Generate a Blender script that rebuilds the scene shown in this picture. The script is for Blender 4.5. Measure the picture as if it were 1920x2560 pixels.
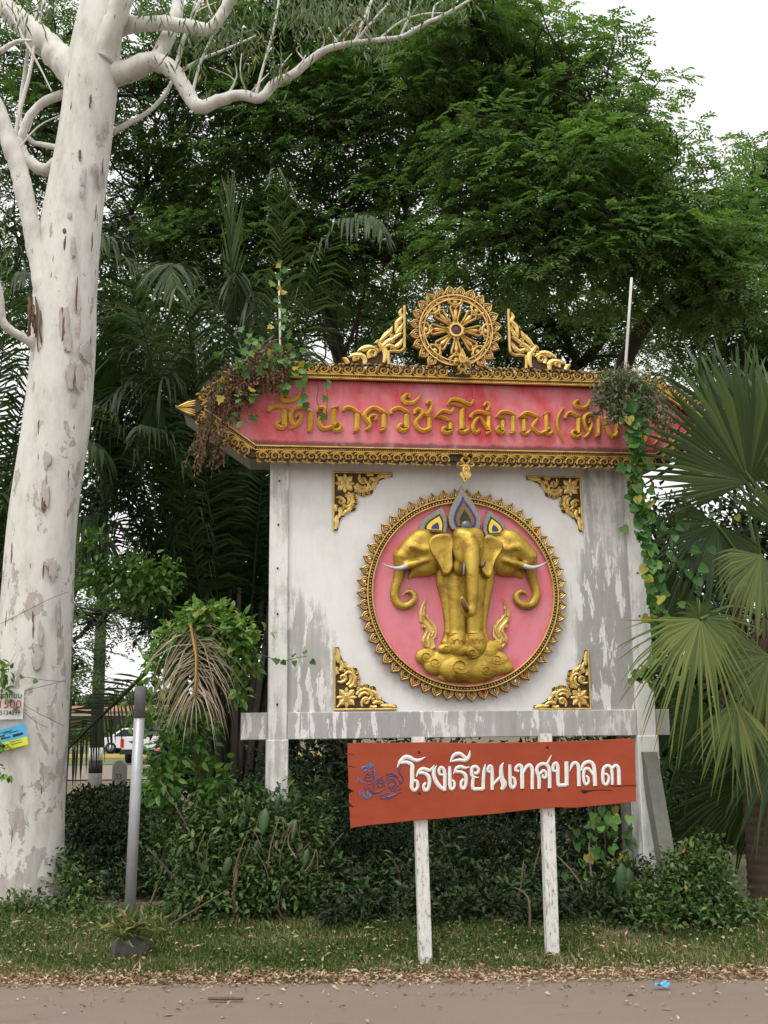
import bpy, math, random
import numpy as np
from mathutils import Vector, Matrix

for o in list(bpy.data.objects):
    bpy.data.objects.remove(o, do_unlink=True)
SC = bpy.context.scene
COL = SC.collection
R = math.radians

# ------------------------------------------------------------------ camera
F_PX, PX_W, PX_H = 2700.0, 1920.0, 2560.0
PITCH, ROLL = R(11.0), R(0.55)
CAM = Vector((0.0, 0.0, 1.6))
FWD = Vector((0, math.cos(PITCH), math.sin(PITCH)))
_r0 = Vector((1, 0, 0)); _u0 = Vector((0, -math.sin(PITCH), math.cos(PITCH)))
RIGHT = _r0 * math.cos(ROLL) - _u0 * math.sin(ROLL)
UP = _r0 * math.sin(ROLL) + _u0 * math.cos(ROLL)
cam_data = bpy.data.cameras.new('camera')
cam = bpy.data.objects.new('camera', cam_data)
COL.objects.link(cam)
cam.matrix_world = Matrix(((RIGHT.x, UP.x, -FWD.x, CAM.x), (RIGHT.y, UP.y, -FWD.y, CAM.y),
                           (RIGHT.z, UP.z, -FWD.z, CAM.z), (0, 0, 0, 1)))
cam_data.sensor_fit = 'VERTICAL'
cam_data.sensor_height = 24.0
cam_data.lens = 24.0 * F_PX / PX_H
cam_data.clip_start = 0.05
cam_data.clip_end = 3000.0
SC.camera = cam

# ------------------------------------------------------------------ sky, sun, exposure
SUN_EL, SUN_AZ = R(62), R(205)        # azimuth from +Y, clockwise: high, behind the camera
world = bpy.data.worlds.new('World'); SC.world = world
world.use_nodes = True
_n = world.node_tree.nodes; _l = world.node_tree.links
for x in list(_n): _n.remove(x)
_sky = _n.new('ShaderNodeTexSky'); _sky.sky_type = 'NISHITA'; _sky.sun_disc = False
_sky.sun_elevation = SUN_EL; _sky.sun_rotation = SUN_AZ
_sky.air_density = 1.0; _sky.dust_density = 4.0; _sky.ozone_density = 1.0
_hs = _n.new('ShaderNodeHueSaturation'); _hs.inputs['Saturation'].default_value = 0.12
_hs.inputs['Value'].default_value = 1.0
_mx = _n.new('ShaderNodeMix'); _mx.data_type = 'RGBA'; _mx.inputs[0].default_value = 0.65
_mx.inputs[7].default_value = (9.3, 9.25, 9.15, 1)      # even white cloud layer
_bg = _n.new('ShaderNodeBackground'); _bg.inputs['Strength'].default_value = 0.11
_wo = _n.new('ShaderNodeOutputWorld')
_l.new(_sky.outputs[0], _hs.inputs['Color']); _l.new(_hs.outputs[0], _mx.inputs[6])
_l.new(_mx.outputs[2], _bg.inputs['Color']); _l.new(_bg.outputs[0], _wo.inputs[0])

sun_data = bpy.data.lights.new('sun', 'SUN'); sun_data.energy = 1.2; sun_data.angle = R(25)
sun_data.color = (1.0, 0.97, 0.92)
sun = bpy.data.objects.new('sun', sun_data); COL.objects.link(sun)
_sd = Vector((math.sin(SUN_AZ) * math.cos(SUN_EL), math.cos(SUN_AZ) * math.cos(SUN_EL), math.sin(SUN_EL)))
sun.rotation_euler = _sd.to_track_quat('Z', 'Y').to_euler()
sun.location = _sd * 40

SC.view_settings.view_transform = 'Standard'
SC.view_settings.look = 'None'
SC.view_settings.exposure = 0.58
SC.view_settings.gamma = 1.0
SC.view_settings.use_curve_mapping = False
SC.render.engine = 'CYCLES'
SC.cycles.max_bounces = 7; SC.cycles.diffuse_bounces = 4; SC.cycles.glossy_bounces = 3
SC.cycles.transmission_bounces = 4; SC.cycles.transparent_max_bounces = 4
SC.cycles.use_denoising = True
SC.cycles.use_adaptive_sampling = True; SC.cycles.adaptive_threshold = 0.02
SC.cycles.caustics_reflective = False; SC.cycles.caustics_refractive = False

# ------------------------------------------------------------------ projection helpers
def ray(px, py):
    return FWD + RIGHT * ((px - PX_W / 2) / F_PX) + UP * ((PX_H / 2 - py) / F_PX)
def at(px, py, Y):
    d = ray(px, py); return CAM + d * ((Y - CAM.y) / d.y)
def mpp(Y):
    return Y / F_PX            # metres per photo pixel, roughly, at depth Y
def gz(x, y):
    "ground height"
    t = min(max((y - 7.2) / 1.6, 0), 1); t = t * t * (3 - 2 * t)
    z = 0.14 * t
    if y > 15: z -= 0.14 * min((y - 15) / 8.0, 1)
    return z

# ------------------------------------------------------------------ object helpers
def tag(o, label=None, cat=None, group=None, kind=None):
    if label: o['label'] = label
    if cat: o['category'] = cat
    if group: o['group'] = group
    if kind: o['kind'] = kind
    return o
def empty(name, loc=(0, 0, 0), rz=0.0, label=None, cat=None, group=None):
    o = bpy.data.objects.new(name, None); COL.objects.link(o)
    o.location = loc; o.rotation_euler = (0, 0, rz); o.empty_display_size = 0.1
    return tag(o, label, cat, group)
def link(name, me, parent=None, loc=None, rot=None, scale=None):
    o = bpy.data.objects.new(name, me); COL.objects.link(o)
    if parent is not None: o.parent = parent
    if loc is not None: o.location = loc
    if rot is not None: o.rotation_euler = rot
    if scale is not None: o.scale = scale
    return o
def catmull(pts, sub=3):
    pts = [np.array(p, float) for p in pts]
    if len(pts) < 3 or sub < 2: return [tuple(p) for p in pts]
    out = []
    n = len(pts)
    for i in range(n - 1):
        p0 = pts[max(i - 1, 0)]; p1 = pts[i]; p2 = pts[i + 1]; p3 = pts[min(i + 2, n - 1)]
        for k in range(sub):
            t = k / sub
            out.append(tuple(0.5 * ((2 * p1) + (-p0 + p2) * t + (2 * p0 - 5 * p1 + 4 * p2 - p3) * t * t
                                    + (-p0 + 3 * p1 - 3 * p2 + p3) * t ** 3)))
    out.append(tuple(pts[-1]))
    return out

class MB:
    def __init__(s):
        s.v = []; s.f = []; s.m = []; s.s = []
    def add(s, verts, faces, mi=0, smooth=False):
        b = len(s.v); s.v += [tuple(p) for p in verts]
        for f in faces:
            s.f.append(tuple(b + i for i in f)); s.m.append(mi); s.s.append(smooth)
        return b
    def box(s, x0, x1, y0, y1, z0, z1, mi=0):
        s.add([(x0, y0, z0), (x1, y0, z0), (x1, y1, z0), (x0, y1, z0), (x0, y0, z1), (x1, y0, z1), (x1, y1, z1), (x0, y1, z1)],
              [(0, 3, 2, 1), (4, 5, 6, 7), (0, 1, 5, 4), (1, 2, 6, 5), (2, 3, 7, 6), (3, 0, 4, 7)], mi)
    def cbox(s, x0, x1, y0, y1, z0, z1, c, mi=0):
        "box with chamfered vertical and front edges"
        def loop(y, k):
            a = k
            return [(x0 + a, y, z0), (x1 - a, y, z0), (x1, y, z0 + a), (x1, y, z1 - a), (x1 - a, y, z1), (x0 + a, y, z1), (x0, y, z1 - a), (x0, y, z0 + a)]
        inn = [(x0 + c, y0, z0 + c), (x1 - c, y0, z0 + c), (x1 - c, y0, z0 + c), (x1 - c, y0, z1 - c), (x1 - c, y0, z1 - c), (x0 + c, y0, z1 - c), (x0 + c, y0, z1 - c), (x0 + c, y0, z0 + c)]
        A = [(x0 + c, y0, z0 + c), (x1 - c, y0, z0 + c), (x1 - c, y0, z1 - c), (x0 + c, y0, z1 - c)]
        B = [(x0, y0 + c, z0), (x1, y0 + c, z0), (x1, y0 + c, z1), (x0, y0 + c, z1)]
        C = [(x0, y1, z0), (x1, y1, z0), (x1, y1, z1), (x0, y1, z1)]
        fs = [(0, 1, 2, 3)]
        for i in range(4):
            j = (i + 1) % 4
            fs.append((i, 4 + i, 4 + j, j)); fs.append((4 + i, 8 + i, 8 + j, 4 + j))
        fs.append((11, 10, 9, 8))
        s.add(A + B + C, fs, mi)
    def tube(s, pts, rad, n=8, caps=True, mi=0, smooth=True, squash=None):
        pts = [Vector(p) for p in pts]
        if not hasattr(rad, '__len__'): rad = [rad] * len(pts)
        T = []
        for i in range(len(pts)):
            a = pts[max(i - 1, 0)]; b = pts[min(i + 1, len(pts) - 1)]
            t = (b - a); T.append(t.normalized() if t.length > 1e-9 else Vector((0, 0, 1)))
        ref = Vector((0, 1, 0)) if abs(T[0].y) < 0.9 else Vector((1, 0, 0))
        nrm = (ref - T[0] * ref.dot(T[0])).normalized()
        vs = []
        for i, p in enumerate(pts):
            nrm = (nrm - T[i] * nrm.dot(T[i]))
            nrm = nrm.normalized() if nrm.length > 1e-6 else T[i].orthogonal().normalized()
            bn = T[i].cross(nrm)
            for k in range(n):
                a = 2 * math.pi * k / n
                vs.append(p + (nrm * math.cos(a) + bn * math.sin(a)) * rad[i])
        fs = []
        for i in range(len(pts) - 1):
            for k in range(n):
                k2 = (k + 1) % n
                fs.append((i * n + k, i * n + k2, (i + 1) * n + k2, (i + 1) * n + k))
        if caps:
            fs.append(tuple(range(n - 1, -1, -1))); b = (len(pts) - 1) * n
            fs.append(tuple(b + k for k in range(n)))
        s.add(vs, fs, mi, smooth)
    def ellipsoid(s, c, r, nu=16, nv=10, mi=0, rot=None):
        vs = []; c = Vector(c)
        for j in range(nv + 1):
            th = math.pi * j / nv
            for i in range(nu):
                ph = 2 * math.pi * i / nu
                p = Vector((r[0] * math.sin(th) * math.cos(ph), r[1] * math.sin(th) * math.sin(ph), r[2] * math.cos(th)))
                if rot is not None: p = rot @ p
                vs.append(c + p)
        # collapse poles
        fs = []
        for j in range(nv):
            for i in range(nu):
                i2 = (i + 1) % nu
                a, b, cc, d = j * nu + i, (j + 1) * nu + i, (j + 1) * nu + i2, j * nu + i2
                if j == 0: fs.append((0, b, cc))
                elif j == nv - 1: fs.append((a, (nv) * nu, d))
                else: fs.append((a, b, cc, d))
        s.add(vs, fs, mi, True)
    # ---- wall-plane shapes: (x, z) in the plane, depth d towards the viewer (local y = -d)
    def plate(s, poly, d0, d1, mi=0, bev=0.0):
        n = len(poly)
        if bev > 0:
            cx = sum(p[0] for p in poly) / n; cz = sum(p[1] for p in poly) / n
            inn = []
            for i in range(n):
                a = Vector(poly[i - 1]); b = Vector(poly[i]); c = Vector(poly[(i + 1) % n])
                e1 = (b - a); e2 = (c - b)
                if e1.length < 1e-9 or e2.length < 1e-9: inn.append(tuple(b)); continue
                n1 = Vector((-e1.y, e1.x)).normalized(); n2 = Vector((-e2.y, e2.x)).normalized()
                m = n1 + n2
                m = m / max(m.length_squared, 0.5) * 2 if m.length > 1e-6 else n1
                inn.append((b.x + m.x * 0.5 * bev * POLYSIGN(poly), b.y + m.y * 0.5 * bev * POLYSIGN(poly)))
            vs = [(x, -d0, z) for x, z in poly] + [(x, -(d1 - bev), z) for x, z in poly] + [(x, -d1, z) for x, z in inn]
            fs = [tuple(range(2 * n, 3 * n)), tuple(range(n - 1, -1, -1))]
            for i in range(n):
                j = (i + 1) % n
                fs.append((i, j, n + j, n + i)); fs.append((n + i, n + j, 2 * n + j, 2 * n + i))
            s.add(vs, fs, mi)
        else:
            vs = [(x, -d0, z) for x, z in poly] + [(x, -d1, z) for x, z in poly]
            fs = [tuple(range(n, 2 * n)), tuple(range(n - 1, -1, -1))]
            for i in range(n):
                j = (i + 1) % n
                fs.append((i, j, n + j, n + i))
            s.add(vs, fs, mi)
    def ridge(s, pts, d0, side, top, mi=0, sub=3, flat=0.0, smooth=False):
        "stroke of varying width (x, z, w) with straight sides and a raised spine"
        pts = catmull(pts, sub)
        n = len(pts); vs = []
        for i, (x, z, w) in enumerate(pts):
            a = pts[max(i - 1, 0)]; b = pts[min(i + 1, n - 1)]
            tx, tz = b[0] - a[0], b[1] - a[1]; L = math.hypot(tx, tz) or 1.0
            nx, nz = -tz / L, tx / L; w = max(w, 1e-4) / 2
            k = min(1.0, 0.35 + w / 0.012)
            vs += [(x + nx * w, -d0, z + nz * w), (x + nx * w, -(d0 + side), z + nz * w),
                   (x + nx * w * flat, -(d0 + side + top * k), z + nz * w * flat), (x - nx * w * flat, -(d0 + side + top * k), z - nz * w * flat),
                   (x - nx * w, -(d0 + side), z - nz * w), (x - nx * w, -d0, z - nz * w)]
        fs = []
        for i in range(n - 1):
            for k in range(5):
                if k == 2 and flat == 0: continue
                fs.append((i * 6 + k, (i + 1) * 6 + k, (i + 1) * 6 + k + 1, i * 6 + k + 1))
        fs.append((0, 1, 2, 3, 4, 5) if flat else (0, 1, 2, 4, 5)); b = (n - 1) * 6
        fs.append((b + 5, b + 4, b + 3, b + 2, b + 1, b) if flat else (b + 5, b + 4, b + 2, b + 1, b))
        s.add(vs, fs, mi, smooth)
    def mesh(s, name, mats):
        me = bpy.data.meshes.new(name); me.from_pydata(s.v, [], s.f)
        for m in (mats if isinstance(mats, (list, tuple)) else [mats]): me.materials.append(m)
        me.polygons.foreach_set('material_index', s.m); me.polygons.foreach_set('use_smooth', s.s)
        me.update(); return me
    def build(s, name, mats, parent=None, **k):
        return link(name, s.mesh(name, mats), parent, **k)
def POLYSIGN(poly):
    a = sum(poly[i][0] * poly[(i + 1) % len(poly)][1] - poly[(i + 1) % len(poly)][0] * poly[i][1] for i in range(len(poly)))
    return 1.0 if a > 0 else -1.0

def tri_mesh(name, V, T, mat, tint=None, smooth=False):
    me = bpy.data.meshes.new(name)
    V = np.ascontiguousarray(V, np.float32).reshape(-1, 3); T = np.ascontiguousarray(T, np.int32).reshape(-1, 3)
    me.vertices.add(len(V)); me.vertices.foreach_set('co', V.ravel())
    me.loops.add(T.size); me.loops.foreach_set('vertex_index', T.ravel())
    me.polygons.add(len(T)); me.polygons.foreach_set('loop_start', np.arange(0, T.size, 3, dtype=np.int32))
    me.update(calc_edges=True)
    if smooth: me.polygons.foreach_set('use_smooth', np.ones(len(T), bool))
    if tint is not None:
        a = me.attributes.new('tint', 'FLOAT', 'POINT'); a.data.foreach_set('value', np.ascontiguousarray(tint, np.float32))
    me.materials.append(mat)
    return me

def unit(v):
    return v / np.maximum(np.linalg.norm(v, axis=-1, keepdims=True), 1e-9)
def leaf_arrays(P, D, N, L, W, curl=0.25, fold=0.18, near=False):
    P = np.asarray(P, float); D = unit(np.asarray(D, float)); N = np.asarray(N, float)
    N = unit(N - D * (N * D).sum(1, keepdims=True)); S = np.cross(D, N)
    n = len(P); L = np.broadcast_to(np.asarray(L, float), (n,))[:, None]; W = np.broadcast_to(np.asarray(W, float), (n,))[:, None]
    if not near:
        V = np.stack([P, P + D * .42 * L + S * W / 2 + N * fold * W, P + D * L - N * curl * L, P + D * .42 * L - S * W / 2 + N * fold * W], 1)
        T = np.array([[0, 1, 2], [0, 2, 3]])
    else:
        def m(t, s, c): return P + D * t * L + S * s * W + N * (fold * W * abs(s) * 2 - c * L)
        V = np.stack([P, m(.25, .42, .02), m(.25, 0, .03), m(.25, -.42, .02), m(.62, .40, curl * .35), m(.62, 0, curl * .4), m(.62, -.40, curl * .35), m(1, 0, curl)], 1)
        T = np.array([[0, 1, 2], [0, 2, 3], [1, 4, 5], [1, 5, 2], [2, 5, 6], [2, 6, 3], [4, 7, 5], [5, 7, 6]])
    k = V.shape[1]
    TT = (T[None] + (np.arange(n) * k)[:, None, None]).reshape(-1, 3)
    return V.reshape(-1, 3), TT, k
def leaf_obj(name, P, D, N, L, W, tint, mat, parent=None, curl=0.25, fold=0.18, near=False):
    V, T, k = leaf_arrays(P, D, N, L, W, curl, fold, near)
    me = tri_mesh(name, V, T, mat, np.repeat(np.broadcast_to(tint, (len(P),)), k))
    return link(name, me, parent)
def rnd_dirs(rng, n, up=0.0, flat=1.0):
    d = rng.normal(size=(n, 3)); d[:, 2] *= flat; d = unit(d); d[:, 2] += up
    return unit(d)
# ------------------------------------------------------------------ materials
def newmat(name):
    m = bpy.data.materials.new(name); m.use_nodes = True
    nt = m.node_tree; b = nt.nodes['Principled BSDF']
    return m, nt, b
def N_(nt, t, **k):
    n = nt.nodes.new(t)
    for a, v in k.items(): setattr(n, a, v)
    return n
def ramp(nt, fac, stops, interp='LINEAR'):
    r = N_(nt, 'ShaderNodeValToRGB'); r.color_ramp.interpolation = interp
    el = r.color_ramp.elements
    while len(el) < len(stops): el.new(0.5)
    for e, (p, c) in zip(el, stops):
        e.position = p; e.color = c if len(c) == 4 else (*c, 1)
    if fac is not None: nt.links.new(fac, r.inputs[0])
    return r
def noise(nt, scale, detail=4, rough=0.55, vec=None, dist=0.0):
    n = N_(nt, 'ShaderNodeTexNoise'); n.inputs['Scale'].default_value = scale
    n.inputs['Detail'].default_value = detail; n.inputs['Roughness'].default_value = rough
    n.inputs['Distortion'].default_value = dist
    if vec is not None: nt.links.new(vec, n.inputs['Vector'])
    return n
def mapping(nt, scale=(1, 1, 1), coord='Object', loc=(0, 0, 0)):
    tc = N_(nt, 'ShaderNodeTexCoord'); mp = N_(nt, 'ShaderNodeMapping')
    mp.inputs['Scale'].default_value = scale; mp.inputs['Location'].default_value = loc
    nt.links.new(tc.outputs[coord], mp.inputs[0]); return mp.outputs[0]
def mix(nt, fac, a, b, blend='MIX'):
    m = N_(nt, 'ShaderNodeMix', data_type='RGBA', blend_type=blend)
    for sock, v in ((m.inputs[0], fac), (m.inputs[6], a), (m.inputs[7], b)):
        if hasattr(v, 'links') or hasattr(v, 'is_linked'): nt.links.new(v, sock)
        else: sock.default_value = v if not hasattr(v, '__len__') else ((*v, 1) if len(v) == 3 else v)
    return m.outputs[2]
def math_(nt, op, a, b=None, clamp=False):
    m = N_(nt, 'ShaderNodeMath', operation=op); m.use_clamp = clamp
    for i, v in enumerate((a, b)):
        if v is None: continue
        if hasattr(v, 'is_linked'): nt.links.new(v, m.inputs[i])
        else: m.inputs[i].default_value = v
    return m.outputs[0]
def bump(nt, b, h, strength=0.3, dist=0.01):
    bp = N_(nt, 'ShaderNodeBump'); bp.inputs['Strength'].default_value = strength; bp.inputs['Distance'].default_value = dist
    nt.links.new(h, bp.inputs['Height']); nt.links.new(bp.outputs[0], b.inputs['Normal']); return bp

def simple(name, col, rough=0.6, var=0.12, scale=8.0, metal=0.0, bmp=0.15, spec=0.4):
    m, nt, b = newmat(name)
    v = mapping(nt)
    n = noise(nt, scale, 5, 0.6, v)
    c = mix(nt, n.outputs[0], tuple(x * (1 - var) for x in col), tuple(min(1, x * (1 + var)) for x in col))
    nt.links.new(c, b.inputs['Base Color'])
    b.inputs['Roughness'].default_value = rough; b.inputs['Metallic'].default_value = metal
    b.inputs['Specular IOR Level'].default_value = spec
    if bmp:
        n2 = noise(nt, scale * 6, 4, 0.6, v); bump(nt, b, n2.outputs[0], bmp, 0.004)
    return m

def leafmat(name, stops, trans=0.3, rough=0.5, spec=0.35, tboost=1.25):
    "colour runs with each leaf's own tint"
    m, nt, b = newmat(name)
    at_ = N_(nt, 'ShaderNodeAttribute', attribute_name='tint')
    r = ramp(nt, at_.outputs['Fac'], stops)
    nt.links.new(r.outputs[0], b.inputs['Base Color'])
    b.inputs['Roughness'].default_value = rough; b.inputs['Specular IOR Level'].default_value = spec
    tr = N_(nt, 'ShaderNodeBsdfTranslucent')
    tc = mix(nt, 1.0, r.outputs[0], (tboost * 1.0, tboost * 1.15, tboost * 0.6), 'MULTIPLY')
    nt.links.new(tc, tr.inputs[0])
    ms = N_(nt, 'ShaderNodeMixShader'); ms.inputs[0].default_value = trans
    out = nt.nodes['Material Output']
    nt.links.new(b.outputs[0], ms.inputs[1]); nt.links.new(tr.outputs[0], ms.inputs[2]); nt.links.new(ms.outputs[0], out.inputs[0])
    return m

M = {}
GRIME_Z = 3.785
def gold(name, base, dark, scale=60, rough=0.34, metal=0.55):
    m, nt, b = newmat(name)
    v = mapping(nt)
    n = noise(nt, scale * .25, 6, 0.65, v); n2 = noise(nt, scale * 2.2, 3, 0.6, v)
    c = mix(nt, ramp(nt, n.outputs[0], [(0.34, (0, 0, 0)), (0.52, (1, 1, 1))]).outputs[0], dark, base)
    nt.links.new(c, b.inputs['Base Color'])
    b.inputs['Metallic'].default_value = metal
    rr = ramp(nt, n2.outputs[0], [(0.3, (rough - .08,) * 3), (0.7, (rough + .16,) * 3)])
    nt.links.new(rr.outputs[0], b.inputs['Roughness'])
    bump(nt, b, n2.outputs[0], 0.45, 0.004)
    return m
M['gold'] = gold('gold_paint', (0.80, 0.57, 0.19), (0.54, 0.34, 0.08))
M['gold_elephant'] = gold('gold_plaster', (0.56, 0.385, 0.065), (0.30, 0.175, 0.028), 26, 0.40, 0.64)
def wrinkle(m):
    nt = m.node_tree; b = nt.nodes['Principled BSDF']
    w = noise(nt, 26, 6, 0.7, mapping(nt, (1, 1, 1.6)), 1.2); g = noise(nt, 7, 4, 0.6, mapping(nt), .5)
    bp = bump(nt, b, math_(nt, 'ADD', w.outputs[0], math_(nt, 'MULTIPLY', g.outputs[0], 1.0)), 0.55, 0.010)
wrinkle(M['gold_elephant'])
M['gold_letter'] = gold('gold_letter', (0.78, 0.55, 0.085), (0.62, 0.40, 0.055), 30, 0.34, 0.36)
M['recess'] = simple('recess_brown', (0.055, 0.030, 0.012), 0.7, 0.3, 20)
M['recess_red'] = simple('recess_oxblood', (0.20, 0.028, 0.022), 0.6, 0.3, 20)
M['tusk'] = simple('tusk_white', (0.55, 0.55, 0.56), 0.4, 0.15, 30)
M['pewter'] = simple('pewter', (0.12, 0.12, 0.12), 0.35, 0.3, 30, 0.6)
M['trunk_tip'] = simple('worn_purple', (0.10, 0.045, 0.04), 0.5, 0.3, 30)
M['mirror'] = simple('mirror_glass', (0.36, 0.36, 0.38), 0.12, 0.1, 30, 0.85, 0)
M['jewel_white'] = simple('jewel_white', (0.85, 0.86, 0.88), 0.12, 0.05, 30, 0.3, 0)
M['jewel_red'] = simple('jewel_red', (0.65, 0.03, 0.015), 0.12, 0.1, 30, 0.2, 0)
M['jewel_green'] = simple('jewel_green', (0.02, 0.22, 0.07), 0.12, 0.1, 30, 0.2, 0)
M['jewel_blue'] = simple('jewel_blue', (0.07, 0.20, 0.60), 0.12, 0.1, 30, 0.2, 0)
M['mosaic_grey'] = simple('mosaic_grey', (0.25, 0.225, 0.19), 0.25, 0.5, 45, 0.35, 0.2)
M['mosaic_blue'] = simple('mosaic_blue', (0.035, 0.045, 0.20), 0.2, 0.35, 40, 0.3, 0.2)
M['mosaic_bronze'] = simple('mosaic_bronze', (0.22, 0.12, 0.035), 0.25, 0.3, 40, 0.45, 0.2)
M['mosaic_green'] = simple('mosaic_green', (0.018, 0.038, 0.030), 0.2, 0.3, 40, 0.3, 0.2)
M['mosaic_gold'] = simple('mosaic_gold', (0.80, 0.55, 0.06), 0.2, 0.25, 40, 0.5, 0.2)

def red_paint(name, red, pale, lo=0.42, hi=0.72, grime=False):
    m, nt, b = newmat(name)
    v = mapping(nt)
    n = noise(nt, 1.6, 7, 0.62, v, 0.6); n2 = noise(nt, 7, 5, 0.6, mapping(nt, (1, 1, 0.45)))
    f = math_(nt, 'MULTIPLY', n.outputs[0], math_(nt, 'ADD', n2.outputs[0], 0.5))
    r = ramp(nt, f, [(lo, red), (hi, pale)])
    n3 = noise(nt, 45, 4, 0.6, v)
    c = mix(nt, ramp(nt, n3.outputs[0], [(0.62, (0, 0, 0)), (0.75, (0.35,) * 3)]).outputs[0], r.outputs[0], tuple(x * .9 + .06 for x in pale))
    if grime:      # dirt line the rain leaves along the foot of the panel, and chalky runs
        sep = N_(nt, 'ShaderNodeSeparateXYZ'); nt.links.new(v, sep.inputs[0])
        mr_ = N_(nt, 'ShaderNodeMapRange'); mr_.inputs['From Min'].default_value = GRIME_Z; mr_.inputs['From Max'].default_value = GRIME_Z + .06
        mr_.inputs['To Min'].default_value = 0.62; mr_.inputs['To Max'].default_value = -0.25; nt.links.new(sep.outputs[2], mr_.inputs['Value'])
        gn = noise(nt, 9, 7, 0.7, mapping(nt, (1, 1, 0.5)))
        gm = ramp(nt, math_(nt, 'ADD', mr_.outputs[0], gn.outputs[0]), [(0.62, (0, 0, 0)), (0.95, (0.85,) * 3)])
        c = mix(nt, gm.outputs[0], c, (0.10, 0.035, 0.03))
        ch = ramp(nt, noise(nt, 2.4, 8, 0.72, mapping(nt, (2.6, 2.6, 0.8), loc=(4, 0, 8))).outputs[0], [(0.56, (0, 0, 0)), (0.70, (0.55,) * 3)])
        c = mix(nt, ch.outputs[0], c, (0.66, 0.33, 0.36))
    nt.links.new(c, b.inputs['Base Color']); b.inputs['Roughness'].default_value = 0.55
    bump(nt, b, n3.outputs[0], 0.25, 0.004)
    return m
M['header_red'] = red_paint('header_red', (0.58, 0.042, 0.055), (0.64, 0.19, 0.22), 0.36, 0.58, True)
M['disc_pink'] = red_paint('disc_pink', (0.68, 0.11, 0.13), (0.70, 0.22, 0.27), 0.30, 0.55)

def wall_white(name, grey_amt, streak=1.0, xs=None):
    """weathered white paint: grey lichen blooms with ragged edges, flakes, streaks"""
    m, nt, b = newmat(name)
    v = mapping(nt); vs = mapping(nt, (11.0, 11.0, 0.55)); 
    sep = N_(nt, 'ShaderNodeSeparateXYZ'); nt.links.new(v, sep.inputs[0])
    big = noise(nt, 1.1, 6, 0.6, v, 0.4); st = noise(nt, 1.5, 6, 0.62, vs); fine = noise(nt, 30, 7, 0.78, mapping(nt, (1, 1, 0.35)))
    f = math_(nt, 'ADD', math_(nt, 'MULTIPLY', big.outputs[0], 0.55), math_(nt, 'MULTIPLY', st.outputs[0], 0.45 * streak))
    f = math_(nt, 'ADD', f, math_(nt, 'MULTIPLY', fine.outputs[0], 0.30))
    if xs is not None:   # blooms sit towards both sides and the foot of the panel
        ax = math_(nt, 'ABSOLUTE', math_(nt, 'SUBTRACT', sep.outputs[0], xs[0]))
        side = N_(nt, 'ShaderNodeMapRange'); side.inputs['From Min'].default_value = xs[1]; side.inputs['From Max'].default_value = xs[2]
        side.inputs['To Min'].default_value = -0.42; side.inputs['To Max'].default_value = 0.10
        nt.links.new(ax, side.inputs['Value'])
        f = math_(nt, 'ADD', f, side.outputs[0])
        hz = N_(nt, 'ShaderNodeMapRange'); hz.inputs['From Min'].default_value = xs[3]; hz.inputs['From Max'].default_value = xs[4]
        hz.inputs['To Min'].default_value = 0.06; hz.inputs['To Max'].default_value = -0.18
        nt.links.new(sep.outputs[2], hz.inputs['Value'])
        f = math_(nt, 'ADD', f, hz.outputs[0])
        rx = N_(nt, 'ShaderNodeMapRange'); rx.inputs['From Min'].default_value = 0.8; rx.inputs['From Max'].default_value = 1.15
        rx.inputs['To Min'].default_value = 0.0; rx.inputs['To Max'].default_value = 0.13; nt.links.new(sep.outputs[0], rx.inputs['Value'])
        f = math_(nt, 'ADD', f, rx.outputs[0])
        lx = N_(nt, 'ShaderNodeMapRange'); lx.inputs['From Min'].default_value = -0.7; lx.inputs['From Max'].default_value = -1.0
        lz = N_(nt, 'ShaderNodeMapRange'); lz.inputs['From Min'].default_value = 2.35; lz.inputs['From Max'].default_value = 2.85
        lz.inputs['To Min'].default_value = 0.0; lz.inputs['To Max'].default_value = -0.30
        nt.links.new(sep.outputs[0], lx.inputs['Value']); nt.links.new(sep.outputs[2], lz.inputs['Value'])
        f = math_(nt, 'ADD', f, math_(nt, 'MULTIPLY', lx.outputs[0], lz.outputs[0]))
    k = 0.78 - grey_amt
    mask = ramp(nt, f, [(k, (0, 0, 0)), (k + 0.10, (0.75,) * 3), (k + 0.22, (1, 1, 1))])
    flake = ramp(nt, noise(nt, 7, 7, 0.68, mapping(nt, (1.9, 1.9, 0.38), loc=(3, 1, 2)), 0.3).outputs[0], [(0.545, (0, 0, 0)), (0.56, (1, 1, 1))])
    mask2 = mix(nt, flake.outputs[0], mask.outputs[0], (0.06, 0.06, 0.06))
    grey = mix(nt, fine.outputs[0], (0.24, 0.235, 0.22), (0.47, 0.465, 0.45))
    yel = ramp(nt, noise(nt, 2.3, 5, 0.6, v).outputs[0], [(0.45, (0.77, 0.765, 0.75)), (0.72, (0.66, 0.645, 0.58))])
    c = mix(nt, mask2, yel.outputs[0], grey)
    blk = ramp(nt, noise(nt, 18, 6, 0.75, mapping(nt, (1, 1, 0.4), loc=(7, 2, 5))).outputs[0], [(0.68, (0, 0, 0)), (0.76, (1, 1, 1))])
    c = mix(nt, math_(nt, 'MULTIPLY', blk.outputs[0], mask.outputs[0]), c, (0.10, 0.10, 0.09))
    nt.links.new(c, b.inputs['Base Color']); b.inputs['Roughness'].default_value = 0.8
    bump(nt, b, math_(nt, 'ADD', fine.outputs[0], flake.outputs[0]), 0.25, 0.004)
    return m
M['wall'] = wall_white('white_panel_paint', 0.14, 1.0, (0.05, 0.80, 1.18, 2.2, 3.3))
M['pillar'] = wall_white('pillar_paint', 0.17, 0.9)
M['beam'] = wall_white('beam_paint', 0.36, 0.7)
M['strut'] = simple('bare_concrete', (0.19, 0.19, 0.165), 0.85, 0.4, 14, bmp=0.4)
M['tip_gold'] = M['gold']
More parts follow.
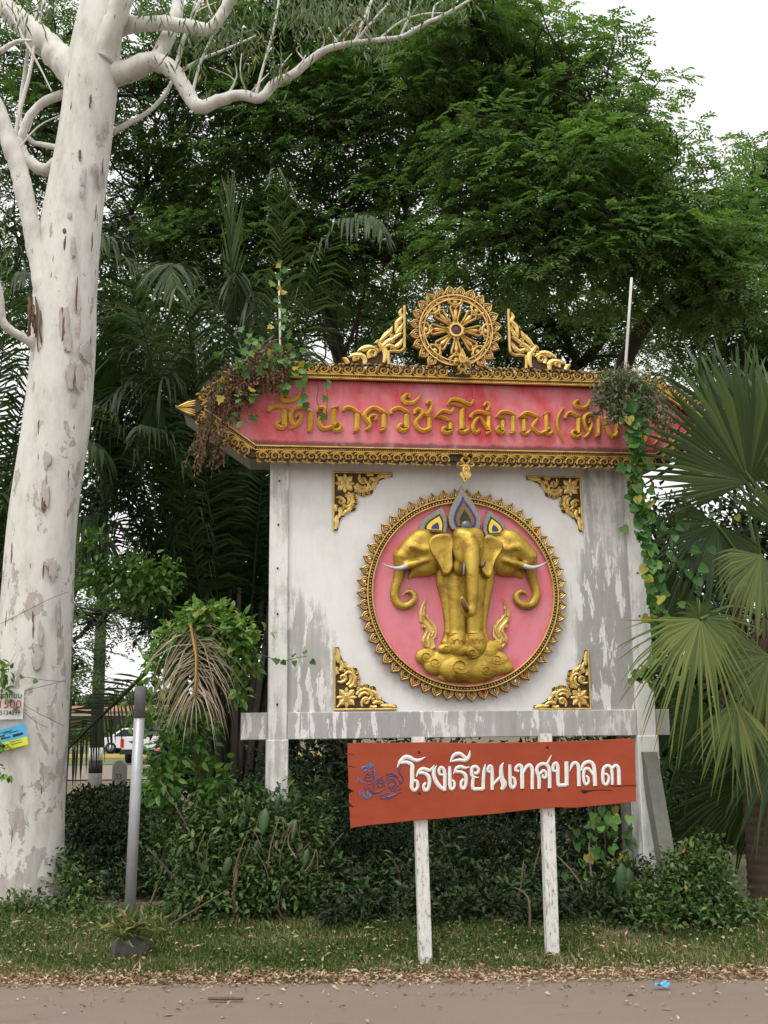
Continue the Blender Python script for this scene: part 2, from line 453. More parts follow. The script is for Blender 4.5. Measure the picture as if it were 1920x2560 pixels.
M['soffit'] = simple('soffit_grey', (0.30, 0.29, 0.26), 0.85, 0.35, 6, bmp=0.3)
M['hole'] = simple('hole_dark', (0.012, 0.011, 0.010), 0.9, 0.1, 8)

def wood_paint(name, c1, c2, grain=(3, 3, 40)):
    m, nt, b = newmat(name)
    v = mapping(nt, grain); n = noise(nt, 3, 7, 0.7, v); n2 = noise(nt, 2.6, 7, 0.65, mapping(nt, (1, 1, 2)))
    c = mix(nt, n.outputs[0], c1, c2)
    c = mix(nt, ramp(nt, n2.outputs[0], [(0.42, (0, 0, 0)), (0.75, (0.6,) * 3)]).outputs[0], c, tuple(min(1, x * 1.2 + .015) for x in c2))
    nt.links.new(c, b.inputs['Base Color']); b.inputs['Roughness'].default_value = 0.55
    bump(nt, b, n.outputs[0], 0.2, 0.004)
    return m
M['board'] = wood_paint('orange_red_paint', (0.27, 0.034, 0.006), (0.35, 0.047, 0.009))
M['board_letter'] = wood_paint('white_lettering', (0.62, 0.61, 0.56), (0.80, 0.79, 0.75))
M['emblem'] = simple('emblem_blue', (0.035, 0.05, 0.15), 0.5, 0.3, 30)
M['emblem_light'] = simple('emblem_light_blue', (0.07, 0.15, 0.34), 0.5, 0.3, 30)
M['outline'] = simple('letter_outline', (0.16, 0.045, 0.10), 0.5, 0.2, 30)
def post_white():
    m, nt, b = newmat('flaking_white_paint')
    v = mapping(nt, (3, 3, 0.8)); n = noise(nt, 22, 7, 0.72, v)
    r = ramp(nt, n.outputs[0], [(0.36, (0.13, 0.12, 0.11)), (0.44, (0.62, 0.61, 0.57)), (0.7, (0.80, 0.79, 0.76))])
    nt.links.new(r.outputs[0], b.inputs['Base Color']); b.inputs['Roughness'].default_value = 0.7
    bump(nt, b, n.outputs[0], 0.3, 0.004); return m
M['post'] = post_white()
M['nail'] = simple('rusty_iron', (0.06, 0.03, 0.02), 0.6, 0.3, 40, 0.5)
M['crack'] = simple('dark_split', (0.02, 0.012, 0.01), 0.9, 0.1)

def bark_white():
    m, nt, b = newmat('eucalyptus_bark')
    v = mapping(nt)
    base = ramp(nt, noise(nt, 7, 9, 0.7, mapping(nt, (1, 1, 0.35))).outputs[0], [(0.3, (0.47, 0.45, 0.41)), (0.5, (0.64, 0.62, 0.575)), (0.7, (0.72, 0.70, 0.655))])
    # older grey-mauve bark left in ragged plates, commoner on the lower trunk
    sep = N_(nt, 'ShaderNodeSeparateXYZ'); nt.links.new(v, sep.inputs[0])
    hz = N_(nt, 'ShaderNodeMapRange'); hz.inputs['From Min'].default_value = 1.0; hz.inputs['From Max'].default_value = 6.5
    hz.inputs['To Min'].default_value = 0.035; hz.inputs['To Max'].default_value = -0.075; nt.links.new(sep.outputs[2], hz.inputs['Value'])
    pn = noise(nt, 4.2, 10, 0.66, mapping(nt, (1.25, 1.25, 0.65), loc=(2.3, 0, 4.1)), 0.5)
    pm = ramp(nt, math_(nt, 'ADD', pn.outputs[0], hz.outputs[0]), [(0.555, (0, 0, 0)), (0.567, (1, 1, 1))])
    pc = ramp(nt, noise(nt, 14, 5, 0.65, mapping(nt, (1, 1, 0.3))).outputs[0], [(0.3, (0.30, 0.235, 0.205)), (0.7, (0.50, 0.465, 0.44))])
    c = mix(nt, math_(nt, 'MULTIPLY', pm.outputs[0], 0.85), base.outputs[0], pc.outputs[0])
    rim = ramp(nt, math_(nt, 'ADD', pn.outputs[0], hz.outputs[0]), [(0.53, (0, 0, 0)), (0.553, (1, 1, 1)), (0.556, (0, 0, 0))])
    c = mix(nt, math_(nt, 'MULTIPLY', rim.outputs[0], 0.5), c, (0.78, 0.76, 0.70))
    # narrow dark slits
    sl = ramp(nt, noise(nt, 6.0, 3, 0.5, mapping(nt, (3.2, 3.2, 0.42), loc=(5, 5, 1))).outputs[0], [(0.70, (0, 0, 0)), (0.715, (1, 1, 1))])
    c = mix(nt, sl.outputs[0], c, (0.14, 0.09, 0.06))
    sp = ramp(nt, noise(nt, 34, 4, 0.6, v).outputs[0], [(0.70, (0, 0, 0)), (0.74, (1, 1, 1))])
    c = mix(nt, math_(nt, 'MULTIPLY', sp.outputs[0], 0.6), c, (0.22, 0.13, 0.08))
    st = ramp(nt, noise(nt, 3.2, 5, 0.6, mapping(nt, (2.2, 2.2, 0.3), loc=(9, 3, 2))).outputs[0], [(0.6, (0, 0, 0)), (0.74, (0.5,) * 3)])
    c = mix(nt, st.outputs[0], c, (0.34, 0.27, 0.22))
    nt.links.new(c, b.inputs['Base Color']); b.inputs['Roughness'].default_value = 0.75
    h = math_(nt, 'ADD', math_(nt, 'MULTIPLY', pm.outputs[0], -0.9), math_(nt, 'ADD', math_(nt, 'MULTIPLY', sl.outputs[0], -1.0), noise(nt, 20, 5, 0.6, mapping(nt, (1, 1, 0.4))).outputs[0]))
    bump(nt, b, h, 0.5, 0.012)
    return m
M['bark_white'] = bark_white()
M['bark_dark'] = simple('dark_bark', (0.050, 0.042, 0.034), 0.9, 0.4, 5, bmp=0.5)
M['bark_plate'] = simple('old_bark_plate', (0.40, 0.365, 0.345), 0.85, 0.35, 16, bmp=0.5)
M['bark_brown'] = simple('brown_bark', (0.15, 0.085, 0.055), 0.85, 0.4, 12, bmp=0.5)
M['palm_trunk'] = simple('palm_trunk', (0.085, 0.060, 0.042), 0.9, 0.35, 20, bmp=0.5)
M['twig'] = simple('twig_brown', (0.14, 0.10, 0.065), 0.85, 0.3, 20)
M['stem_green'] = simple('green_stem', (0.07, 0.11, 0.03), 0.6, 0.3, 20)
M['rachis_yellow'] = simple('dry_rachis', (0.42, 0.24, 0.045), 0.6, 0.2, 20)

M['rain_leaf'] = leafmat('rain_tree_leaf', [(0, (0.058, 0.108, 0.034)), (0.6, (0.120, 0.205, 0.062)), (1, (0.180, 0.280, 0.088))], 0.42, 0.42, 0.4)
M['euc_leaf'] = leafmat('gum_leaf', [(0, (0.07, 0.11, 0.05)), (0.8, (0.14, 0.20, 0.09)), (0.93, (0.16, 0.20, 0.08)), (1, (0.45, 0.24, 0.04))], 0.3, 0.45)
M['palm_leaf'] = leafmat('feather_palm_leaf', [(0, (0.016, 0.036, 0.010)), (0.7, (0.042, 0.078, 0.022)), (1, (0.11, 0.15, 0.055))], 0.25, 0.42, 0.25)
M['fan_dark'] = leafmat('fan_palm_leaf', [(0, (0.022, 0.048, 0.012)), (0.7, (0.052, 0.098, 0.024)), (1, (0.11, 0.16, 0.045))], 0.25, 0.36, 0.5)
M['fan_pale'] = leafmat('fan_palm_ageing_leaf', [(0, (0.045, 0.080, 0.016)), (0.55, (0.125, 0.165, 0.034)), (0.85, (0.25, 0.26, 0.055)), (0.95, (0.36, 0.29, 0.10)), (1, (0.30, 0.19, 0.10))], 0.25, 0.4, 0.45)
M['dead_frond'] = leafmat('dead_frond', [(0, (0.20, 0.145, 0.095)), (0.6, (0.34, 0.27, 0.19)), (1, (0.50, 0.43, 0.33))], 0.15, 0.7)
M['dead_leaf'] = leafmat('dead_vine_leaf', [(0, (0.075, 0.040, 0.020)), (0.6, (0.17, 0.10, 0.055)), (1, (0.30, 0.21, 0.13))], 0.15, 0.75)
M['shrub_leaf'] = leafmat('shrub_leaf', [(0, (0.026, 0.055, 0.014)), (0.6, (0.070, 0.130, 0.030)), (0.88, (0.14, 0.22, 0.055)), (0.95, (0.17, 0.19, 0.06)), (1, (0.30, 0.18, 0.08))], 0.28, 0.45)
M['dark_leaf'] = leafmat('shade_dark_leaf', [(0, (0.010, 0.022, 0.006)), (0.7, (0.026, 0.052, 0.013)), (1, (0.055, 0.095, 0.024))], 0.2, 0.5)  # leaf colour darkened to carry the deep shade under the sign
M['bright_leaf'] = leafmat('bright_vine_leaf', [(0, (0.055, 0.135, 0.022)), (0.6, (0.130, 0.25, 0.045)), (0.92, (0.21, 0.34, 0.075)), (1, (0.42, 0.34, 0.04))], 0.35, 0.4)
M['ivy_leaf'] = leafmat('ivy_leaf', [(0, (0.045, 0.125, 0.025)), (0.6, (0.085, 0.205, 0.040)), (0.88, (0.14, 0.27, 0.06)), (1, (0.45, 0.33, 0.05))], 0.3, 0.42)
M['grey_leaf'] = leafmat('small_grey_green_leaf', [(0, (0.060, 0.095, 0.045)), (0.7, (0.135, 0.190, 0.095)), (1, (0.28, 0.32, 0.22))], 0.25, 0.4)
M['grass'] = leafmat('grass_blade', [(0, (0.075, 0.130, 0.030)), (0.5, (0.145, 0.220, 0.058)), (0.78, (0.26, 0.285, 0.11)), (1, (0.46, 0.37, 0.23))], 0.3, 0.5)
M['litter'] = leafmat('dry_leaf', [(0, (0.20, 0.10, 0.06)), (0.5, (0.42, 0.27, 0.175)), (0.85, (0.58, 0.45, 0.33)), (1, (0.42, 0.40, 0.20))], 0.12, 0.7)
M['cactus'] = simple('cactus_skin', (0.038, 0.080, 0.026), 0.5, 0.4, 14, bmp=0.3)

def asphalt():
    m, nt, b = newmat('asphalt')
    v = mapping(nt); g = noise(nt, 90, 6, 0.75, v); l = noise(nt, 0.9, 6, 0.6, v, 0.3)
    c = mix(nt, g.outputs[0], (0.110, 0.083, 0.066), (0.270, 0.212, 0.172))
    c = mix(nt, ramp(nt, l.outputs[0], [(0.35, (0, 0, 0)), (0.7, (0.55,) * 3)]).outputs[0], c, (0.225, 0.172, 0.136))
    st = ramp(nt, noise(nt, 3.5, 7, 0.7, mapping(nt, (0.35, 1.6, 1))).outputs[0], [(0.56, (0, 0, 0)), (0.72, (0.6,) * 3)])
    c = mix(nt, st.outputs[0], c, (0.115, 0.088, 0.070))
    gr = ramp(nt, noise(nt, 160, 2, 0.5, v).outputs[0], [(0.68, (0, 0, 0)), (0.72, (1, 1, 1))])
    c = mix(nt, math_(nt, 'MULTIPLY', gr.outputs[0], 0.6), c, (0.36, 0.31, 0.26))
    nt.links.new(c, b.inputs['Base Color']); b.inputs['Roughness'].default_value = 0.85
    bump(nt, b, g.outputs[0], 0.5, 0.006); return m
M['asphalt'] = asphalt()
def soil():
    m, nt, b = newmat('soil_and_moss')
    v = mapping(nt); g = noise(nt, 14, 7, 0.7, v); l = noise(nt, 1.3, 6, 0.6, v)
    c = mix(nt, g.outputs[0], (0.085, 0.060, 0.038), (0.23, 0.165, 0.105))
    c = mix(nt, ramp(nt, l.outputs[0], [(0.4, (0, 0, 0)), (0.65, (0.75,) * 3)]).outputs[0], c, (0.045, 0.070, 0.018))
    nt.links.new(c, b.inputs['Base Color']); b.inputs['Roughness'].default_value = 0.95
    bump(nt, b, g.outputs[0], 0.8, 0.02); return m
M['soil'] = soil()
M['galv'] = simple('galvanised_steel', (0.36, 0.37, 0.39), 0.45, 0.18, 12, 0.45)
M['galv_dark'] = simple('weathered_steel', (0.17, 0.165, 0.165), 0.7, 0.3, 18, 0.2)
M['concrete_dark'] = simple('mossy_concrete', (0.11, 0.105, 0.10), 0.9, 0.45, 9, bmp=0.5)
M['paper'] = simple('white_paper', (0.74, 0.74, 0.72), 0.8, 0.05, 10, bmp=0)
M['ink'] = simple('black_ink', (0.025, 0.025, 0.028), 0.7, 0.1, bmp=0)
M['ink_red'] = simple('red_ink', (0.55, 0.03, 0.05), 0.7, 0.1, bmp=0)
M['cyan'] = simple('cyan_print', (0.08, 0.42, 0.70), 0.6, 0.15, 10, bmp=0)
M['yellow'] = simple('yellow_print', (0.68, 0.70, 0.06), 0.6, 0.1, 10, bmp=0)
M['blue_plastic'] = simple('blue_plastic', (0.05, 0.36, 0.70), 0.3, 0.2, 30, bmp=0.3)
M['rod'] = simple('white_rod', (0.55, 0.54, 0.50), 0.5, 0.15, 20)
M['car_white'] = simple('car_white', (0.72, 0.73, 0.74), 0.25, 0.04, 3, bmp=0)
M['car_glass'] = simple('car_glass', (0.02, 0.025, 0.03), 0.08, 0.1, 3, bmp=0, spec=0.6)
M['rubber'] = simple('rubber', (0.02, 0.02, 0.02), 0.8, 0.1)
M['cream'] = simple('cream_wall', (0.62, 0.52, 0.28), 0.8, 0.12, 2)
M['orange_roof'] = simple('orange_roof', (0.30, 0.12, 0.06), 0.7, 0.2, 3)
M['fascia'] = simple('white_fascia', (0.72, 0.72, 0.70), 0.7, 0.05)
M['pole'] = simple('pole_concrete', (0.075, 0.070, 0.065), 0.85, 0.3, 6)
M['kmstone'] = simple('milestone_concrete', (0.17, 0.165, 0.15), 0.85, 0.35, 8)
mr, _nt, _b = newmat('tail_lamp'); _b.inputs['Base Color'].default_value = (0.5, 0.01, 0.01, 1)
_b.inputs['Emission Color'].default_value = (1, 0.06, 0.03, 1); _b.inputs['Emission Strength'].default_value = 2.0; M['tail'] = mr
def far_hill():
    m, nt, b = newmat('wooded_hill')
    v = mapping(nt); n = noise(nt, 0.6, 7, 0.7, v)
    r = ramp(nt, n.outputs[0], [(0.35, (0.02, 0.05, 0.018)), (0.65, (0.075, 0.14, 0.045))])
    nt.links.new(r.outputs[0], b.inputs['Base Color']); b.inputs['Roughness'].default_value = 0.9
    bump(nt, b, n.outputs[0], 1.0, 0.8); return m
M['hill'] = far_hill()
M['verge'] = simple('far_verge', (0.10, 0.13, 0.04), 0.9, 0.4, 1.5)
M['yellow_kerb'] = simple('yellow_kerb', (0.60, 0.46, 0.12), 0.8, 0.1)
# ------------------------------------------------------------------ ground and roads
def build_ground():
    xs = np.concatenate([[-900, -300, -120, -60, -30, -16], np.linspace(-10, 10, 61), [16, 30, 60, 120, 300, 900]])
    ys = np.concatenate([[-300, -60, -20, -5, 3], np.linspace(6, 16, 61), [18, 20, 23, 26, 30, 40, 60, 90, 140, 250, 600, 1800]])
    rng = np.random.default_rng(3)
    V = []; F = []
    for j, y in enumerate(ys):
        for i, x in enumerate(xs):
            z = gz(x, y) - 0.012
            if 7.3 < y < 16 and abs(x) < 10: z += rng.normal() * 0.012
            if y < 7.2: z = -0.03
            V.append((x, y, z))
    nx = len(xs)
    for j in range(len(ys) - 1):
        for i in range(nx - 1):
            F.append((j * nx + i, j * nx + i + 1, (j + 1) * nx + i + 1, (j + 1) * nx + i))
    me = bpy.data.meshes.new('ground'); me.from_pydata(V, [], F); me.materials.append(M['soil'])
    me.polygons.foreach_set('use_smooth', [True] * len(F)); me.update()
    tag(link('ground', me), kind='structure')
    # near road with an uneven edge
    V = []; F = []; n = 241
    for i in range(n):
        x = -120 + i
        for k, y in enumerate((-40.0, 3.0, 6.9)):
            V.append((x, y, 0.0))
    rr = random.Random(4)
    xs = [-120, -40, -15] + [-8 + i * 0.1 for i in range(161)] + [15, 40, 120]
    V = []; F = []
    for x in xs:
        e = 7.24 + 0.05 * math.sin(x * 1.7) + 0.03 * math.sin(x * 5.1 + 1) + rr.uniform(-.02, .02)
        V += [(x, -40, 0.0), (x, 4, 0.0), (x, 6.7, 0.0), (x, e, 0.0), (x, e + 0.03, -0.03)]
    for i in range(len(xs) - 1):
        for k in range(4): F.append((i * 5 + k, (i + 1) * 5 + k, (i + 1) * 5 + k + 1, i * 5 + k + 1))
    me = bpy.data.meshes.new('road'); me.from_pydata(V, [], F); me.materials.append(M['asphalt']); me.update()
    tag(link('road', me), kind='structure')
    # side road seen through the gap on the left
    m = MB(); m.add([(-60, 30, 0.02), (60, 36, 0.02), (60, 47, 0.02), (-60, 42, 0.02)], [(0, 1, 2, 3)])
    tag(m.build('side_road', M['asphalt']), kind='structure')
    m = MB(); m.add([(-60, 42.3, 0.03), (60, 47.3, 0.03), (60, 54, 0.06), (-60, 49, 0.06)], [(0, 1, 2, 3)])
    tag(m.build('far_verge', M['verge']), kind='structure')
    m = MB(); m.box(-60, 60, 54.2, 54.5, 0, 0.18)
    tag(m.build('yellow_kerb', M['yellow_kerb']), kind='structure')
    # low wooded hill
    V = []; F = []; rng = np.random.default_rng(8); nx, ny = 120, 30
    for j in range(ny):
        for i in range(nx):
            x = -140 + 280 * i / (nx - 1); y = 130 + 80 * j / (ny - 1)
            h = 6.2 * (1 - ((j / (ny - 1)) * 2 - 1) ** 2) ** .6 * (0.85 + 0.15 * math.sin(x * .06 + 2)) + rng.normal() * .35 * (j > 0)
            V.append((x, y + rng.normal() * .5, h - 0.3))
    for j in range(ny - 1):
        for i in range(nx - 1): F.append((j * nx + i, j * nx + i + 1, (j + 1) * nx + i + 1, (j + 1) * nx + i))
    me = bpy.data.meshes.new('hill'); me.from_pydata(V, [], F); me.materials.append(M['hill']); me.update()
    tag(link('hill', me), kind='structure')
build_ground()

# ------------------------------------------------------------------ the wall plane of the big sign
WA = R(7.0)
WU = Vector((math.cos(WA), math.sin(WA), 0)); WN = Vector((math.sin(WA), -math.cos(WA), 0))
_o = at(1130, 1500, 9.2)
WO = Vector((_o.x, _o.y, gz(0, 9.2)))
def pl(px, py, O, d=0.0):
    dr = ray(px, py); P0 = O + WN * d
    t = (P0 - CAM).dot(WN) / dr.dot(WN); q = CAM + dr * t - O
    return (q.dot(WU), q.z)
def wl(px, py, d=0.0): return pl(px, py, WO, d)

sign = empty('temple_sign', WO, WA, 'big white temple sign wall with red name header and gold borders', 'sign')

def build_sign():
    rr = random.Random(11)
    xL0, zt = wl(676, 1165); xL1, _ = wl(722, 1165)
    xR0, _ = wl(1559, 1215); xR1, _ = wl(1600, 1300)
    z_beam_t = wl(960, 1779)[1]; z_beam_b = wl(960, 1846)[1]
    z_top = wl(1130, 1100)[1]
    xR1 = xR0 + (xL1 - xL0) * 1.05
    # white panel, pillars, cross beam, legs
    m = MB(); m.box(xL1 - .02, xR0 + .02, 0.0, 0.14, z_beam_t - .02, z_top); p = m.build('wall_panel', M['wall'], sign)
    for (a, b) in ((xL0, xL1), (xR0, xR1)):
        m = MB(); m.cbox(a, b, -0.035, 0.16, z_beam_b - 0.25, z_top, 0.006); m.build('pillar', M['pillar'], sign)
        m = MB(); w = 0.012; m.cbox(a - w, b + w, -0.045, 0.20, -0.3, z_beam_b - 0.0, 0.008); m.build('leg', M['pillar'], sign)
    xb0 = wl(602, 1800)[0]; xb1 = wl(1672, 1800)[0]
    m = MB(); m.cbox(xL1 + .002, xR0 - .002, -0.028, 0.15, z_beam_b, z_beam_t, 0.006); m.build('beam', M['beam'], sign)
    m = MB(); m.cbox(xb0, xL0 - .002, -0.02, 0.12, z_beam_b, z_beam_t, 0.006); m.build('beam_stub', M['beam'], sign)
    m = MB(); m.cbox(xR1 + .002, xb1, -0.02, 0.12, z_beam_b, z_beam_t, 0.006); m.build('beam_stub', M['beam'], sign)
    # bolt holes in both pillars: short dark sockets
    hm = MB(); hm.tube([(0, 0.0, 0), (0, -0.008, 0)], [0.008, 0.0085], 8); hme = hm.mesh('bolt_hole', M['hole'])
    for px, py in ((698, 1203), (696, 1312), (694, 1421), (694, 1535), (693, 1761)):
        x, z = wl(px, py, .03); link('bolt_hole', hme, sign, (x, -0.034, z))
    for px, py in ((1586, 1329), (1593, 1433), (1598, 1540)):
        x, z = wl(px, py, .03); link('bolt_hole', hme, sign, (x, -0.034, z))
    # second thin post and the leaning brace at the far side
    m = MB(); x0, _ = wl(1560, 2050, -.3); x1, _ = wl(1585, 2050, -.3); m.box(x0, x1, 0.25, 0.37, -0.3, z_beam_b + .1); m.build('rear_post', M['strut'], sign)
    a = wl(1628, 1880, .12); b = wl(1676, 2200, .30)
    w = 0.060
    m = MB(); vs = []
    for (x, z), d in ((a, .10), (b, .34)):
        vs += [(x - w, -d, z), (x + w, -d, z), (x + w, -d + .13, z), (x - w, -d + .13, z)]
    k = 1.35; ext = [(vs[i + 4][0] + (vs[i + 4][0] - vs[i][0]) * (k - 1), vs[i + 4][1] + (vs[i + 4][1] - vs[i][1]) * (k - 1), vs[i + 4][2] + (vs[i + 4][2] - vs[i][2]) * (k - 1)) for i in range(4)]
    m.add(vs[:4] + ext, [(0, 1, 2, 3), (7, 6, 5, 4), (0, 4, 5, 1), (1, 5, 6, 2), (2, 6, 7, 3), (3, 7, 4, 0)])
    m.build('brace', M['strut'], sign)

    # ---------------- header
    HD = HD0 = 0.15
    TR = wl(1645, 933, .22); BR = wl(1658, 1167, .22); BL = wl(622, 1150, .22); LT = wl(441, 1022, .22)
    xc = (BL[0] + BR[0]) / 2; hb = (BR[0] - BL[0]) / 2; ht = TR[0] - xc; tip = xc - LT[0]
    zt_ = (TR[1] + wl(732, 910, .22)[1]) / 2; zb_ = (BR[1] + BL[1]) / 2; zm = (zt_ + zb_) / 2 + 0.01
    bw = 0.128
    def hexa(ix, iz, it):
        return [(xc - ht + ix, zt_ - iz), (xc + ht - ix, zt_ - iz), (xc + tip - it, zm), (xc + hb - ix, zb_ + iz), (xc - hb + ix, zb_ + iz), (xc - tip + it, zm)]
    outer = hexa(0, 0.028, 0.03); inner = hexa(0.062, bw, 0.235)
    head = MB(); head.plate(hexa(0.02, 0.05, 0.06), -0.28, HD)
    hb_o = head.build('header_board', M['header_red'], sign)
    sf = MB(); sf.plate(hexa(0.012, 0.04, 0.05), -0.33, 0.10); sf.build('header_casing', M['soffit'], sign)
    # scroll motif shared by all border pieces
    def scroll_mesh():
        m = MB(); pt, h = 0.110, 0.094
        vs = []; nn = 12
        for r_, d in ((1.0, 0.004), (0.80, 0.010), (0.0, 0.010)):
            for k in range(nn):
                t = 2 * math.pi * k / nn; vs.append((math.cos(t) * r_ * .47 * pt, -d, (.47 + math.sin(t) * r_ * .50) * h))
        fs = []
        for j in range(2):
            for k in range(nn): fs.append((j * nn + k, j * nn + (k + 1) % nn, (j + 1) * nn + (k + 1) % nn, (j + 1) * nn + k))
        m.add(vs, fs, 1, True)
        sp = []
        for i in range(13):
            t = i / 12; a = 2.6 + t * 8.6; r_ = .38 * (1 - t * .86)
            sp.append((math.cos(a) * r_ * pt, (.47 + math.sin(a) * r_ * 1.08) * h, (.165 - .085 * t) * pt))
        m.ridge(sp, 0.008, 0.008, 0.012, sub=1)
        m.ridge([(-.46 * pt, .10 * h, .02 * pt), (-.25 * pt, .02 * h, .13 * pt), (.12 * pt, .02 * h, .13 * pt), (.40 * pt, .14 * h, .12 * pt), (.55 * pt, .34 * h, .02 * pt)], 0, 0.014, 0.010, sub=1)
        m.ridge([(-.50 * pt, .98 * h, .02 * pt), (-.36 * pt, 1.02 * h, .10 * pt), (-.20 * pt, .93 * h, .12 * pt), (-.26 * pt, .80 * h, .08 * pt)], 0, 0.016, 0.010, sub=1)
        m.ridge([(.02 * pt, .99 * h, .03 * pt), (.22 * pt, 1.06 * h, .13 * pt), (.40 * pt, .94 * h, .13 * pt), (.36 * pt, .76 * h, .09 * pt), (.25 * pt, .80 * h, .04 * pt)], 0, 0.016, 0.010, sub=1)
        m.ridge([(.38 * pt, .62 * h, .03 * pt), (.48 * pt, .50 * h, .10 * pt), (.44 * pt, .36 * h, .06 * pt)], 0, 0.012, 0.008, sub=1)
        return m.mesh('scroll', [M['gold'], M['recess']])
    sme = scroll_mesh()
    tilt = random.Random(5)
    names = ['border_top', 'border', 'border', 'border', 'border', 'border']
    for i in range(6):
        A, B = Vector(outer[i]), Vector(outer[(i + 1) % 6]); a, b = Vector(inner[i]), Vector(inner[(i + 1) % 6])
        u = (B - A).normalized(); nin = Vector((u.y, -u.x))          # towards the panel
        m = MB()
        m.plate([tuple(A), tuple(B), tuple(b), tuple(a)], HD - 0.02, HD + 0.045, 0)
        # mouldings along the inner edge
        for off, w_, hgt in ((0.006, 0.012, 0.030), (0.040, 0.009, 0.024)):
            p = a - nin * off; q = b - nin * off
            p -= u * (off * .3); q += u * (off * .3)
            m.ridge([(p.x, p.y, w_), (q.x, q.y, w_)], HD + 0.045, hgt - .006, .010, 1, 1, 0.35)
        bo = m.build('border', [M['recess'], M['gold']], sign)
        # beads
        L = (b - a).length; nb = int(L / 0.0165); bm_ = MB()
        for k in range(nb):
            c = a.lerp(b, (k + .5) / nb) - nin * 0.0235
            r_ = 0.0068
            vs = [(c.x + r_ * math.cos(t), -(HD + .045), c.y + r_ * math.sin(t)) for t in [j * math.pi / 3 for j in range(6)]]
            vs += [(c.x + r_ * .6 * math.cos(t), -(HD + .057), c.y + r_ * .6 * math.sin(t)) for t in [j * math.pi / 3 for j in range(6)]]
            bm_.add(vs, [(j, (j + 1) % 6, 6 + (j + 1) % 6, 6 + j) for j in range(6)] + [tuple(range(6, 12))], 0, False)
        o = bm_.build('bead_row', M['gold'], bo); o['kind'] = 'stuff'
        # scrolls: mirrored about the middle, feet towards the panel
        base_a = a - nin * 0.046; base_b = b - nin * 0.046
        if i in (0, 3):
            Ls = (base_b - base_a).length; n = int(round((Ls - 0.16) / 0.106 / 2)) * 2
            pts = []
            for k in range(n):
                s_ = (k + .5) / n; side = -1 if s_ < .5 else 1
                half = (Ls - 0.17) / 2
                d_ = (0.085 + half * ((abs(s_ - .5)) / .5)) * side + Ls / 2
                pts.append((base_a + u * d_, -side))
        else:
            Ls = (base_b - base_a).length; n = max(2, int(round(Ls / 0.112)))
            sd = 1 if i in (1, 5) else 1
            pts = [(base_a + u * (Ls * (k + .5) / n), 1 if i in (1, 2) else -1) for k in range(n)]
        ang = math.atan2(u.y, u.x)
        for (c, mir) in pts:
            o = link('scroll', sme, bo, (c.x, -(HD + .046), c.y), (0, -ang, 0) if i != 99 else None, (-mir * tilt.uniform(.97, 1.03), 1, tilt.uniform(.96, 1.03)))
        # end lozenges
    for s in (-1, 1):
        m = MB(); cx = xc + s * (tip - 0.135)
        loz = [(cx + s * .150, zm), (cx + s * .02, zm + .080), (cx - s * .085, zm), (cx + s * .02, zm - .080)]
        m.plate(loz, HD + .04, HD + .062, 0)
        for f_, w_ in ((.86, .020), (.58, .018), (.30, .016)):       # nested chevrons running out to the point
            m.ridge([(cx - s * .02, zm + .074 * f_, w_ * .5), (cx + s * .05 * f_, zm + .050 * f_, w_), (cx + s * .146 * (f_ * .35 + .65), zm, w_ * .5), (cx + s * .05 * f_, zm - .050 * f_, w_), (cx - s * .02, zm - .074 * f_, w_ * .5)], HD + .062, .003, .007, 1, 1)
        m.build('end_lozenge', [M['recess'], M['gold']], sign)
    # centre bud on the top border
    def bud(cx, cz, s, up, name, parent, fwd):
        m = MB(); k = up; HD = HD0 + fwd
        drop = [(0, 1.0, .02), (-.10, .55, .20), (0, .15, .36), (0.0, -.10, .30)]
        m.plate([(cx + x * s, cz + z * s * k) for x, z in ((0, 1.05), (-.22, .55), (-.30, .2), (-.16, -.1), (.16, -.1), (.30, .2), (.22, .55))][::(1 if k > 0 else -1)], HD + .05, HD + .085, 0, 0.004)
        m.ridge([(cx, cz + .85 * s * k, .01 * s), (cx - .14 * s, cz + .4 * s * k, .07 * s), (cx - .10 * s, cz + .1 * s * k, .07 * s), (cx + .10 * s, cz + .1 * s * k, .07 * s), (cx + .14 * s, cz + .4 * s * k, .07 * s), (cx, cz + .85 * s * k, .01 * s)], HD + .085, .004, .008, 0, 2)
        m.ellipsoid((cx, -(HD + .088), cz + .3 * s * k), (.055 * s, .02, .11 * s), 8, 6)
        for sd in (-1, 1):
            m.ridge([(cx + sd * .10 * s, cz - .05 * s * k, .16 * s), (cx + sd * .42 * s, cz + .05 * s * k, .18 * s), (cx + sd * .62 * s, cz - .10 * s * k, .14 * s), (cx + sd * .50 * s, cz - .26 * s * k, .10 * s), (cx + sd * .36 * s, cz - .16 * s * k, .07 * s)], HD + .04, .034, .012, 0, 2)
            m.ridge([(cx + sd * .06 * s, cz - .15 * s * k, .12 * s), (cx + sd * .30 * s, cz - .42 * s * k, .18 * s), (cx + sd * .16 * s, cz - .66 * s * k, .14 * s), (cx + sd * .06 * s, cz - .52 * s * k, .08 * s)], HD + .04, .03, .012, 0, 2)
        m.ridge([(cx - .5 * s, cz - .95 * s * k, .05 * s), (cx - .2 * s, cz - .92 * s * k, .10 * s), (cx, cz - .70 * s * k, .16 * s), (cx + .2 * s, cz - .92 * s * k, .10 * s), (cx + .5 * s, cz - .95 * s * k, .05 * s)], HD + .05, .03, .012, 0, 2)
        return m.build(name, M['gold'], parent)
    bx, bz = wl(1153, 908, .22); bud(bx, bz - .005, 0.115, 1, 'centre_bud', sign, .055)
    px_, pz_ = wl(1164, 1172, .22)
    bud(px_, pz_ + .022, 0.115, -1, 'pendant', sign, .012)
    m = MB(); tipx, tipz = wl(1162, 1207, .22)
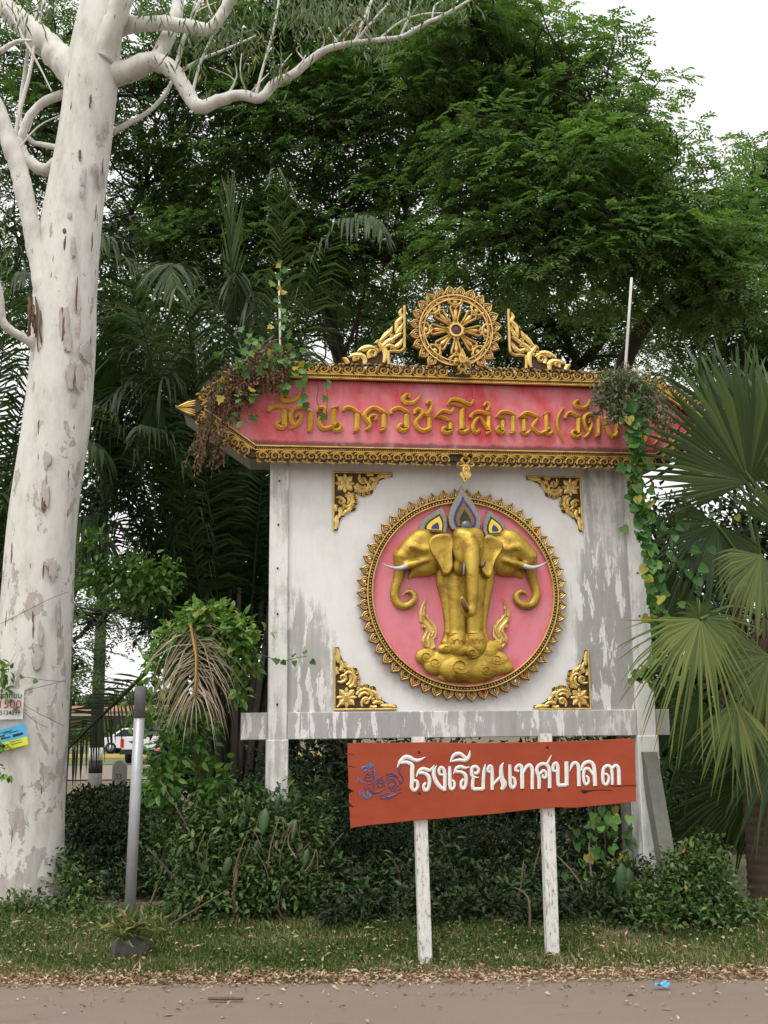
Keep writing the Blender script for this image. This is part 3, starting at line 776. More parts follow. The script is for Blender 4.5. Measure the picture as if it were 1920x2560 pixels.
    m.plate([(px_ - .045, pz_ - .03), (px_ - .052, pz_ - .055), (tipx, tipz), (px_ + .052, pz_ - .055), (px_ + .045, pz_ - .03)], HD + .03, HD + .075, 0, 0.006)
    m.ridge([(px_, pz_ - .05, .03), (tipx, tipz + .045, .014), (tipx, tipz + .02, .004)], HD + .075, .004, .008)
    m.build('pendant_tip', M['gold'], sign)
    return hb_o, HD
HEADER, HD = build_sign()

# ------------------------------------------------------------------ raised letters on the header
ZA, ZB, ZC, ZD = (660, 960), (920, 960), (1160, 970), (1380, 970)
ZS = 5.925
HEAD_TEXT = [
 (ZA, [[(60,405,40),(80,362,60),(140,327,56),(220,322,56),(300,350,52),(350,375,26)], [(305,372,74),(302,480,74),(300,600,74)], [(338,592,40),(275,645,62),(215,622,66),(188,595,60),(212,562,46),(252,552,22)]]),
 (ZA, [[(325,190,28),(332,160,40),(300,146,48),(258,185,56),(282,228,62),(350,247,56),(430,232,52),(500,190,46),(535,122,12)]]),
 (ZA, [[(440,605,54),(405,530,58),(392,440,58),(430,372,54),(500,336,52),(560,332,50),(630,365,52),(712,415,36)], [(465,498,22),(490,468,40),(525,450,50),(548,478,56),(535,535,56),(490,590,54),(430,640,46),(388,660,28)], [(690,420,64),(686,660,66),(640,702,26)]]),
 (ZA, [[(800,412,52),(798,372,42),(848,340,50),(892,352,60),(906,402,60),(880,452,56),(828,505,52),(815,562,60),(840,622,64),(882,655,60),(962,645,56),(1032,610,46),(1088,568,34)], [(1036,368,66),(1030,598,66)], [(1000,366,18),(1042,344,40),(1108,336,28)], [(1092,560,40),(1142,620,58),(1110,676,62),(1050,682,60),(1012,645,40)]]),
 (ZA, [[(1178,400,44),(1200,358,52),(1255,340,52),(1330,366,52),(1390,410,50),(1438,442,14)], [(1386,436,68),(1382,660,68)], [(1405,662,42),(1365,690,46),(1322,698,34)]]),
 (ZB, [[(40,598,54),(-20,520,58),(-50,460,58),(-20,400,56),(40,356,54),(100,345,54),(165,366,54),(230,408,50),(292,440,14)], [(38,605,50),(18,530,50),(35,480,48),(85,456,48),(128,472,44),(118,512,42),(88,532,34)], [(48,600,46),(15,650,50),(-35,678,34)], [(240,446,68),(236,640,68)], [(262,642,42),(222,676,44),(176,694,34)]]),
 (ZB, [[(350,440,52),(345,398,52),(400,360,52),(470,350,52),(560,392,52),(630,442,16)], [(578,446,70),(575,640,70)], [(608,642,40),(530,690,58),(462,652,64),(465,615,54),(500,590,44),(528,592,20)]]),
 (ZB, [[(604,196,44),(612,162,40),(580,146,48),(530,192,58),(522,232,60),(572,270,60),(650,275,54),(730,230,46),(788,136,10)]]),
 (ZB, [[(698,434,50),(700,392,50),(750,364,54),(800,400,60),(800,450,60),(742,510,48),(710,560,62),(732,632,64),(825,690,60),(935,642,50)], [(914,650,62),(914,490,62)], [(838,440,38),(892,456,48),(952,492,14)], [(888,440,40),(932,370,50),(950,312,54),(932,266,50),(905,250,48),(868,292,42)]]),
 (ZB, [[(985,492,10),(1060,420,44),(1130,386,50),(1220,412,50),(1250,400,46),(1266,352,36)], [(985,492,10),(1080,480,40),(1170,510,46),(1268,568,16)], [(1230,566,60),(1226,668,60)], [(1258,688,38),(1170,724,54),(1120,690,60),(1120,650,50),(1160,634,40),(1184,656,20)]]),
 (ZB, [[(1172,302,10),(1240,226,48),(1330,220,50),(1430,255,50),(1520,300,48),(1552,262,46),(1568,228,42)], [(1172,302,10),(1270,290,34),(1370,315,36),(1468,358,12)], [(1435,362,30),(1396,400,66),(1396,660,66)], [(1336,680,20),(1400,712,54),(1470,690,60),(1486,640,50),(1448,632,28)]]),
 (ZC, [[(100,435,52),(130,382,50),(190,346,50),(280,350,50),(360,380,46),(414,408,12)], [(210,600,30),(238,612,44),(182,660,54),(140,600,58),(150,520,58),(200,450,48),(245,430,24)], [(240,432,34),(300,510,50),(362,596,54)], [(376,416,62),(372,622,62)], [(400,636,36),(330,682,38)], [(338,334,38),(372,272,50),(372,230,50),(330,218,44),(298,264,38)]]),
 (ZC, [[(476,424,14),(540,360,48),(620,340,50),(700,365,52),(768,418,26)], [(736,416,68),(736,640,68)], [(764,642,42),(682,676,40)], [(470,424,14),(540,420,38),(622,462,10)], [(582,476,58),(582,625,58)], [(612,630,38),(565,670,48),(500,622,58),(500,590,48),(542,568,28)]]),
 (ZC, [[(812,434,14),(880,376,48),(960,360,50),(1040,390,50),(1124,442,14)], [(828,425,32),(900,418,40),(958,452,12)], [(896,462,62),(896,635,60)], [(838,642,14),(900,680,48),(960,656,48),(990,616,24)], [(1098,446,40),(1050,510,54),(1020,570,50),(1070,630,50),(1130,670,54),(1200,640,50),(1272,588,36)], [(1226,384,58),(1226,606,58)], [(1188,386,16),(1230,364,34),(1290,368,30)], [(1282,586,38),(1312,640,50),(1260,682,54),(1206,660,40)]]),
 (ZC, [[(1488,278,6),(1420,370,36),(1386,490,44),(1400,610,40),(1440,700,30),(1492,804,6)]]),
 (ZD, [[(198,446,50),(214,402,46),(260,360,50),(330,380,50),(380,410,50),(438,432,16)], [(400,444,64),(400,666,64)], [(432,678,40),(375,724,50),(310,680,58),(310,640,48),(350,624,34),(368,648,16)]]),
 (ZD, [[(412,204,34),(390,180,40),(345,210,54),(345,250,58),(420,290,54),(500,280,48),(545,230,44),(562,160,12)]]),
 (ZD, [[(545,640,46),(500,570,54),(480,480,54),(500,410,54),(570,376,50),(640,400,50),(695,450,56)], [(692,436,62),(696,676,62)], [(702,684,44),(644,722,30)], [(540,520,20),(578,488,26),(592,540,46),(570,610,50),(530,690,44),(484,728,22)]]),
 (ZD, [[(800,420,46),(800,520,58),(838,620,64),(905,722,60),(965,660,60),(962,500,60),(900,430,40)], [(930,440,40),(985,400,44),(1020,350,40)]]),
 (ZD, [[(800,190,40),(826,268,36),(900,300,40),(965,262,30)]]),
 (ZD, [[(1085,480,44),(1130,432,50),(1200,452,46),(1256,492,14)], [(1216,488,60),(1216,728,60)]]),
 (ZD, [[(1368,440,44),(1406,420,44),(1424,490,52),(1412,610,56),(1398,720,50),(1372,806,38),(1326,808,26)]]),
 (ZD, [[(1518,388,6),(1580,460,40),(1622,560,44),(1620,680,40),(1570,770,30),(1516,828,6)]]),
]
def build_letters():
    for (ox, oy), strokes in HEAD_TEXT:
        m = MB()
        for st in strokes:
            pts = []
            for x, y, w in st:
                X, Z = wl(ox + x / ZS, oy + y / ZS, HD + .03); pts.append((X, Z, w / ZS * 0.00375))
            m.ridge(pts, HD, 0.020, 0.027, 0, 2)
        m.build('letter', M['gold_letter'], HEADER)
build_letters()
# smooth-blended solids sampled on a grid and skinned with a surface net
class Field:
    def __init__(s, lo, hi, h):
        s.lo = np.array(lo); s.h = h; s.n = np.ceil((np.array(hi) - s.lo) / h).astype(int) + 1
        s.F = np.full(tuple(s.n), .08, np.float32)
    def _win(s, lo, hi):
        a = np.clip(np.floor((lo - s.lo) / s.h).astype(int), 0, s.n - 1); b = np.clip(np.ceil((hi - s.lo) / s.h).astype(int) + 1, 1, s.n)
        ax = [s.lo[i] + np.arange(a[i], b[i]) * s.h for i in range(3)]
        return tuple(slice(a[i], b[i]) for i in range(3)), np.stack(np.meshgrid(*ax, indexing='ij'), -1)
    def _mix(s, sl, d, k):
        a = s.F[sl]; hh = np.maximum(k - np.abs(a - d), 0) / k; s.F[sl] = np.minimum(a, d) - hh * hh * k * .25
    def ell(s, c, r, k=.02):
        c = np.array(c, float); r = np.array(r, float); sl, P = s._win(c - r - .08, c + r + .08)
        if P.size == 0: return
        q = P - c; k0 = np.linalg.norm(q / r, axis=-1); k1 = np.linalg.norm(q / (r * r), axis=-1)
        s._mix(sl, (k0 * (k0 - 1) / np.maximum(k1, 1e-6)).astype(np.float32), k)
    def chain(s, pts, rad, k=.02):
        pts = np.array([tuple(p) for p in pts], float); R_ = max(rad); lo = pts.min(0) - R_ - .08; hi = pts.max(0) + R_ + .08
        sl, P = s._win(lo, hi)
        if P.size == 0: return
        D = np.full(P.shape[:3], .3, np.float32)
        for i in range(len(pts) - 1):
            ab = pts[i + 1] - pts[i]; rm = max(rad[i], rad[i + 1]) + k + .012
            a0 = np.minimum(pts[i], pts[i + 1]) - rm; b0 = np.maximum(pts[i], pts[i + 1]) + rm; org = P[0, 0, 0]
            ia = np.clip(np.floor((a0 - org) / s.h).astype(int), 0, None); ib = np.maximum(np.ceil((b0 - org) / s.h).astype(int) + 1, ia)
            w = tuple(slice(ia[j], ib[j]) for j in range(3)); Q_ = P[w]
            if Q_.size == 0: continue
            t = np.clip(((Q_ - pts[i]) @ ab) / max(ab @ ab, 1e-12), 0, 1)
            d = np.linalg.norm(Q_ - pts[i] - t[..., None] * ab, axis=-1) - (rad[i] + (rad[i + 1] - rad[i]) * t); D[w] = np.minimum(D[w], d)
        s._mix(sl, D.astype(np.float32), k)
    def mesh(s, name, mat):
        F = s.F; C = [F[i:F.shape[0] - 1 + i, j:F.shape[1] - 1 + j, k:F.shape[2] - 1 + k] for i in (0, 1) for j in (0, 1) for k in (0, 1)]
        S = [c < 0 for c in C]; anyv = np.logical_or.reduce(S); allv = np.logical_and.reduce(S); act = anyv & ~allv
        idx = np.full(act.shape, -1, np.int64); ii = np.argwhere(act); idx[act] = np.arange(len(ii))
        vals = np.stack([c[act] for c in C], 1); off = np.array([(i, j, k) for i in (0, 1) for j in (0, 1) for k in (0, 1)], float)
        acc = np.zeros((len(ii), 3)); cnt = np.zeros(len(ii))
        for a in range(8):
            for b in range(a + 1, 8):
                if np.abs(off[a] - off[b]).sum() != 1: continue
                va, vb = vals[:, a], vals[:, b]; m = (va < 0) != (vb < 0); t = va[m] / (va[m] - vb[m])
                acc[m] += off[a] + (off[b] - off[a]) * t[:, None]; cnt[m] += 1
        V = s.lo + (ii + acc / cnt[:, None]) * s.h
        Q = []; sg = F < 0
        for ax in range(3):
            o1, o2 = [(1, 2), (2, 0), (0, 1)][ax]
            s0 = np.take(sg, np.arange(sg.shape[ax] - 1), ax); s1 = np.take(sg, np.arange(1, sg.shape[ax]), ax)
            e = np.argwhere(s0 != s1); e = e[(e[:, o1] > 0) & (e[:, o2] > 0) & (e[:, o1] < sg.shape[o1] - 1) & (e[:, o2] < sg.shape[o2] - 1)]
            fl = s0[tuple(e.T)]
            def cell(d1, d2):
                c = e.copy(); c[:, o1] += d1; c[:, o2] += d2; return idx[tuple(c.T)]
            q = np.stack([cell(-1, -1), cell(0, -1), cell(0, 0), cell(-1, 0)], 1); q[~fl] = q[~fl][:, ::-1]; Q.append(q)
        Q = np.concatenate(Q); Q = Q[(Q >= 0).all(1)]
        T = np.concatenate([Q[:, [0, 1, 2]], Q[:, [0, 2, 3]]])
        return tri_mesh(name, V, T, mat, smooth=True)

# ------------------------------------------------------------------ wheel, fins, corners, medallion
def thing_on_wall(name, px, py, d, label, cat, group=None):
    x, z = wl(px, py, d)
    w = WO + WU * x + WN * d + Vector((0, 0, z))
    o = empty(name, w, WA, label, cat, group)
    def loc(qx, qy, dd=d):
        X, Z = wl(qx, qy, dd); return (X - x, Z - z)
    return o, loc
PXM = abs(wl(1257, 1000, .2)[0] - wl(1157, 1000, .2)[0]) / 100.0

def petal_mesh(w, h, mats, name='petal'):
    "flame-shaped petal: stepped leaf plates with a hollow for a jewel; foot at origin, tip +z"
    m = MB()
    def leaf(k, zb):
        return [(-.30 * w * k, zb), (-.50 * w * k, zb + .26 * h * k), (-.40 * w * k, zb + .55 * h * k), (-.12 * w * k, zb + .82 * h * k), (0, zb + h * k),
                (.12 * w * k, zb + .82 * h * k), (.40 * w * k, zb + .55 * h * k), (.50 * w * k, zb + .26 * h * k), (.30 * w * k, zb)]
    m.plate(leaf(1.0, 0)[::-1], -0.02, 0.012, 1)
    def rim(k, zb, wd, d):
        pts = leaf(k, zb); return m.ridge([(x, z, wd if i not in (0, 4, 8) else wd * .6) for i, (x, z) in enumerate(pts)], d, .008, .006, 0, 1)
    rim(.84, .04 * h, .13 * w, .012)
    rim(.50, .13 * h, .11 * w, .012)
    return m.mesh(name, mats)
def jewel_mesh(r, mat):
    m = MB(); n = 8
    vs = [(r * .8 * math.cos(t), 0, r * math.sin(t)) for t in [2 * math.pi * k / n for k in range(n)]]
    vs += [(r * .45 * math.cos(t), -r * .5, r * .6 * math.sin(t)) for t in [2 * math.pi * k / n for k in range(n)]]
    m.add(vs, [(k, (k + 1) % n, n + (k + 1) % n, n + k) for k in range(n)] + [tuple(range(n, 2 * n))], 0, False)
    return m.mesh('jewel', mat)

def build_wheel():
    root, loc = thing_on_wall('wheel_ornament', 1139, 827, .20, 'openwork gold eight-spoked wheel with petal rim standing on top of the header', 'ornament')
    S = PXM; RO, RI = 93 * S, 79 * S
    def ring(m, r0, r1, d0, d1, mi=0, n=64):
        vs = []
        for k in range(n):
            t = 2 * math.pi * k / n; c, s = math.cos(t), math.sin(t)
            vs += [(r0 * c, -d0, r0 * s), (r0 * c, -d1, r0 * s), (r1 * c, -d1, r1 * s), (r1 * c, -d0, r1 * s)]
        fs = []
        for k in range(n):
            j = (k + 1) % n
            for q in range(4): fs.append((k * 4 + q, j * 4 + q, j * 4 + (q + 1) % 4, k * 4 + (q + 1) % 4))
        m.add(vs, fs, mi)
    m = MB(); ring(m, RI, RO, -0.035, .012, 1); ring(m, RI, RI + .009, .012, .026); ring(m, RO - .010, RO, .012, .026)
    mid = (RI + RO) / 2; wv = []
    for k in range(16):   # vine running round the rim with blossoms
        a0 = 2 * math.pi * k / 16
        pts = []
        for q in range(5):
            a = a0 + 2 * math.pi / 16 * q / 4; r_ = mid + (.010 if k % 2 else -.010) * math.sin(math.pi * q / 4)
            pts.append((r_ * math.cos(a), r_ * math.sin(a), .013))
        m.ridge(pts, .012, .006, .007, 0, 1)
        r_ = mid + (-.008 if k % 2 else .008); a = a0 + math.pi / 16
        m.ellipsoid((r_ * math.cos(a), -.014, r_ * math.sin(a)), (.011, .010, .011), 6, 4)
    m.build('rim', [M['gold'], M['recess_red']], root)
    # petals
    n = 24; pm = petal_mesh(27 * S, 28 * S, [M['gold'], M['recess_red']])
    jm = {k: jewel_mesh(4.6 * S, M[k]) for k in ('mirror', 'jewel_green')}
    for k in range(n):
        a = 2 * math.pi * (k + .5) / n
        if math.sin(a) < -0.86: continue
        r_ = RO - .004
        o = link('petal', pm, root, (r_ * math.cos(a), 0, r_ * math.sin(a)), (0, math.pi / 2 - a, 0))
        link('jewel', jm['jewel_green' if k == 8 else 'mirror'], o, (0, -.013, 10 * S))
    # spokes
    sm = MB()
    def P(r_, w): return (w * S, r_ * S)
    half = [(18, 4), (36, 8), (52, 14), (62, 15.5), (66, 12)]
    sm.plate([P(r_, -w) for r_, w in half] + [P(72, -5), P(72, 5)] + [P(r_, w) for r_, w in half[::-1]], -.03, .010, 1)
    for s in (-1, 1):
        sm.ridge([(s * 3 * S, 18 * S, 3 * S), (s * 6.5 * S, 36 * S, 4 * S), (s * 11.5 * S, 52 * S, 4.5 * S), (s * 12.5 * S, 60 * S, 4 * S), (s * 6 * S, 63 * S, 4 * S), (0, 57 * S, 4 * S)], .010, .012, .008, 0, 2)
        sm.ridge([(s * 15 * S, 79 * S, 4 * S), (s * 14.5 * S, 73 * S, 5 * S), (s * 8 * S, 67 * S, 5 * S), (0, 65.5 * S, 5 * S)], .010, .014, .008, 0, 2)
        sm.ridge([(s * 21 * S, 77 * S, 2 * S), (s * 16 * S, 71 * S, 4 * S), (s * 12 * S, 68 * S, 3 * S)], .006, .012, .006, 0, 1)
    sm.ridge([(0, 20 * S, 3 * S), (0, 40 * S, 7 * S), (0, 50 * S, 9 * S), (0, 56 * S, 2 * S)], .010, .008, .010, 0, 2)
    sm.ellipsoid((0, -.012, 75 * S), (7 * S, .010, 5 * S), 8, 5, 0)
    sme = sm.mesh('spoke', [M['gold'], M['recess_red']])
    for k in range(8): link('spoke', sme, root, (0, 0, 0), (0, k * math.pi / 4, 0))
    hm = MB(); ring(hm, 13 * S, 18 * S, -.03, .034, 0, 24)
    vs = [(0, -.012, 0)] + [((25 if k % 2 else 19) * S * math.cos(2 * math.pi * k / 24), -.016, (25 if k % 2 else 19) * S * math.sin(2 * math.pi * k / 24)) for k in range(24)]
    hm.add(vs, [(0, 1 + k, 1 + (k + 1) % 24) for k in range(24)]); hub = hm.build('hub', M['gold'], root)
    c = MB(); c.ellipsoid((0, -.016, 0), (13 * S, .012, 13 * S), 16, 8); c.build('hub_jewel', M['trunk_tip'], hub)
    st = MB(); st.box(-.03, .03, -.01, .02, -RO - .05, -RI); st.box(-.22, -.19, .0, .02, -RO - .04, -RO * .55); st.box(.19, .22, .0, .02, -RO - .04, -RO * .55)
    st.build('mount', M['recess'], root)
build_wheel()

def spiral(cx, cz, r, a0, turns, w, n=10, dirn=1):
    return [(cx + math.cos(a0 + dirn * 2 * math.pi * turns * i / n) * r * (1 - .88 * i / n), cz + math.sin(a0 + dirn * 2 * math.pi * turns * i / n) * r * (1 - .88 * i / n), w * (1 - .45 * i / n)) for i in range(n + 1)]

def build_fins():
    ox, oy, s = 830, 740, 5.925
    out = [(1060,135),(1085,150),(1088,780),(1060,830),(1010,850),(856,850),(854,1030),(140,1030),(150,960),(145,925),(200,935),(262,905),(380,850),(360,845),(400,815),(470,780),(560,740),(610,750),(640,735),(625,715),(660,650),(690,660),(730,620),(770,545),(830,510),(890,455),(900,520),(925,480),(920,400),(930,340),(980,295),(985,235),(1020,200),(1030,150)]
    holes = []
    root, loc = thing_on_wall('fin_ornament', 1009, 900, .20, 'gold openwork flame fin on the header, on the side nearest the dead vine', 'ornament', 'flame fins beside the wheel')
    def Q(x, y): return loc(ox + x / s, oy + y / s, .20)
    k = PXM / s
    m = MB(); m.plate([Q(x, y) for x, y in out], -.03, .010, 1)
    def R_(pts, w=34): m.ridge([(*Q(p[0], p[1]), (p[2] if len(p) > 2 else w) * k * 1.3) for p in pts], .010, .012, .010, 0, 2)
    R_([(1068,150,26),(1068,400,28),(1070,740,28),(1050,800,30),(990,832,30),(838,834,32),(838,1020,32)])
    R_([(1030,200,16),(1000,260,40),(1030,330,40),(960,400,46),(950,470,40),(930,540,14)])
    R_([(1050,420,14),(1020,470,40),(985,530,50),(940,570,30)])
    R_([(890,460,10),(860,530,46),(790,590,56),(740,650,40),(690,690,20)])
    R_([(1040,560,14),(980,590,40),(890,650,46),(800,700,50),(740,770,34)])
    R_([(1045,640,14),(1000,720,50),(930,770,46),(850,740,40),(780,770,30)])
    R_([(640,710,20),(680,690,50),(720,740,56),(770,800,60),(790,900,56),(760,1000,30)])
    R_([(370,840,14),(450,790,50),(540,770,56),(620,790,50),(690,840,44)])
    R_([(240,920,14),(320,890,50),(420,890,60),(480,940,60),(480,1020,40)])
    R_([(150,930,14),(200,950,50),(240,1010,40)])
    for cx, cy, r_, w in ((600,870,75,44),(700,820,30,24),(490,810,34,26),(360,940,48,34),(890,605,30,24),(1012,415,26,22),(900,690,26,22),(735,690,26,22),(680,690,28,22),(850,530,26,22),(650,770,22,20),(890,775,24,20)):
        pts = spiral(cx, cy, r_, 2.2, 1.3, w, 8); R_(pts, w)
    me = m.mesh('fin', [M['gold'], M['recess']])
    link('scrollwork', me, root)
    sp = MB(); sp.box(*sorted((Q(300,0)[0], Q(330,0)[0])), .0, .03, Q(0,1060)[1], Q(0,960)[1]); sp.build('mount', M['recess'], root)
    # mirrored twin on the other side of the wheel
    xw, _ = wl(1142, 827, .2); xl, zl = wl(1009, 900, .2)
    root2 = empty('fin_ornament', WO + WU * (2 * xw - xl) + WN * .20 + Vector((0, 0, zl)), WA, 'gold openwork flame fin on the header, on the side nearest the thin white rod', 'ornament', 'flame fins beside the wheel')
    link('scrollwork', me, root2, scale=(-1, 1, 1)); 
build_fins()

def build_corners():
    # leg along +x and +z from the corner at the origin, unit = leg length
    m = MB(); T = .012
    half = [(0, 0), (1.0, 0), (1.0, .075), (.955, .085), (.93, .05), (.86, .11), (.79, .14), (.76, .155), (.77, .19), (.71, .205), (.69, .26), (.67, .31), (.665, .36), (.62, .385), (.56, .39), (.52, .42), (.47, .405), (.42, .37), (.385, .375)]
    other = [(y, x) for x, y in half[::-1]][:-1]
    poly = half + other[0:]
    m.plate(poly, 0, T, 1)
    def R_(pts, mir=True, sd=.012, tp=.012):
        m.ridge([(x, y, w) for x, y, w in pts], T, sd, tp, 0, 2)
        if mir: m.ridge([(y, x, w) for x, y, w in pts], T, sd, tp, 0, 2)
    R_([(.0, .013, .028), (1.0, .013, .028)])
    R_([(.98, .04, .05), (.93, .055, .05), (.84, .06, .085), (.74, .07, .03)])
    R_([(.36, .24, .05), (.40, .30, .06), (.48, .33, .06), (.57, .30, .06), (.60, .22, .05), (.56, .17, .04)])
    R_([(.40, .20, .04), (.43, .25, .05), (.50, .27, .05), (.55, .24, .04)])
    R_([(.45, .05, .03), (.44, .12, .05), (.49, .19, .05), (.55, .17, .04), (.53, .11, .04), (.49, .11, .03)])
    R_([(.60, .30, .05), (.65, .27, .07), (.69, .20, .06), (.75, .16, .04)])
    R_([(.62, .10, .05), (.69, .13, .07), (.76, .11, .05), (.80, .09, .02)])
    R_([(.57, .06, .05), (.62, .04, .06), (.68, .055, .04)])
    for x, y, r_ in ((.45, .365, .035), (.52, .38, .035), (.60, .345, .04), (.665, .24, .035), (.70, .17, .03), (.39, .325, .03), (.515, .125, .045), (.63, .155, .03)):
        R_(spiral(x, y, r_, 1.0, 1.2, .026, 7), True)
    for a in (45, 135, 225, 315):
        c, s = math.cos(R(a)), math.sin(R(a)); 
        R_([(.20 + c * .06, .20 + s * .06, .05), (.20 + c * .11, .20 + s * .11, .10), (.20 + c * .17, .20 + s * .17, .012)], False)
    for a in (0, 90, 180, 270):
        c, s = math.cos(R(a)), math.sin(R(a))
        R_([(.20 + c * .07, .20 + s * .07, .04), (.20 + c * .12, .20 + s * .12, .06), (.20 + c * .165, .20 + s * .165, .012)], False, .008, .010)
    R_([(.05, .05, .03), (.10, .10, .05)], False)
    me = m.mesh('leafwork', [M['gold'], M['recess']])
    r = MB()
    for r0, d in ((.075, .030), (.045, .040), (.018, .048)):
        n = 18
        vs = []
        for rr_, dd in ((r0, .012), (r0, d - .006), (r0 * .8, d), (r0 * .62, d), (r0 * .5, d - .010)):
            vs += [(.20 + rr_ * math.cos(2 * math.pi * k / n), -dd, .20 + rr_ * math.sin(2 * math.pi * k / n)) for k in range(n)]
        fs = [(j * n + k, j * n + (k + 1) % n, (j + 1) * n + (k + 1) % n, (j + 1) * n + k) for j in range(4) for k in range(n)] + [tuple(range(4 * n, 5 * n))]
        r.add(vs, fs, 0, True)
    rme = r.mesh('rosette', M['gold'])
    for (px, py), sx, sz, lab, ln in (((832, 1179), 1, -1, 'upper corner nearest the dead vine', 143), ((1451, 1192), -1, -1, 'upper corner nearest the heart-leaf vine', 136),
                                  ((835, 1776), 1, 1, 'lower corner nearest the dead palm frond', 144), ((1478, 1774), -1, 1, 'lower corner nearest the fan palm', 139)):
        o, _ = thing_on_wall('corner_ornament', px, py, .003, 'gold corner ornament in the ' + lab, 'ornament', 'corner ornaments round the medallion')
        L = ln * PXM * 1.02
        for nm, mm in (('leafwork', me), ('rosette', rme)): link(nm, mm, o, (0, -.002, 0), None, (sx * L, .55, sz * L))
build_corners()

def build_medallion():
    CX, CY = 1157, 1484
    root, loc = thing_on_wall('elephant_medallion', CX, CY, .03, 'round pink medallion with golden three-headed elephant and petal rim on white panel', 'medallion')
    S = abs(wl(CX + 100, CY, .05)[0] - wl(CX, CY, .05)[0]) / 100
    n = 96
    def disc(m, r, d0, d1, mi):
        m.plate([(r * math.cos(-2 * math.pi * k / n), r * math.sin(-2 * math.pi * k / n)) for k in range(n)], d0, d1, mi)
    m = MB(); disc(m, 226 * S, -.03, .03, 0); m.build('disc', M['disc_pink'], root)
    m = MB(); disc(m, 243 * S, -.029, .022, 0); m.build('backing', M['recess_red'], root)
    m = MB()
    def rg(r, w, d0, sd, tp):
        m.ridge([(r * S * math.cos(2 * math.pi * k / n), r * S * math.sin(2 * math.pi * k / n), w * S) for k in range(n + 1)], d0, sd, tp, 0, 1, .3)
    rg(225, 3.2, .022, .040, .006); rg(236, 3.2, .022, .036, .006)
    rim = m.build('ring', M['gold'], root)
    m = MB(); disc_n = 190
    m.ridge([(230.5 * S * math.cos(2 * math.pi * k / n), 230.5 * S * math.sin(2 * math.pi * k / n), 9 * S) for k in range(n + 1)], .022, .014, .0, 1, 1, .9)
    for k in range(disc_n):
        a = 2 * math.pi * k / disc_n; x, z, r_ = 230.5 * S * math.cos(a), 230.5 * S * math.sin(a), 3.0 * S
        vs = [(x + r_ * math.cos(t), -.036, z + r_ * math.sin(t)) for t in [j * math.pi / 3 for j in range(6)]] + [(x + r_ * .55 * math.cos(t), -.048, z + r_ * .55 * math.sin(t)) for t in [j * math.pi / 3 for j in range(6)]]
        m.add(vs, [(j, (j + 1) % 6, 6 + (j + 1) % 6, 6 + j) for j in range(6)] + [tuple(range(6, 12))], 0)
    o = m.build('bead_row', [M['gold'], M['recess']], root); o['kind'] = 'stuff'
    pm = petal_mesh(27 * S, 27.5 * S, [M['gold'], M['recess_red']])
    jm = {k: jewel_mesh(4.6 * S, M[k]) for k in ('mirror', 'jewel_white', 'jewel_red', 'jewel_green', 'jewel_blue')}
    N = 54; rr = random.Random(7)
    special = {}
    for ang, c in ((-148, 'jewel_white'), (-128, 'jewel_green'), (-121, 'jewel_red'), (-108, 'jewel_green'), (-95, 'jewel_white'), (-82, 'jewel_red'), (-68, 'jewel_blue'), (-61, 'jewel_white'), (-55, 'jewel_red'), (-35, 'jewel_white'), (38, 'jewel_red'), (44, 'jewel_green'), (150, 'jewel_green'), (163, 'jewel_white'), (170, 'jewel_white')):
        special[int(round((ang % 360) / (360 / N))) % N] = c
    for k in range(N):
        a = 2 * math.pi * k / N
        r_ = 235.5 * S
        o = link('petal', pm, root, (r_ * math.cos(a), -.014, r_ * math.sin(a)), (rr.uniform(-.05, .05), math.pi / 2 - a, 0), (1, 1, rr.uniform(.95, 1.05)))
        link('jewel', jm[special.get(k, 'mirror')], o, (0, -.013, 9.5 * S))
    # ---- the elephant, one continuous relief grown from overlapping masses
    def q6(x, y, d): X, Z = loc(940 + x / 3.7705, 1210 + y / 3.7705, .03 + d); return (X, -d, Z)
    def q5(x, y, d): X, Z = loc(960 + x / 4.1475, 1400 + y / 4.1475, .03 + d); return (X, -d, Z)
    k6 = S / 3.7705; k5 = S / 4.1475
    K6, K5 = k6, k5
    fld = Field((-.74, -.50, -.56), (.74, .02, .62), .0058)
    def E(x, y, d, rx, ry, rz, k=.03): fld.ell(q6(x, y, d), (rx * K6, rz * K6, ry * K6), k)
    def T6(pts, k=.02):
        c = catmull(pts, 3); fld.chain([q6(x, y, d) for x, y, d, r in c], [r * K6 for x, y, d, r in c], k)
    def T5(pts, k=.006):
        c = catmull(pts, 3); fld.chain([q5(x, y, d) for x, y, d, r in c], [r * K5 for x, y, d, r in c], k)
    # body: two front legs, the hind legs showing at both sides, chest
    T5([(735, 60, .0, 150), (735, 200, .02, 130), (745, 450, .035, 100), (752, 700, .04, 90), (752, 765, .042, 92), (748, 830, .045, 108), (745, 900, .045, 118)])
    T5([(950, 60, .0, 150), (950, 200, .02, 130), (940, 450, .035, 100), (938, 700, .04, 90), (940, 765, .042, 92), (946, 830, .045, 108), (950, 900, .045, 118)])
    T5([(600, 120, .03, 70), (606, 250, .03, 64), (648, 480, .03, 50), (665, 720, .035, 40), (640, 850, .035, 52)])
    T5([(1080, 120, .03, 70), (1074, 250, .03, 64), (1040, 480, .03, 50), (1022, 720, .035, 40), (1050, 850, .035, 52)])
    E(850, 720, .0, 220, 140, 110)
    # centre head: broad brow with two low domes, cheeks narrowing to the trunk
    E(865, 550, .14, 150, 125, 135, .03); E(798, 478, .165, 72, 62, 80, .035); E(936, 478, .165, 72, 62, 80, .035)
    E(785, 620, .165, 62, 90, 62, .035); E(955, 620, .165, 58, 90, 60, .035); E(868, 690, .16, 118, 120, 110, .03)
    E(790, 780, .13, 70, 82, 68, .02); E(952, 765, .12, 54, 74, 60, .02)
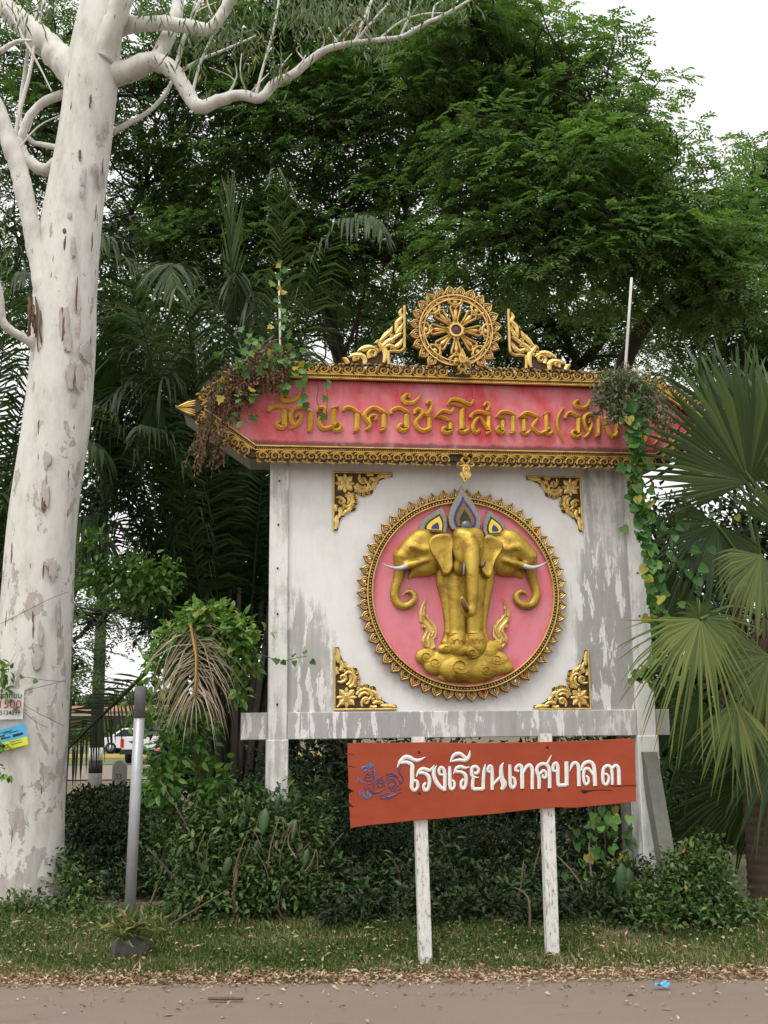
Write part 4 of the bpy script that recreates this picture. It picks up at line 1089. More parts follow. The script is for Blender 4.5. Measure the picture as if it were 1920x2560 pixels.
    T6([(875, 520, .20, 84), (892, 620, .235, 80), (900, 720, .26, 72), (906, 850, .28, 59), (912, 1000, .28, 50), (908, 1120, .285, 45), (890, 1212, .30, 43), (852, 1195, .335, 37), (822, 1120, .345, 30), (810, 1078, .345, 20)], .022)
    for sgn in (1, -1):
        X = (lambda x: x) if sgn == 1 else (lambda x: 2 * 842 - x)
        E(X(446), 502, .075, 80, 74, 84, .03); E(X(430), 610, .07, 175, 130, 100, .035)
        T6([(X(400), 530, .07, 92), (X(320), 610, .068, 96), (X(255), 680, .06, 86)], .035)
        E(X(490), 690, .06, 130, 130, 92, .035); E(X(455), 785, .05, 140, 84, 78, .022); E(X(560), 640, .06, 110, 150, 80, .03)
        T6([(X(248), 690, .06, 84), (X(233), 780, .05, 62), (X(212), 890, .04, 49), (X(182), 985, .035, 43), (X(176), 1060, .035, 42), (X(215), 1135, .035, 42), (X(290), 1148, .04, 38), (X(352), 1105, .045, 34), (X(362), 1050, .05, 28), (X(325), 1014, .055, 20), (X(282), 1022, .055, 14), (X(250), 1052, .055, 8)], .018)
        T6([(X(400), 830, .045, 46), (X(345), 845, .04, 34), (X(312), 885, .04, 12)], .02)
        T6([(X(560), 600, .12, 20), (X(440), 615, .155, 20), (X(340), 590, .150, 22), (X(300), 640, .13, 14)], .03)      # brow fold
        T6([(X(290), 770, .12, 34), (X(380), 745, .135, 30), (X(470), 720, .14, 16)], .03)                             # tusk sheath
    me = fld.mesh('elephant', M['gold_elephant'])
    el = link('elephant', me, root)
    sm = el.modifiers.new('s', 'SMOOTH'); sm.factor = 0.5; sm.iterations = 2
    # ears of the middle head
    for pts, ap in (([(500,565),(520,520),(565,488),(640,478),(712,480),(722,560),(706,640),(712,720),(718,790),(690,835),(640,852),(615,790),(590,725),(530,650)], 1),
                ([(1018,492),(1080,492),(1135,512),(1195,575),(1180,625),(1140,670),(1100,760),(1090,830),(1070,890),(1020,840),(985,790),(990,700),(1012,610)], 1)):
        m = MB(); P2 = []
        for x, y in pts: X, Z = loc(940 + x / 3.7705, 1210 + y / 3.7705, .19); P2.append((X, Z))
        c0 = (sum(p[0] for p in P2) / len(P2), sum(p[1] for p in P2) / len(P2)); P2 = [(c0[0] + (x - c0[0]) * 1.13, c0[1] + (z - c0[1]) * 1.10) for x, z in P2]
        nn = len(P2); cx = sum(p[0] for p in P2) / nn; cz = sum(p[1] for p in P2) / nn
        rows = []; rg_ = random.Random(3)
        for f, d in ((1.0, .10), (1.0, .165), (.93, .182), (.7, .164), (.4, .160)):
            rows.append([(cx + (x - cx) * f, -(d + rg_.uniform(-.004, .004)), cz + (z - cz) * f) for x, z in P2])
        vs = [p for r_ in rows for p in r_] + [(cx, -.162, cz)]
        fs = [(j * nn + k, j * nn + (k + 1) % nn, (j + 1) * nn + (k + 1) % nn, (j + 1) * nn + k) for j in range(4) for k in range(nn)]
        fs += [(4 * nn + k, 4 * nn + (k + 1) % nn, 5 * nn) for k in range(nn)]
        m.add(vs, fs, 0, True); o = m.build('ear', M['gold_elephant'], root)
        ss = o.modifiers.new('s', 'SUBSURF'); ss.levels = 1; ss.render_levels = 1
    # dark worn trunk tip, eyes, tusks
    m = MB(); m.tube([q6(862, 1204, .365), (q6(838, 1160, .382)), q6(822, 1115, .380), q6(812, 1080, .370)], [20 * k6, 23 * k6, 20 * k6, 10 * k6], 10); m.build('trunk_tip', M['trunk_tip'], root)
    for pts, mat in (([(300, 765, .13, 22), (240, 790, .15, 20), (180, 793, .16, 16), (110, 775, .17, 9), (62, 750, .18, 3)], 'tusk'), ([(1384, 765, .13, 24), (1440, 785, .15, 20), (1500, 785, .16, 16), (1560, 765, .17, 9), (1608, 735, .18, 3)], 'tusk'),
                     ([(826, 735, .25, 16), (832, 775, .28, 18), (828, 820, .30, 14), (822, 865, .31, 8)], 'pewter'), ([(972, 768, .24, 18), (1000, 780, .28, 14), (1022, 760, .30, 9), (1032, 718, .31, 3)], 'pewter')):
        m = MB(); c = catmull(pts, 3); m.tube([q6(x, y, d) for x, y, d, r in c], [r * k6 for x, y, d, r in c], 10); m.build('tusk', M[mat], root)
    m = MB()
    for x, y, d in ((335, 598, .172), (1345, 605, .168), (768, 606, .262), (992, 600, .240)):
        m.ridge([(q6(x - 26, y, d)[0], q6(x, y, d)[2], 3 * k6), (q6(x, y, d)[0], q6(x, y - 10, d)[2], 7 * k6), (q6(x + 26, y, d)[0], q6(x, y + 2, d)[2], 3 * k6)], d, .006, .004, 0, 2)
        m.ridge([(q6(x - 24, y, d)[0], q6(x, y, d)[2], 3 * k6), (q6(x, y, d)[0], q6(x, y + 14, d)[2], 7 * k6), (q6(x + 26, y, d)[0], q6(x, y + 2, d)[2], 3 * k6)], d, .006, .004, 0, 2)
    m.build('eyelid', M['gold_elephant'], root)
    # anklets and toenails
    m = MB()
    for x0, x1 in ((640, 838), (850, 1046)):
        for y in (752, 772):
            pts = []
            for q in range(9):
                t = q / 8; x = x0 + (x1 - x0) * t; d = .042 + math.sqrt(max(0, 1 - (2 * t - 1) ** 2)) * 92 * k5 + .004
                p = q5(x, y + 6 * math.sin(math.pi * t), d); pts.append(p)
            m.tube(pts, 5 * k5, 6)
    m.build('anklet', M['gold_elephant'], root)
    m = MB()
    for cx, w in ((695, 34), (755, 36), (815, 32), (905, 30), (960, 36), (1015, 32)):
        d = .142; a = []
        for q in range(7):
            t = math.pi * q / 6; p = q5(cx - w * math.cos(t), 862 - 42 * math.sin(t), d); a.append((p[0], p[2], 6 * k5))
        m.ridge(a, d - .005, .008, .004, 0, 1)
    m.build('toenail', M['gold_elephant'], root)
    # cloud base
    b2 = MB()
    def C(x, y, d, rx, ry, rz): b2.ellipsoid(q5(x, y, d * .85), (rx * k5, rz * k5 * .62, ry * k5), 20, 12)
    for x, y, d, rx, ry, rz in ((850, 1060, .06, 420, 160, 120), (440, 1000, .06, 115, 85, 75), (520, 1090, .07, 110, 100, 80), (760, 1120, .09, 190, 130, 100), (1000, 1120, .08, 180, 120, 90), (1170, 1040, .06, 130, 90, 80), (1180, 1110, .06, 170, 80, 70),
                                (650, 920, .10, 100, 55, 75), (800, 930, .11, 110, 70, 90), (920, 950, .115, 90, 80, 80), (1120, 900, .06, 110, 70, 65), (850, 1215, .05, 300, 60, 60), (1060, 960, .08, 110, 80, 75)):
        C(x, y, d, rx, ry, rz)
    c2 = link('cloud_base', b2.mesh('cloud_base', M['gold_elephant']), root)
    rm = c2.modifiers.new('r', 'REMESH'); rm.mode = 'VOXEL'; rm.voxel_size = 0.0065; rm.use_smooth_shade = True
    sm = c2.modifiers.new('s', 'SMOOTH'); sm.factor = 0.5; sm.iterations = 4
    for cx, cy, r_, d in ((790, 1100, 100, .126), (530, 1060, 62, .096), (915, 965, 62, .138), (650, 915, 46, .122), (1060, 1140, 55, .110), (440, 1000, 70, .086), (1170, 1030, 70, .090)):
        m = MB(); pts = []
        for i in range(15):
            a = .4 + i / 14 * 2 * math.pi * 1.35; r2 = r_ * (1 - .72 * i / 14); p = q5(cx + r2 * math.cos(a), cy + r2 * .85 * math.sin(a), d)
            pts.append((p[0], p[2], 8 * k5))
        m.ridge(pts, d - .014, .020, .006, 0, 1)
        m.build('cloud_swirl', M['gold_elephant'], c2)
    # flames
    fl = [(435,400),(440,430),(425,470),(432,500),(420,545),(442,575),(462,560),(465,600),(510,640),(545,690),(553,750),(545,800),(520,820),(525,850),(540,905),(500,925),(430,905),(400,870),(390,830),(400,790),(428,750),(425,700),(400,710),(385,690),(400,660),(372,640),(362,570),(370,520),(390,460)]
    for s in (1, -1):
        m = MB(); X = (lambda x: x) if s == 1 else (lambda x: 2 * 838 - x)
        def Qf(x, y): p = q5(X(x), y, .05); return (p[0], p[2])
        poly = [Qf(x, y) for x, y in fl]
        m.plate(poly if s == -1 else poly, -.005, .045, 0, .006)
        for st in ([(435,405,6),(400,480,26),(385,560,30),(400,630,30),(450,690,36),(480,750,36),(460,820,36),(470,900,30)], [(425,500,6),(415,560,20),(450,610,24),(500,670,26),(520,740,26),(490,800,20)], [(410,700,14),(430,690,20),(450,740,26),(420,800,26),(410,850,24),(450,900,20)]):
            m.ridge([(*Qf(x, y), w * k5) for x, y, w in st], .045, .006, .008, 0, 2)
        for cx, cy, r_ in ((392, 575, 16), (425, 840, 18), (478, 790, 18), (410, 690, 16)):
            m.ridge([(*Qf(x, y), w * k5) for x, y, w in spiral(cx, cy, r_, 0, 1.2, 11, 7)], .045, .012, .006, 0, 1)
        m.build('flame', M['gold'], root)
    # crown leaves of mirror mosaic
    def crown(outline, cen, layers, d0):
        for i, (f, mat) in enumerate(layers):
            m = MB(); pp = []
            for x, y in outline:
                p = q6(cen[0] + (x - cen[0]) * f, cen[1] + (y - cen[1]) * f, d0); pp.append((p[0], p[2]))
            m.plate(pp, d0 - .02 if i else 0.0, d0 + .012 + .006 * i, 0, .002)
            o = m.build('crown_leaf' if i == 0 else 'mosaic_inlay', M[mat], root if i == 0 else par)
            if i == 0: par = o
        return par
    cc = crown([(805,10),(830,70),(880,130),(940,220),(985,310),(985,380),(965,430),(715,430),(690,380),(680,310),(700,230),(740,150),(785,70)], (838, 360), [(1, 'mosaic_grey'), (.70, 'mosaic_blue'), (.56, 'mosaic_bronze'), (.34, 'mosaic_green')], .10)
    m = MB(); m.ellipsoid(q6(855, 400, .125), (62 * k6, 30 * k6, 58 * k6), 14, 8); m.build('crown_boss', M['pewter'], cc)
    crown([(618,218),(645,270),(665,330),(668,400),(660,462),(410,440),(405,400),(430,350),(480,305),(550,260)], (560, 420), [(1, 'mosaic_grey'), (.68, 'mosaic_green'), (.56, 'mosaic_gold'), (.28, 'mosaic_blue')], .06)
    crown([(1062,248),(1035,300),(1010,370),(1008,440),(1030,490),(1200,480),(1232,430),(1210,380),(1170,330),(1110,285)], (1118, 440), [(1, 'mosaic_grey'), (.68, 'mosaic_green'), (.56, 'mosaic_gold'), (.28, 'mosaic_blue')], .06)
build_medallion()
# ------------------------------------------------------------------ red school board on two white posts
BO = at(1225, 2372, 7.65); BO = Vector((BO.x, BO.y, gz(0, 7.65)))
def bl(px, py, d=0.0): return pl(px, py, BO, d)
def build_board():
    root = empty('school_sign', BO, WA, 'warped orange-red plank sign with white lettering on two white posts', 'sign')
    for top, bot in (((1047, 1842), (1065, 2388)), ((1366, 1834), (1384, 2372))):
        a = bl(*top, -.02); b = bl(*bot, -.02); w = .0425
        m = MB(); vs = []
        dx = (b[0] - a[0]); dz = (b[1] - a[1]); e = 1.12
        b2 = (a[0] + dx * e, a[1] + dz * e)
        for (x, z), k in ((a, 1), (b2, 1)):
            vs += [(x - w, .02, z), (x + w, .02, z), (x + w, .095, z), (x - w, .095, z)]
        c = .005
        prof = [(-w + c, .02), (w - c, .02), (w, .02 + c), (w, .095), (-w, .095), (-w, .02 + c)]
        vs = [(a[0] + x, y, a[1]) for x, y in prof] + [(b2[0] + x, y, b2[1]) for x, y in prof]
        n = 6; m.add(vs, [tuple(range(n)), tuple(range(2 * n - 1, n - 1, -1))] + [(k, n + k, n + (k + 1) % n, (k + 1) % n) for k in range(n)])
        m.build('post', M['post'], root)
    # board outline, slightly ragged
    rr = random.Random(2)
    top = [(870, 1858), (905, 1856), (990, 1858), (1080, 1856), (1180, 1858), (1290, 1856), (1400, 1854), (1500, 1851), (1575, 1846), (1588, 1848)]
    right = [(1590, 1900), (1592, 1960), (1592, 2004)]
    bot = [(1560, 2008), (1500, 2014), (1440, 2019), (1390, 2018), (1330, 2024), (1250, 2034), (1160, 2042), (1100, 2048), (1040, 2052), (980, 2058), (920, 2064), (877, 2071)]
    left = [(876, 2040), (874, 2020), (880, 2014), (873, 2008), (874, 1985), (881, 1977), (872, 1972), (872, 1940), (870, 1900)]
    poly = [bl(x, y + rr.uniform(-.8, .8), .025) for x, y in top + right + bot + left]
    m = MB(); m.plate(poly, -.018, .012, 0, .003); bd = m.build('board', M['board'], root)
    E_, F_, G_ = (860, 1860), (1100, 1860), (1320, 1840)
    T = [
     (E_, [[(788,348,14),(828,262,46),(900,196,60),(970,200,60),(1040,236,52),(1110,240,46),(1206,192,8)], [(835,282,40),(920,270,50),(1005,310,58),(1008,400,60),(1008,560,60),(1002,640,54),(1040,690,46),(1090,640,46),(1085,565,46),(1045,540,36),(1020,566,20)]]),
     (E_, [[(1072,488,14),(1110,400,46),(1180,365,50),(1270,392,46),(1342,308,8)], [(1110,432,40),(1180,430,46),(1250,480,56),(1265,570,52),(1240,668,50),(1192,682,46),(1180,612,42),(1215,575,30)]]),
     (E_, [[(1372,318,8),(1330,400,52),(1340,500,60),(1400,610,60),(1492,685,44)], [(1492,690,44),(1492,560,50),(1486,400,54),(1440,346,46),(1405,390,46),(1420,450,40),(1474,455,26)]]),
     (E_, [[(1565,328,38),(1565,450,52),(1568,600,52),(1585,668,46),(1630,640,40),(1632,565,40),(1594,534,26)]]),
     (F_, [[(200,445,12),(240,360,46),(310,336,50),(370,356,40),(440,340,8)], [(228,412,40),(310,415,46),(375,460,56),(385,560,50),(362,650,46),(320,650,46),(310,572,42),(350,520,40)]]),
     (F_, [[(150,270,14),(200,170,50),(280,140,50),(350,180,50),(392,222,40)], [(165,258,24),(280,236,46),(370,242,50),(425,190,50),(444,92,8)]]),
     (F_, [[(470,430,50),(470,360,50),(520,332,46),(570,372,46),(550,432,46),(500,425,40)], [(465,415,46),(482,482,46),(575,496,10)], [(492,500,46),(480,600,52),(490,668,50)], [(485,668,50),(640,664,50)], [(640,670,50),(640,560,50),(650,400,48),(672,296,10)]]),
     (F_, [[(742,422,30),(710,400,46),(720,342,46),(760,332,46),(772,450,54),(772,600,50),(772,678,50)], [(788,600,34),(850,530,40),(905,480,40)], [(944,272,8),(905,350,54),(910,500,70),(945,580,90),(930,645,64),(900,672,40)]]),
     (F_, [[(1032,302,44),(1036,450,52),(1042,600,52),(1076,652,46),(1112,600,46),(1100,520,46),(1062,490,28)]]),
     (F_, [[(1170,402,34),(1120,390,46),(1130,340,42),(1180,312,46),(1210,360,56),(1216,500,60),(1216,660,56)], [(1225,450,28),(1270,350,46),(1330,312,50),(1365,380,54),(1365,520,50),(1365,668,50)]]),
     (F_, [[(1466,662,50),(1465,500,54),(1430,380,50),(1470,310,50),(1550,296,50),(1610,350,50),(1622,480,54),(1622,652,54)], [(1480,444,40),(1530,392,40),(1572,432,40),(1560,500,40),(1518,486,34),(1530,450,20)], [(1588,290,44),(1652,160,6)]]),
     (G_, [[(420,522,28),(370,510,46),(375,430,46),(420,402,46),(440,470,56),(440,620,56),(448,732,50)], [(440,732,50),(572,724,50)], [(570,732,58),(570,560,60),(566,376,60)]]),
     (G_, [[(616,526,8),(650,430,46),(700,396,50),(745,450,54),(750,600,54),(754,742,54)]]),
     (G_, [[(786,515,20),(820,420,50),(900,380,50),(968,430,56),(985,580,60),(992,738,60)], [(965,572,40),(900,490,46),(842,490,46),(820,570,46),(830,670,46),(856,720,40),(896,680,40),(886,612,40),(848,590,20)]]),
     (G_, [[(1125,560,30),(1170,570,34),(1196,622,40),(1170,710,46),(1120,702,46),(1105,600,50),(1115,490,50),(1170,440,46),(1228,470,50),(1246,600,46),(1246,722,40)], [(1246,480,40),(1290,436,46),(1335,470,54),(1345,600,56),(1346,722,60)]]),
    ]
    k = abs(bl(1325, 1950, .02)[0] - bl(1225, 1950, .02)[0]) / 100 / ZS
    for (ox, oy), sts in T:
        m = MB()
        for st in sts:
            pts = [(*bl(ox + x / ZS, oy + y / ZS, .012), w * k) for x, y, w in st]
            m.ridge([(x, z, w + 5.5 * k) for x, z, w in pts], .0125, .0012, 0.0, 1, 3, .95)
            m.ridge(pts, .0137, .0025, .0045, 0, 3, .25, False)
        m.build('letter', [M['board_letter'], M['outline']], bd)
    # carved blue beast emblem
    m = MB()
    em = [[(345,430,14),(320,480,16),(300,520,12)],[(440,400,16),(440,470,18),(430,540,14)],[(360,420,12),(430,400,12)],[(350,455,12),(425,440,12)],[(340,490,12),(420,475,12)],[(330,540,14),(400,545,14)],[(325,600,14),(400,590,14),(450,560,12)],[(300,515,10),(340,545,14),(420,540,12)],
          [(465,545,12),(530,500,14),(590,465,10)],[(480,560,10),(550,520,14),(580,540,14),(575,600,14)],[(610,465,10),(660,435,16),(720,430,14)],[(640,450,10),(720,445,14),(800,490,10)],[(610,510,10),(680,470,14),(760,480,16),(800,520,10)],[(600,560,10),(660,520,16),(730,525,14),(760,550,10)],
          [(640,600,12),(660,565,14),(720,550,14),(770,580,14),(740,620,14),(680,632,12),(650,615,10)],[(470,600,12),(500,570,16),(560,580,16),(570,620,14),(520,645,14),(490,620,12),(520,605,10)],[(350,630,10),(380,680,16),(450,720,16),(540,700,16),(620,655,12)],[(440,600,14),(440,690,10)],[(400,720,12),(470,735,14),(530,715,10)],
          [(845,340,8),(815,380,18),(820,430,20),(860,480,20),(878,530,20),(850,575,18),(815,560,14),(820,530,10)],[(820,590,12),(780,630,14),(720,655,14),(650,650,12)],[(520,778,8),(600,735,14),(660,720,8)],[(540,800,12),(640,790,20),(740,760,22),(840,705,8)],[(680,685,8),(750,690,14),(840,660,8)],[(560,815,10),(680,800,18),(720,780,8)],[(300,640,10),(310,670,14),(320,690,10)],[(330,650,10),(335,690,14)],[(600,600,12),(610,640,14)]]
    em2 = [[(262,390,10),(280,350,40),(325,340,30)],[(275,420,10),(310,395,24),(350,375,14)],[(340,300,10),(350,330,30),(345,360,16)],[(385,275,10),(395,310,44),(390,355,26)],[(430,290,10),(432,320,34),(425,350,16)],[(450,360,10),(455,420,26),(445,490,12)],[(195,475,8),(210,520,26),(215,570,14)],[(225,530,10),(245,550,26),(270,590,8)],[(215,680,10),(235,720,30),(240,770,8)],[(262,720,12),(290,770,36),(350,808,14)],[(330,690,10),(355,745,40),(385,790,24)],[(405,730,10),(395,770,30),(375,805,10)],[(620,795,6),(720,760,18),(800,730,6)]]
    for lst, mi in ((em, 0), (em2, 1)):
        for st in lst:
            m.ridge([(*bl(860 + x / ZS, 1860 + y / ZS, .012), w * k) for x, y, w in st], .0125, .002, .003, mi, 2)
    m.build('emblem', [M['emblem'], M['emblem_light']], bd)
    nm = MB(); nm.ellipsoid((0, 0, 0), (.010, .006, .010), 8, 6); nme = nm.mesh('nail', M['nail'])
    for px, py in ((1048, 1880), (1048, 1983), (1368, 1868), (1372, 1974), (1174, 1870)):
        x, z = bl(px, py, .012); link('nail', nme, bd, (x, -.013, z), None, (1, 1, 1) if px != 1174 else (.5, 1, .5))
    m = MB()
    for st in ([(1452,1975,2),(1460,1980,9),(1475,1977,4),(1500,1975,2),(1530,1976,2)], [(1524,1965,1.5),(1545,1966,2.2),(1570,1964,2),(1591,1965,3)], [(872,1915,2.5),(890,1919,.8)], [(873,1980,6),(884,1977,2)], [(874,2012,5),(884,2018,2)], [(870,1885,2),(886,1886,.6)]):
        m.ridge([(*bl(x, y, .012), w * k * ZS) for x, y, w in st], .0122, .0006, 0.0, 0, 2, .9)
    m.build('crack', M['crack'], bd)
build_board()
# ------------------------------------------------------------------ white-barked gum tree
EY = 9.5
def build_gum():
    root = empty('gum_tree', (at(70, 2250, EY).x, EY, 0.1), 0, 'tall white-barked gum tree with flaking trunk beside the road', 'tree')
    off = Vector(root.location)
    k = mpp(EY) * 1.03
    rng = np.random.default_rng(5)
    def limb(name, pts, nseg=12, sub=6, wob=.0, rough=.02, caps=True):
        c = catmull(pts, sub); P = []; rad = []
        for x, y, w, dY in c:
            p = at(x, y, EY + dY) - off; P.append(p); rad.append(max(w, 2.0) / 2 * mpp(EY + dY) * 1.03)

        if name == 'limb' and len(P) == len(c):
            L0 = max(1, len(P) // 6)
            for i in range(len(P)):
                rad[i] *= (.94 + .16 * max(0, 1 - i / L0)) * (1 + .035 * math.sin(i * .9 + pts[0][0]) + rng.normal() * .012)
                if 0 < i < len(P) - 1: P[i] = P[i] + Vector(rng.normal(size=3) * rad[i] * .05)
        m = MB(); m.tube(P, rad, nseg, caps)
        o = m.build(name, M['bark_white'], root)
        if rough > 0:
            me = o.data; n = len(me.vertices); co = np.empty(n * 3); me.vertices.foreach_get('co', co); co = co.reshape(-1, 3)
            ph = rng.uniform(0, 6, 6)
            cen = np.repeat(np.array([tuple(p) for p in P]), nseg, 0)
            d = co - cen
            a = np.arctan2(d[:, 1], d[:, 0])
            f = 1 + rough * (np.sin(2 * a + co[:, 2] * 1.3 + ph[0]) + .7 * np.sin(3 * a - co[:, 2] * 2.3 + ph[1]) + .5 * np.sin(5 * a + co[:, 2] * 4.1 + ph[2]))
            me.vertices.foreach_set('co', (cen + d * f[:, None]).ravel()); me.update()
        return o
    trunk = limb('trunk', [(52, 2420, 250, 0), (62, 2330, 205, 0), (66, 2260, 180, 0), (70, 2150, 166, 0), (72, 2000, 165, 0), (76, 1850, 170, 0), (84, 1650, 172, 0), (98, 1430, 168, 0), (115, 1236, 166, 0), (143, 1042, 166, 0),
                          (157, 889, 163, 0), (163, 735, 160, 0), (180, 560, 152, 0), (205, 385, 140, 0), (221, 270, 136, 0), (230, 190, 138, 0), (246, 77, 128, 0), (258, 0, 120, .02), (262, -120, 110, .05), (255, -260, 96, .1)], 28, 6, rough=.018)
    limb('limb', [(255, 150, 60, -.12), (278, 80, 66, -.2), (305, 0, 62, -.3), (335, -110, 56, -.45), (350, -240, 50, -.6)], 14)
    limb('limb', [(150, 860, 90, -.05), (128, 770, 76, -.12), (104, 680, 60, -.15), (82, 580, 52, -.16), (58, 470, 50, -.16), (34, 386, 50, -.18), (5, 300, 44, -.2), (-25, 230, 40, -.25)], 14)
    limb('limb', [(215, 230, 90, .0), (170, 165, 84, .02), (120, 115, 78, .05), (70, 70, 70, .1), (20, 25, 60, .1), (-40, -30, 54, .1)], 14)
    limb('limb', [(265, 190, 70, .0), (320, 176, 58, -.05), (380, 155, 52, -.1), (430, 175, 47, -.12), (462, 220, 42, -.15), (485, 258, 40, -.18), (505, 268, 40, -.2), (545, 252, 33, -.2), (600, 237, 31, -.2), (650, 245, 28, -.25),
                  (688, 208, 26, -.25), (735, 184, 24, -.3), (800, 132, 21, -.3), (870, 110, 18, -.35), (950, 100, 15, -.4), (1010, 90, 13, -.4), (1065, 58, 12, -.45), (1110, 38, 10, -.45), (1175, 0, 8, -.5), (1230, -40, 6, -.5)], 12, 5)
    limb('limb', [(385, 165, 48, -.1), (412, 110, 42, -.05), (432, 60, 38, 0), (447, 0, 36, .05), (455, -100, 30, .1)], 12)
    limb('limb', [(285, 68, 60, .0), (330, 62, 46, -.1), (400, 58, 40, -.2), (470, 66, 38, -.3), (520, 74, 38, -.35), (545, 52, 34, -.38), (565, 20, 32, -.4), (600, -30, 30, -.5)], 12)
    limb('limb', [(150, 410, 44, .1), (110, 425, 36, .15), (70, 400, 32, .2), (48, 362, 30, .2), (55, 335, 24, .2), (75, 290, 24, .2), (110, 255, 24, .22), (160, 235, 28, .2)], 10)
    limb('limb', [(160, 372, 16, .2), (110, 362, 16, .25), (78, 352, 14, .3), (50, 300, 12, .3), (62, 180, 12, .3), (75, 100, 10, .3), (100, 0, 10, .3)], 8)
    limb('limb', [(280, 332, 18, .3), (320, 310, 15, .3), (370, 280, 13, .35), (410, 240, 12, .4), (440, 190, 11, .4), (500, 150, 9, .4), (560, 125, 8, .45), (640, 90, 6, .5)], 8)
    limb('limb', [(98, 880, 30, -.15), (85, 862, 28, -.2), (55, 842, 24, -.28), (22, 822, 23, -.35), (5, 795, 22, -.4), (2, 740, 16, -.45), (-10, 690, 12, -.5)], 10)
    limb('limb', [(443, 165, 16, -.12), (455, 110, 14, -.12), (475, 60, 12, -.1), (500, 0, 10, -.1)], 8)
    limb('limb', [(482, 228, 9, -.15), (500, 160, 8, -.15), (530, 90, 7, -.1), (560, 0, 6, -.1)], 6)
    limb('limb', [(640, 235, 9, -.22), (660, 160, 8, -.2), (685, 70, 7, -.2), (700, -20, 6, -.2)], 6)
    limb('limb', [(888, 105, 10, -.35), (905, 60, 9, -.3), (930, 0, 8, -.3)], 6)
    limb('limb', [(890, 105, 8, -.35), (925, 60, 7, -.4), (970, 10, 6, -.4)], 6)
    limb('limb', [(945, 100, 6, -.4), (1000, 55, 5, -.4), (1060, 35, 5, -.4), (1130, 34, 4, -.4)], 6)
    limb('limb', [(0, 130, 16, -.5), (40, 105, 14, -.5), (80, 102, 8, -.5)], 6)
    limb('limb', [(12, 20, 14, -.5), (40, 60, 10, -.5), (60, 100, 9, -.5), (95, 160, 7, -.5), (130, 230, 4, -.5)], 6)
    limb('limb', [(30, 400, 12, .0), (45, 300, 11, .0), (75, 180, 10, 0), (92, 80, 9, 0), (110, 0, 8, 0)], 6)
    ends = [(620, 240, -.2), (700, 200, -.25), (770, 158, -.3), (850, 115, -.35), (930, 102, -.4), (1000, 92, -.4), (560, 250, -.2), (470, 66, -.3), (540, 55, -.35), (440, 30, 0), (60, 60, .1), (40, 380, -.18), (70, 330, .2), (1080, 50, -.45), (740, 182, -.3), (820, 124, -.3)]
    for x, y, dY in ends + ends[:9]:
        L = rng.uniform(50, 130); a = rng.uniform(-.6, 1.0); c = rng.normal() * 14
        limb('twig', [(x, y, 5, dY), (x + a * L * .5 + c, y - L * .5, 4, dY + rng.normal() * .1), (x + a * L, y - L * rng.uniform(.7, 1.1), 2.5, dY + rng.normal() * .15)], 5, 4, rough=0)
    # brown peeling bark round the broken stub
    rr = random.Random(9)
    for i in range(11):
        m = MB(); x = 76 + rr.uniform(-8, 26); y = 735 + rr.uniform(0, 70); L = rr.uniform(30, 110); w = rr.uniform(3, 8)
        P = []
        for q in range(5):
            t = q / 4; P.append(at(x + rr.uniform(-2, 2) + t * rr.uniform(-4, 6), y + L * t, EY - .27 - .04 * math.sin(3 * t) - .02 * rr.random()) - off)
        vs = []
        for p in P: vs += [p + Vector((-w * k / 2, .012, 0)), p + Vector((0, -.004, 0)), p + Vector((w * k / 2, .012, 0))]
        m.add(vs, [(3 * q + e, 3 * q + e + 1, 3 * q + 4 + e, 3 * q + 3 + e) for q in range(4) for e in (0, 1)], 0, True)
        m.build('bark_strip', M['bark_brown'], root)
    # resin slits: shallow dark gashes lying on the bark
    for x, y, L, w in ((258, 395, 45, 4), (240, 510, 45, 4), (232, 580, 50, 4.5), (195, 690, 95, 5), (227, 235, 28, 6), (225, 255, 16, 5), (147, 455, 65, 5), (164, 590, 45, 7), (162, 570, 18, 11), (104, 895, 90, 7), (102, 1020, 56, 9), (109, 1405, 44, 4), (228, 840, 40, 4)):
        # locate the trunk surface
        cx = np.interp(y, [0, 77, 190, 270, 385, 560, 735, 889, 1042, 1236, 1430], [258, 246, 230, 221, 205, 180, 163, 157, 143, 115, 98]); wd = np.interp(y, [0, 385, 560, 735, 1430], [125, 140, 152, 160, 168]) / 2
        s = max(-.95, min(.95, (x - cx) / wd)); dY = -math.sqrt(1 - s * s) * wd * k * .985
        m = MB(); P = [at(x - .06 * L * q / 3 + rr.uniform(-1, 1), y + L * q / 3, EY + dY - .004) - off for q in range(4)]
        m.tube(P, [w * k * .15, w * k * .5, w * k * .45, w * k * .1], 6); m.build('bark_gash', M['bark_brown'], root)
    # plates of old bark still clinging, edges sunk into the trunk
    ys = [0, 77, 190, 270, 385, 560, 735, 889, 1042, 1236, 1430, 1650, 1850, 2000, 2150]; xs_ = [258, 246, 230, 221, 205, 180, 163, 157, 143, 115, 98, 84, 76, 72, 70]; ws_ = [120, 128, 138, 136, 140, 152, 160, 163, 166, 166, 168, 172, 170, 165, 166]
    for i in range(46):
        y = rr.choice([rr.uniform(820, 1600), rr.uniform(820, 2100), rr.uniform(300, 900)]); cx = np.interp(y, ys, xs_); wd = np.interp(y, ys, ws_) / 2; x = cx + rr.uniform(-.75, .85) * wd
        bw_, bh = rr.uniform(5, 19), rr.uniform(12, 46); m = MB(); vs = []; n = 16
        if y < 800: bw_ *= .5; bh *= .6
        jag = [rr.uniform(.55, 1.15) for _ in range(n)]
        def S_(px, py, f):
            c_ = np.interp(py, ys, xs_); w_ = np.interp(py, ys, ws_) / 2; s_ = max(-.97, min(.97, (px - c_) / w_)); return at(px, py, EY - math.sqrt(1 - s_ * s_) * w_ * k * f) - off
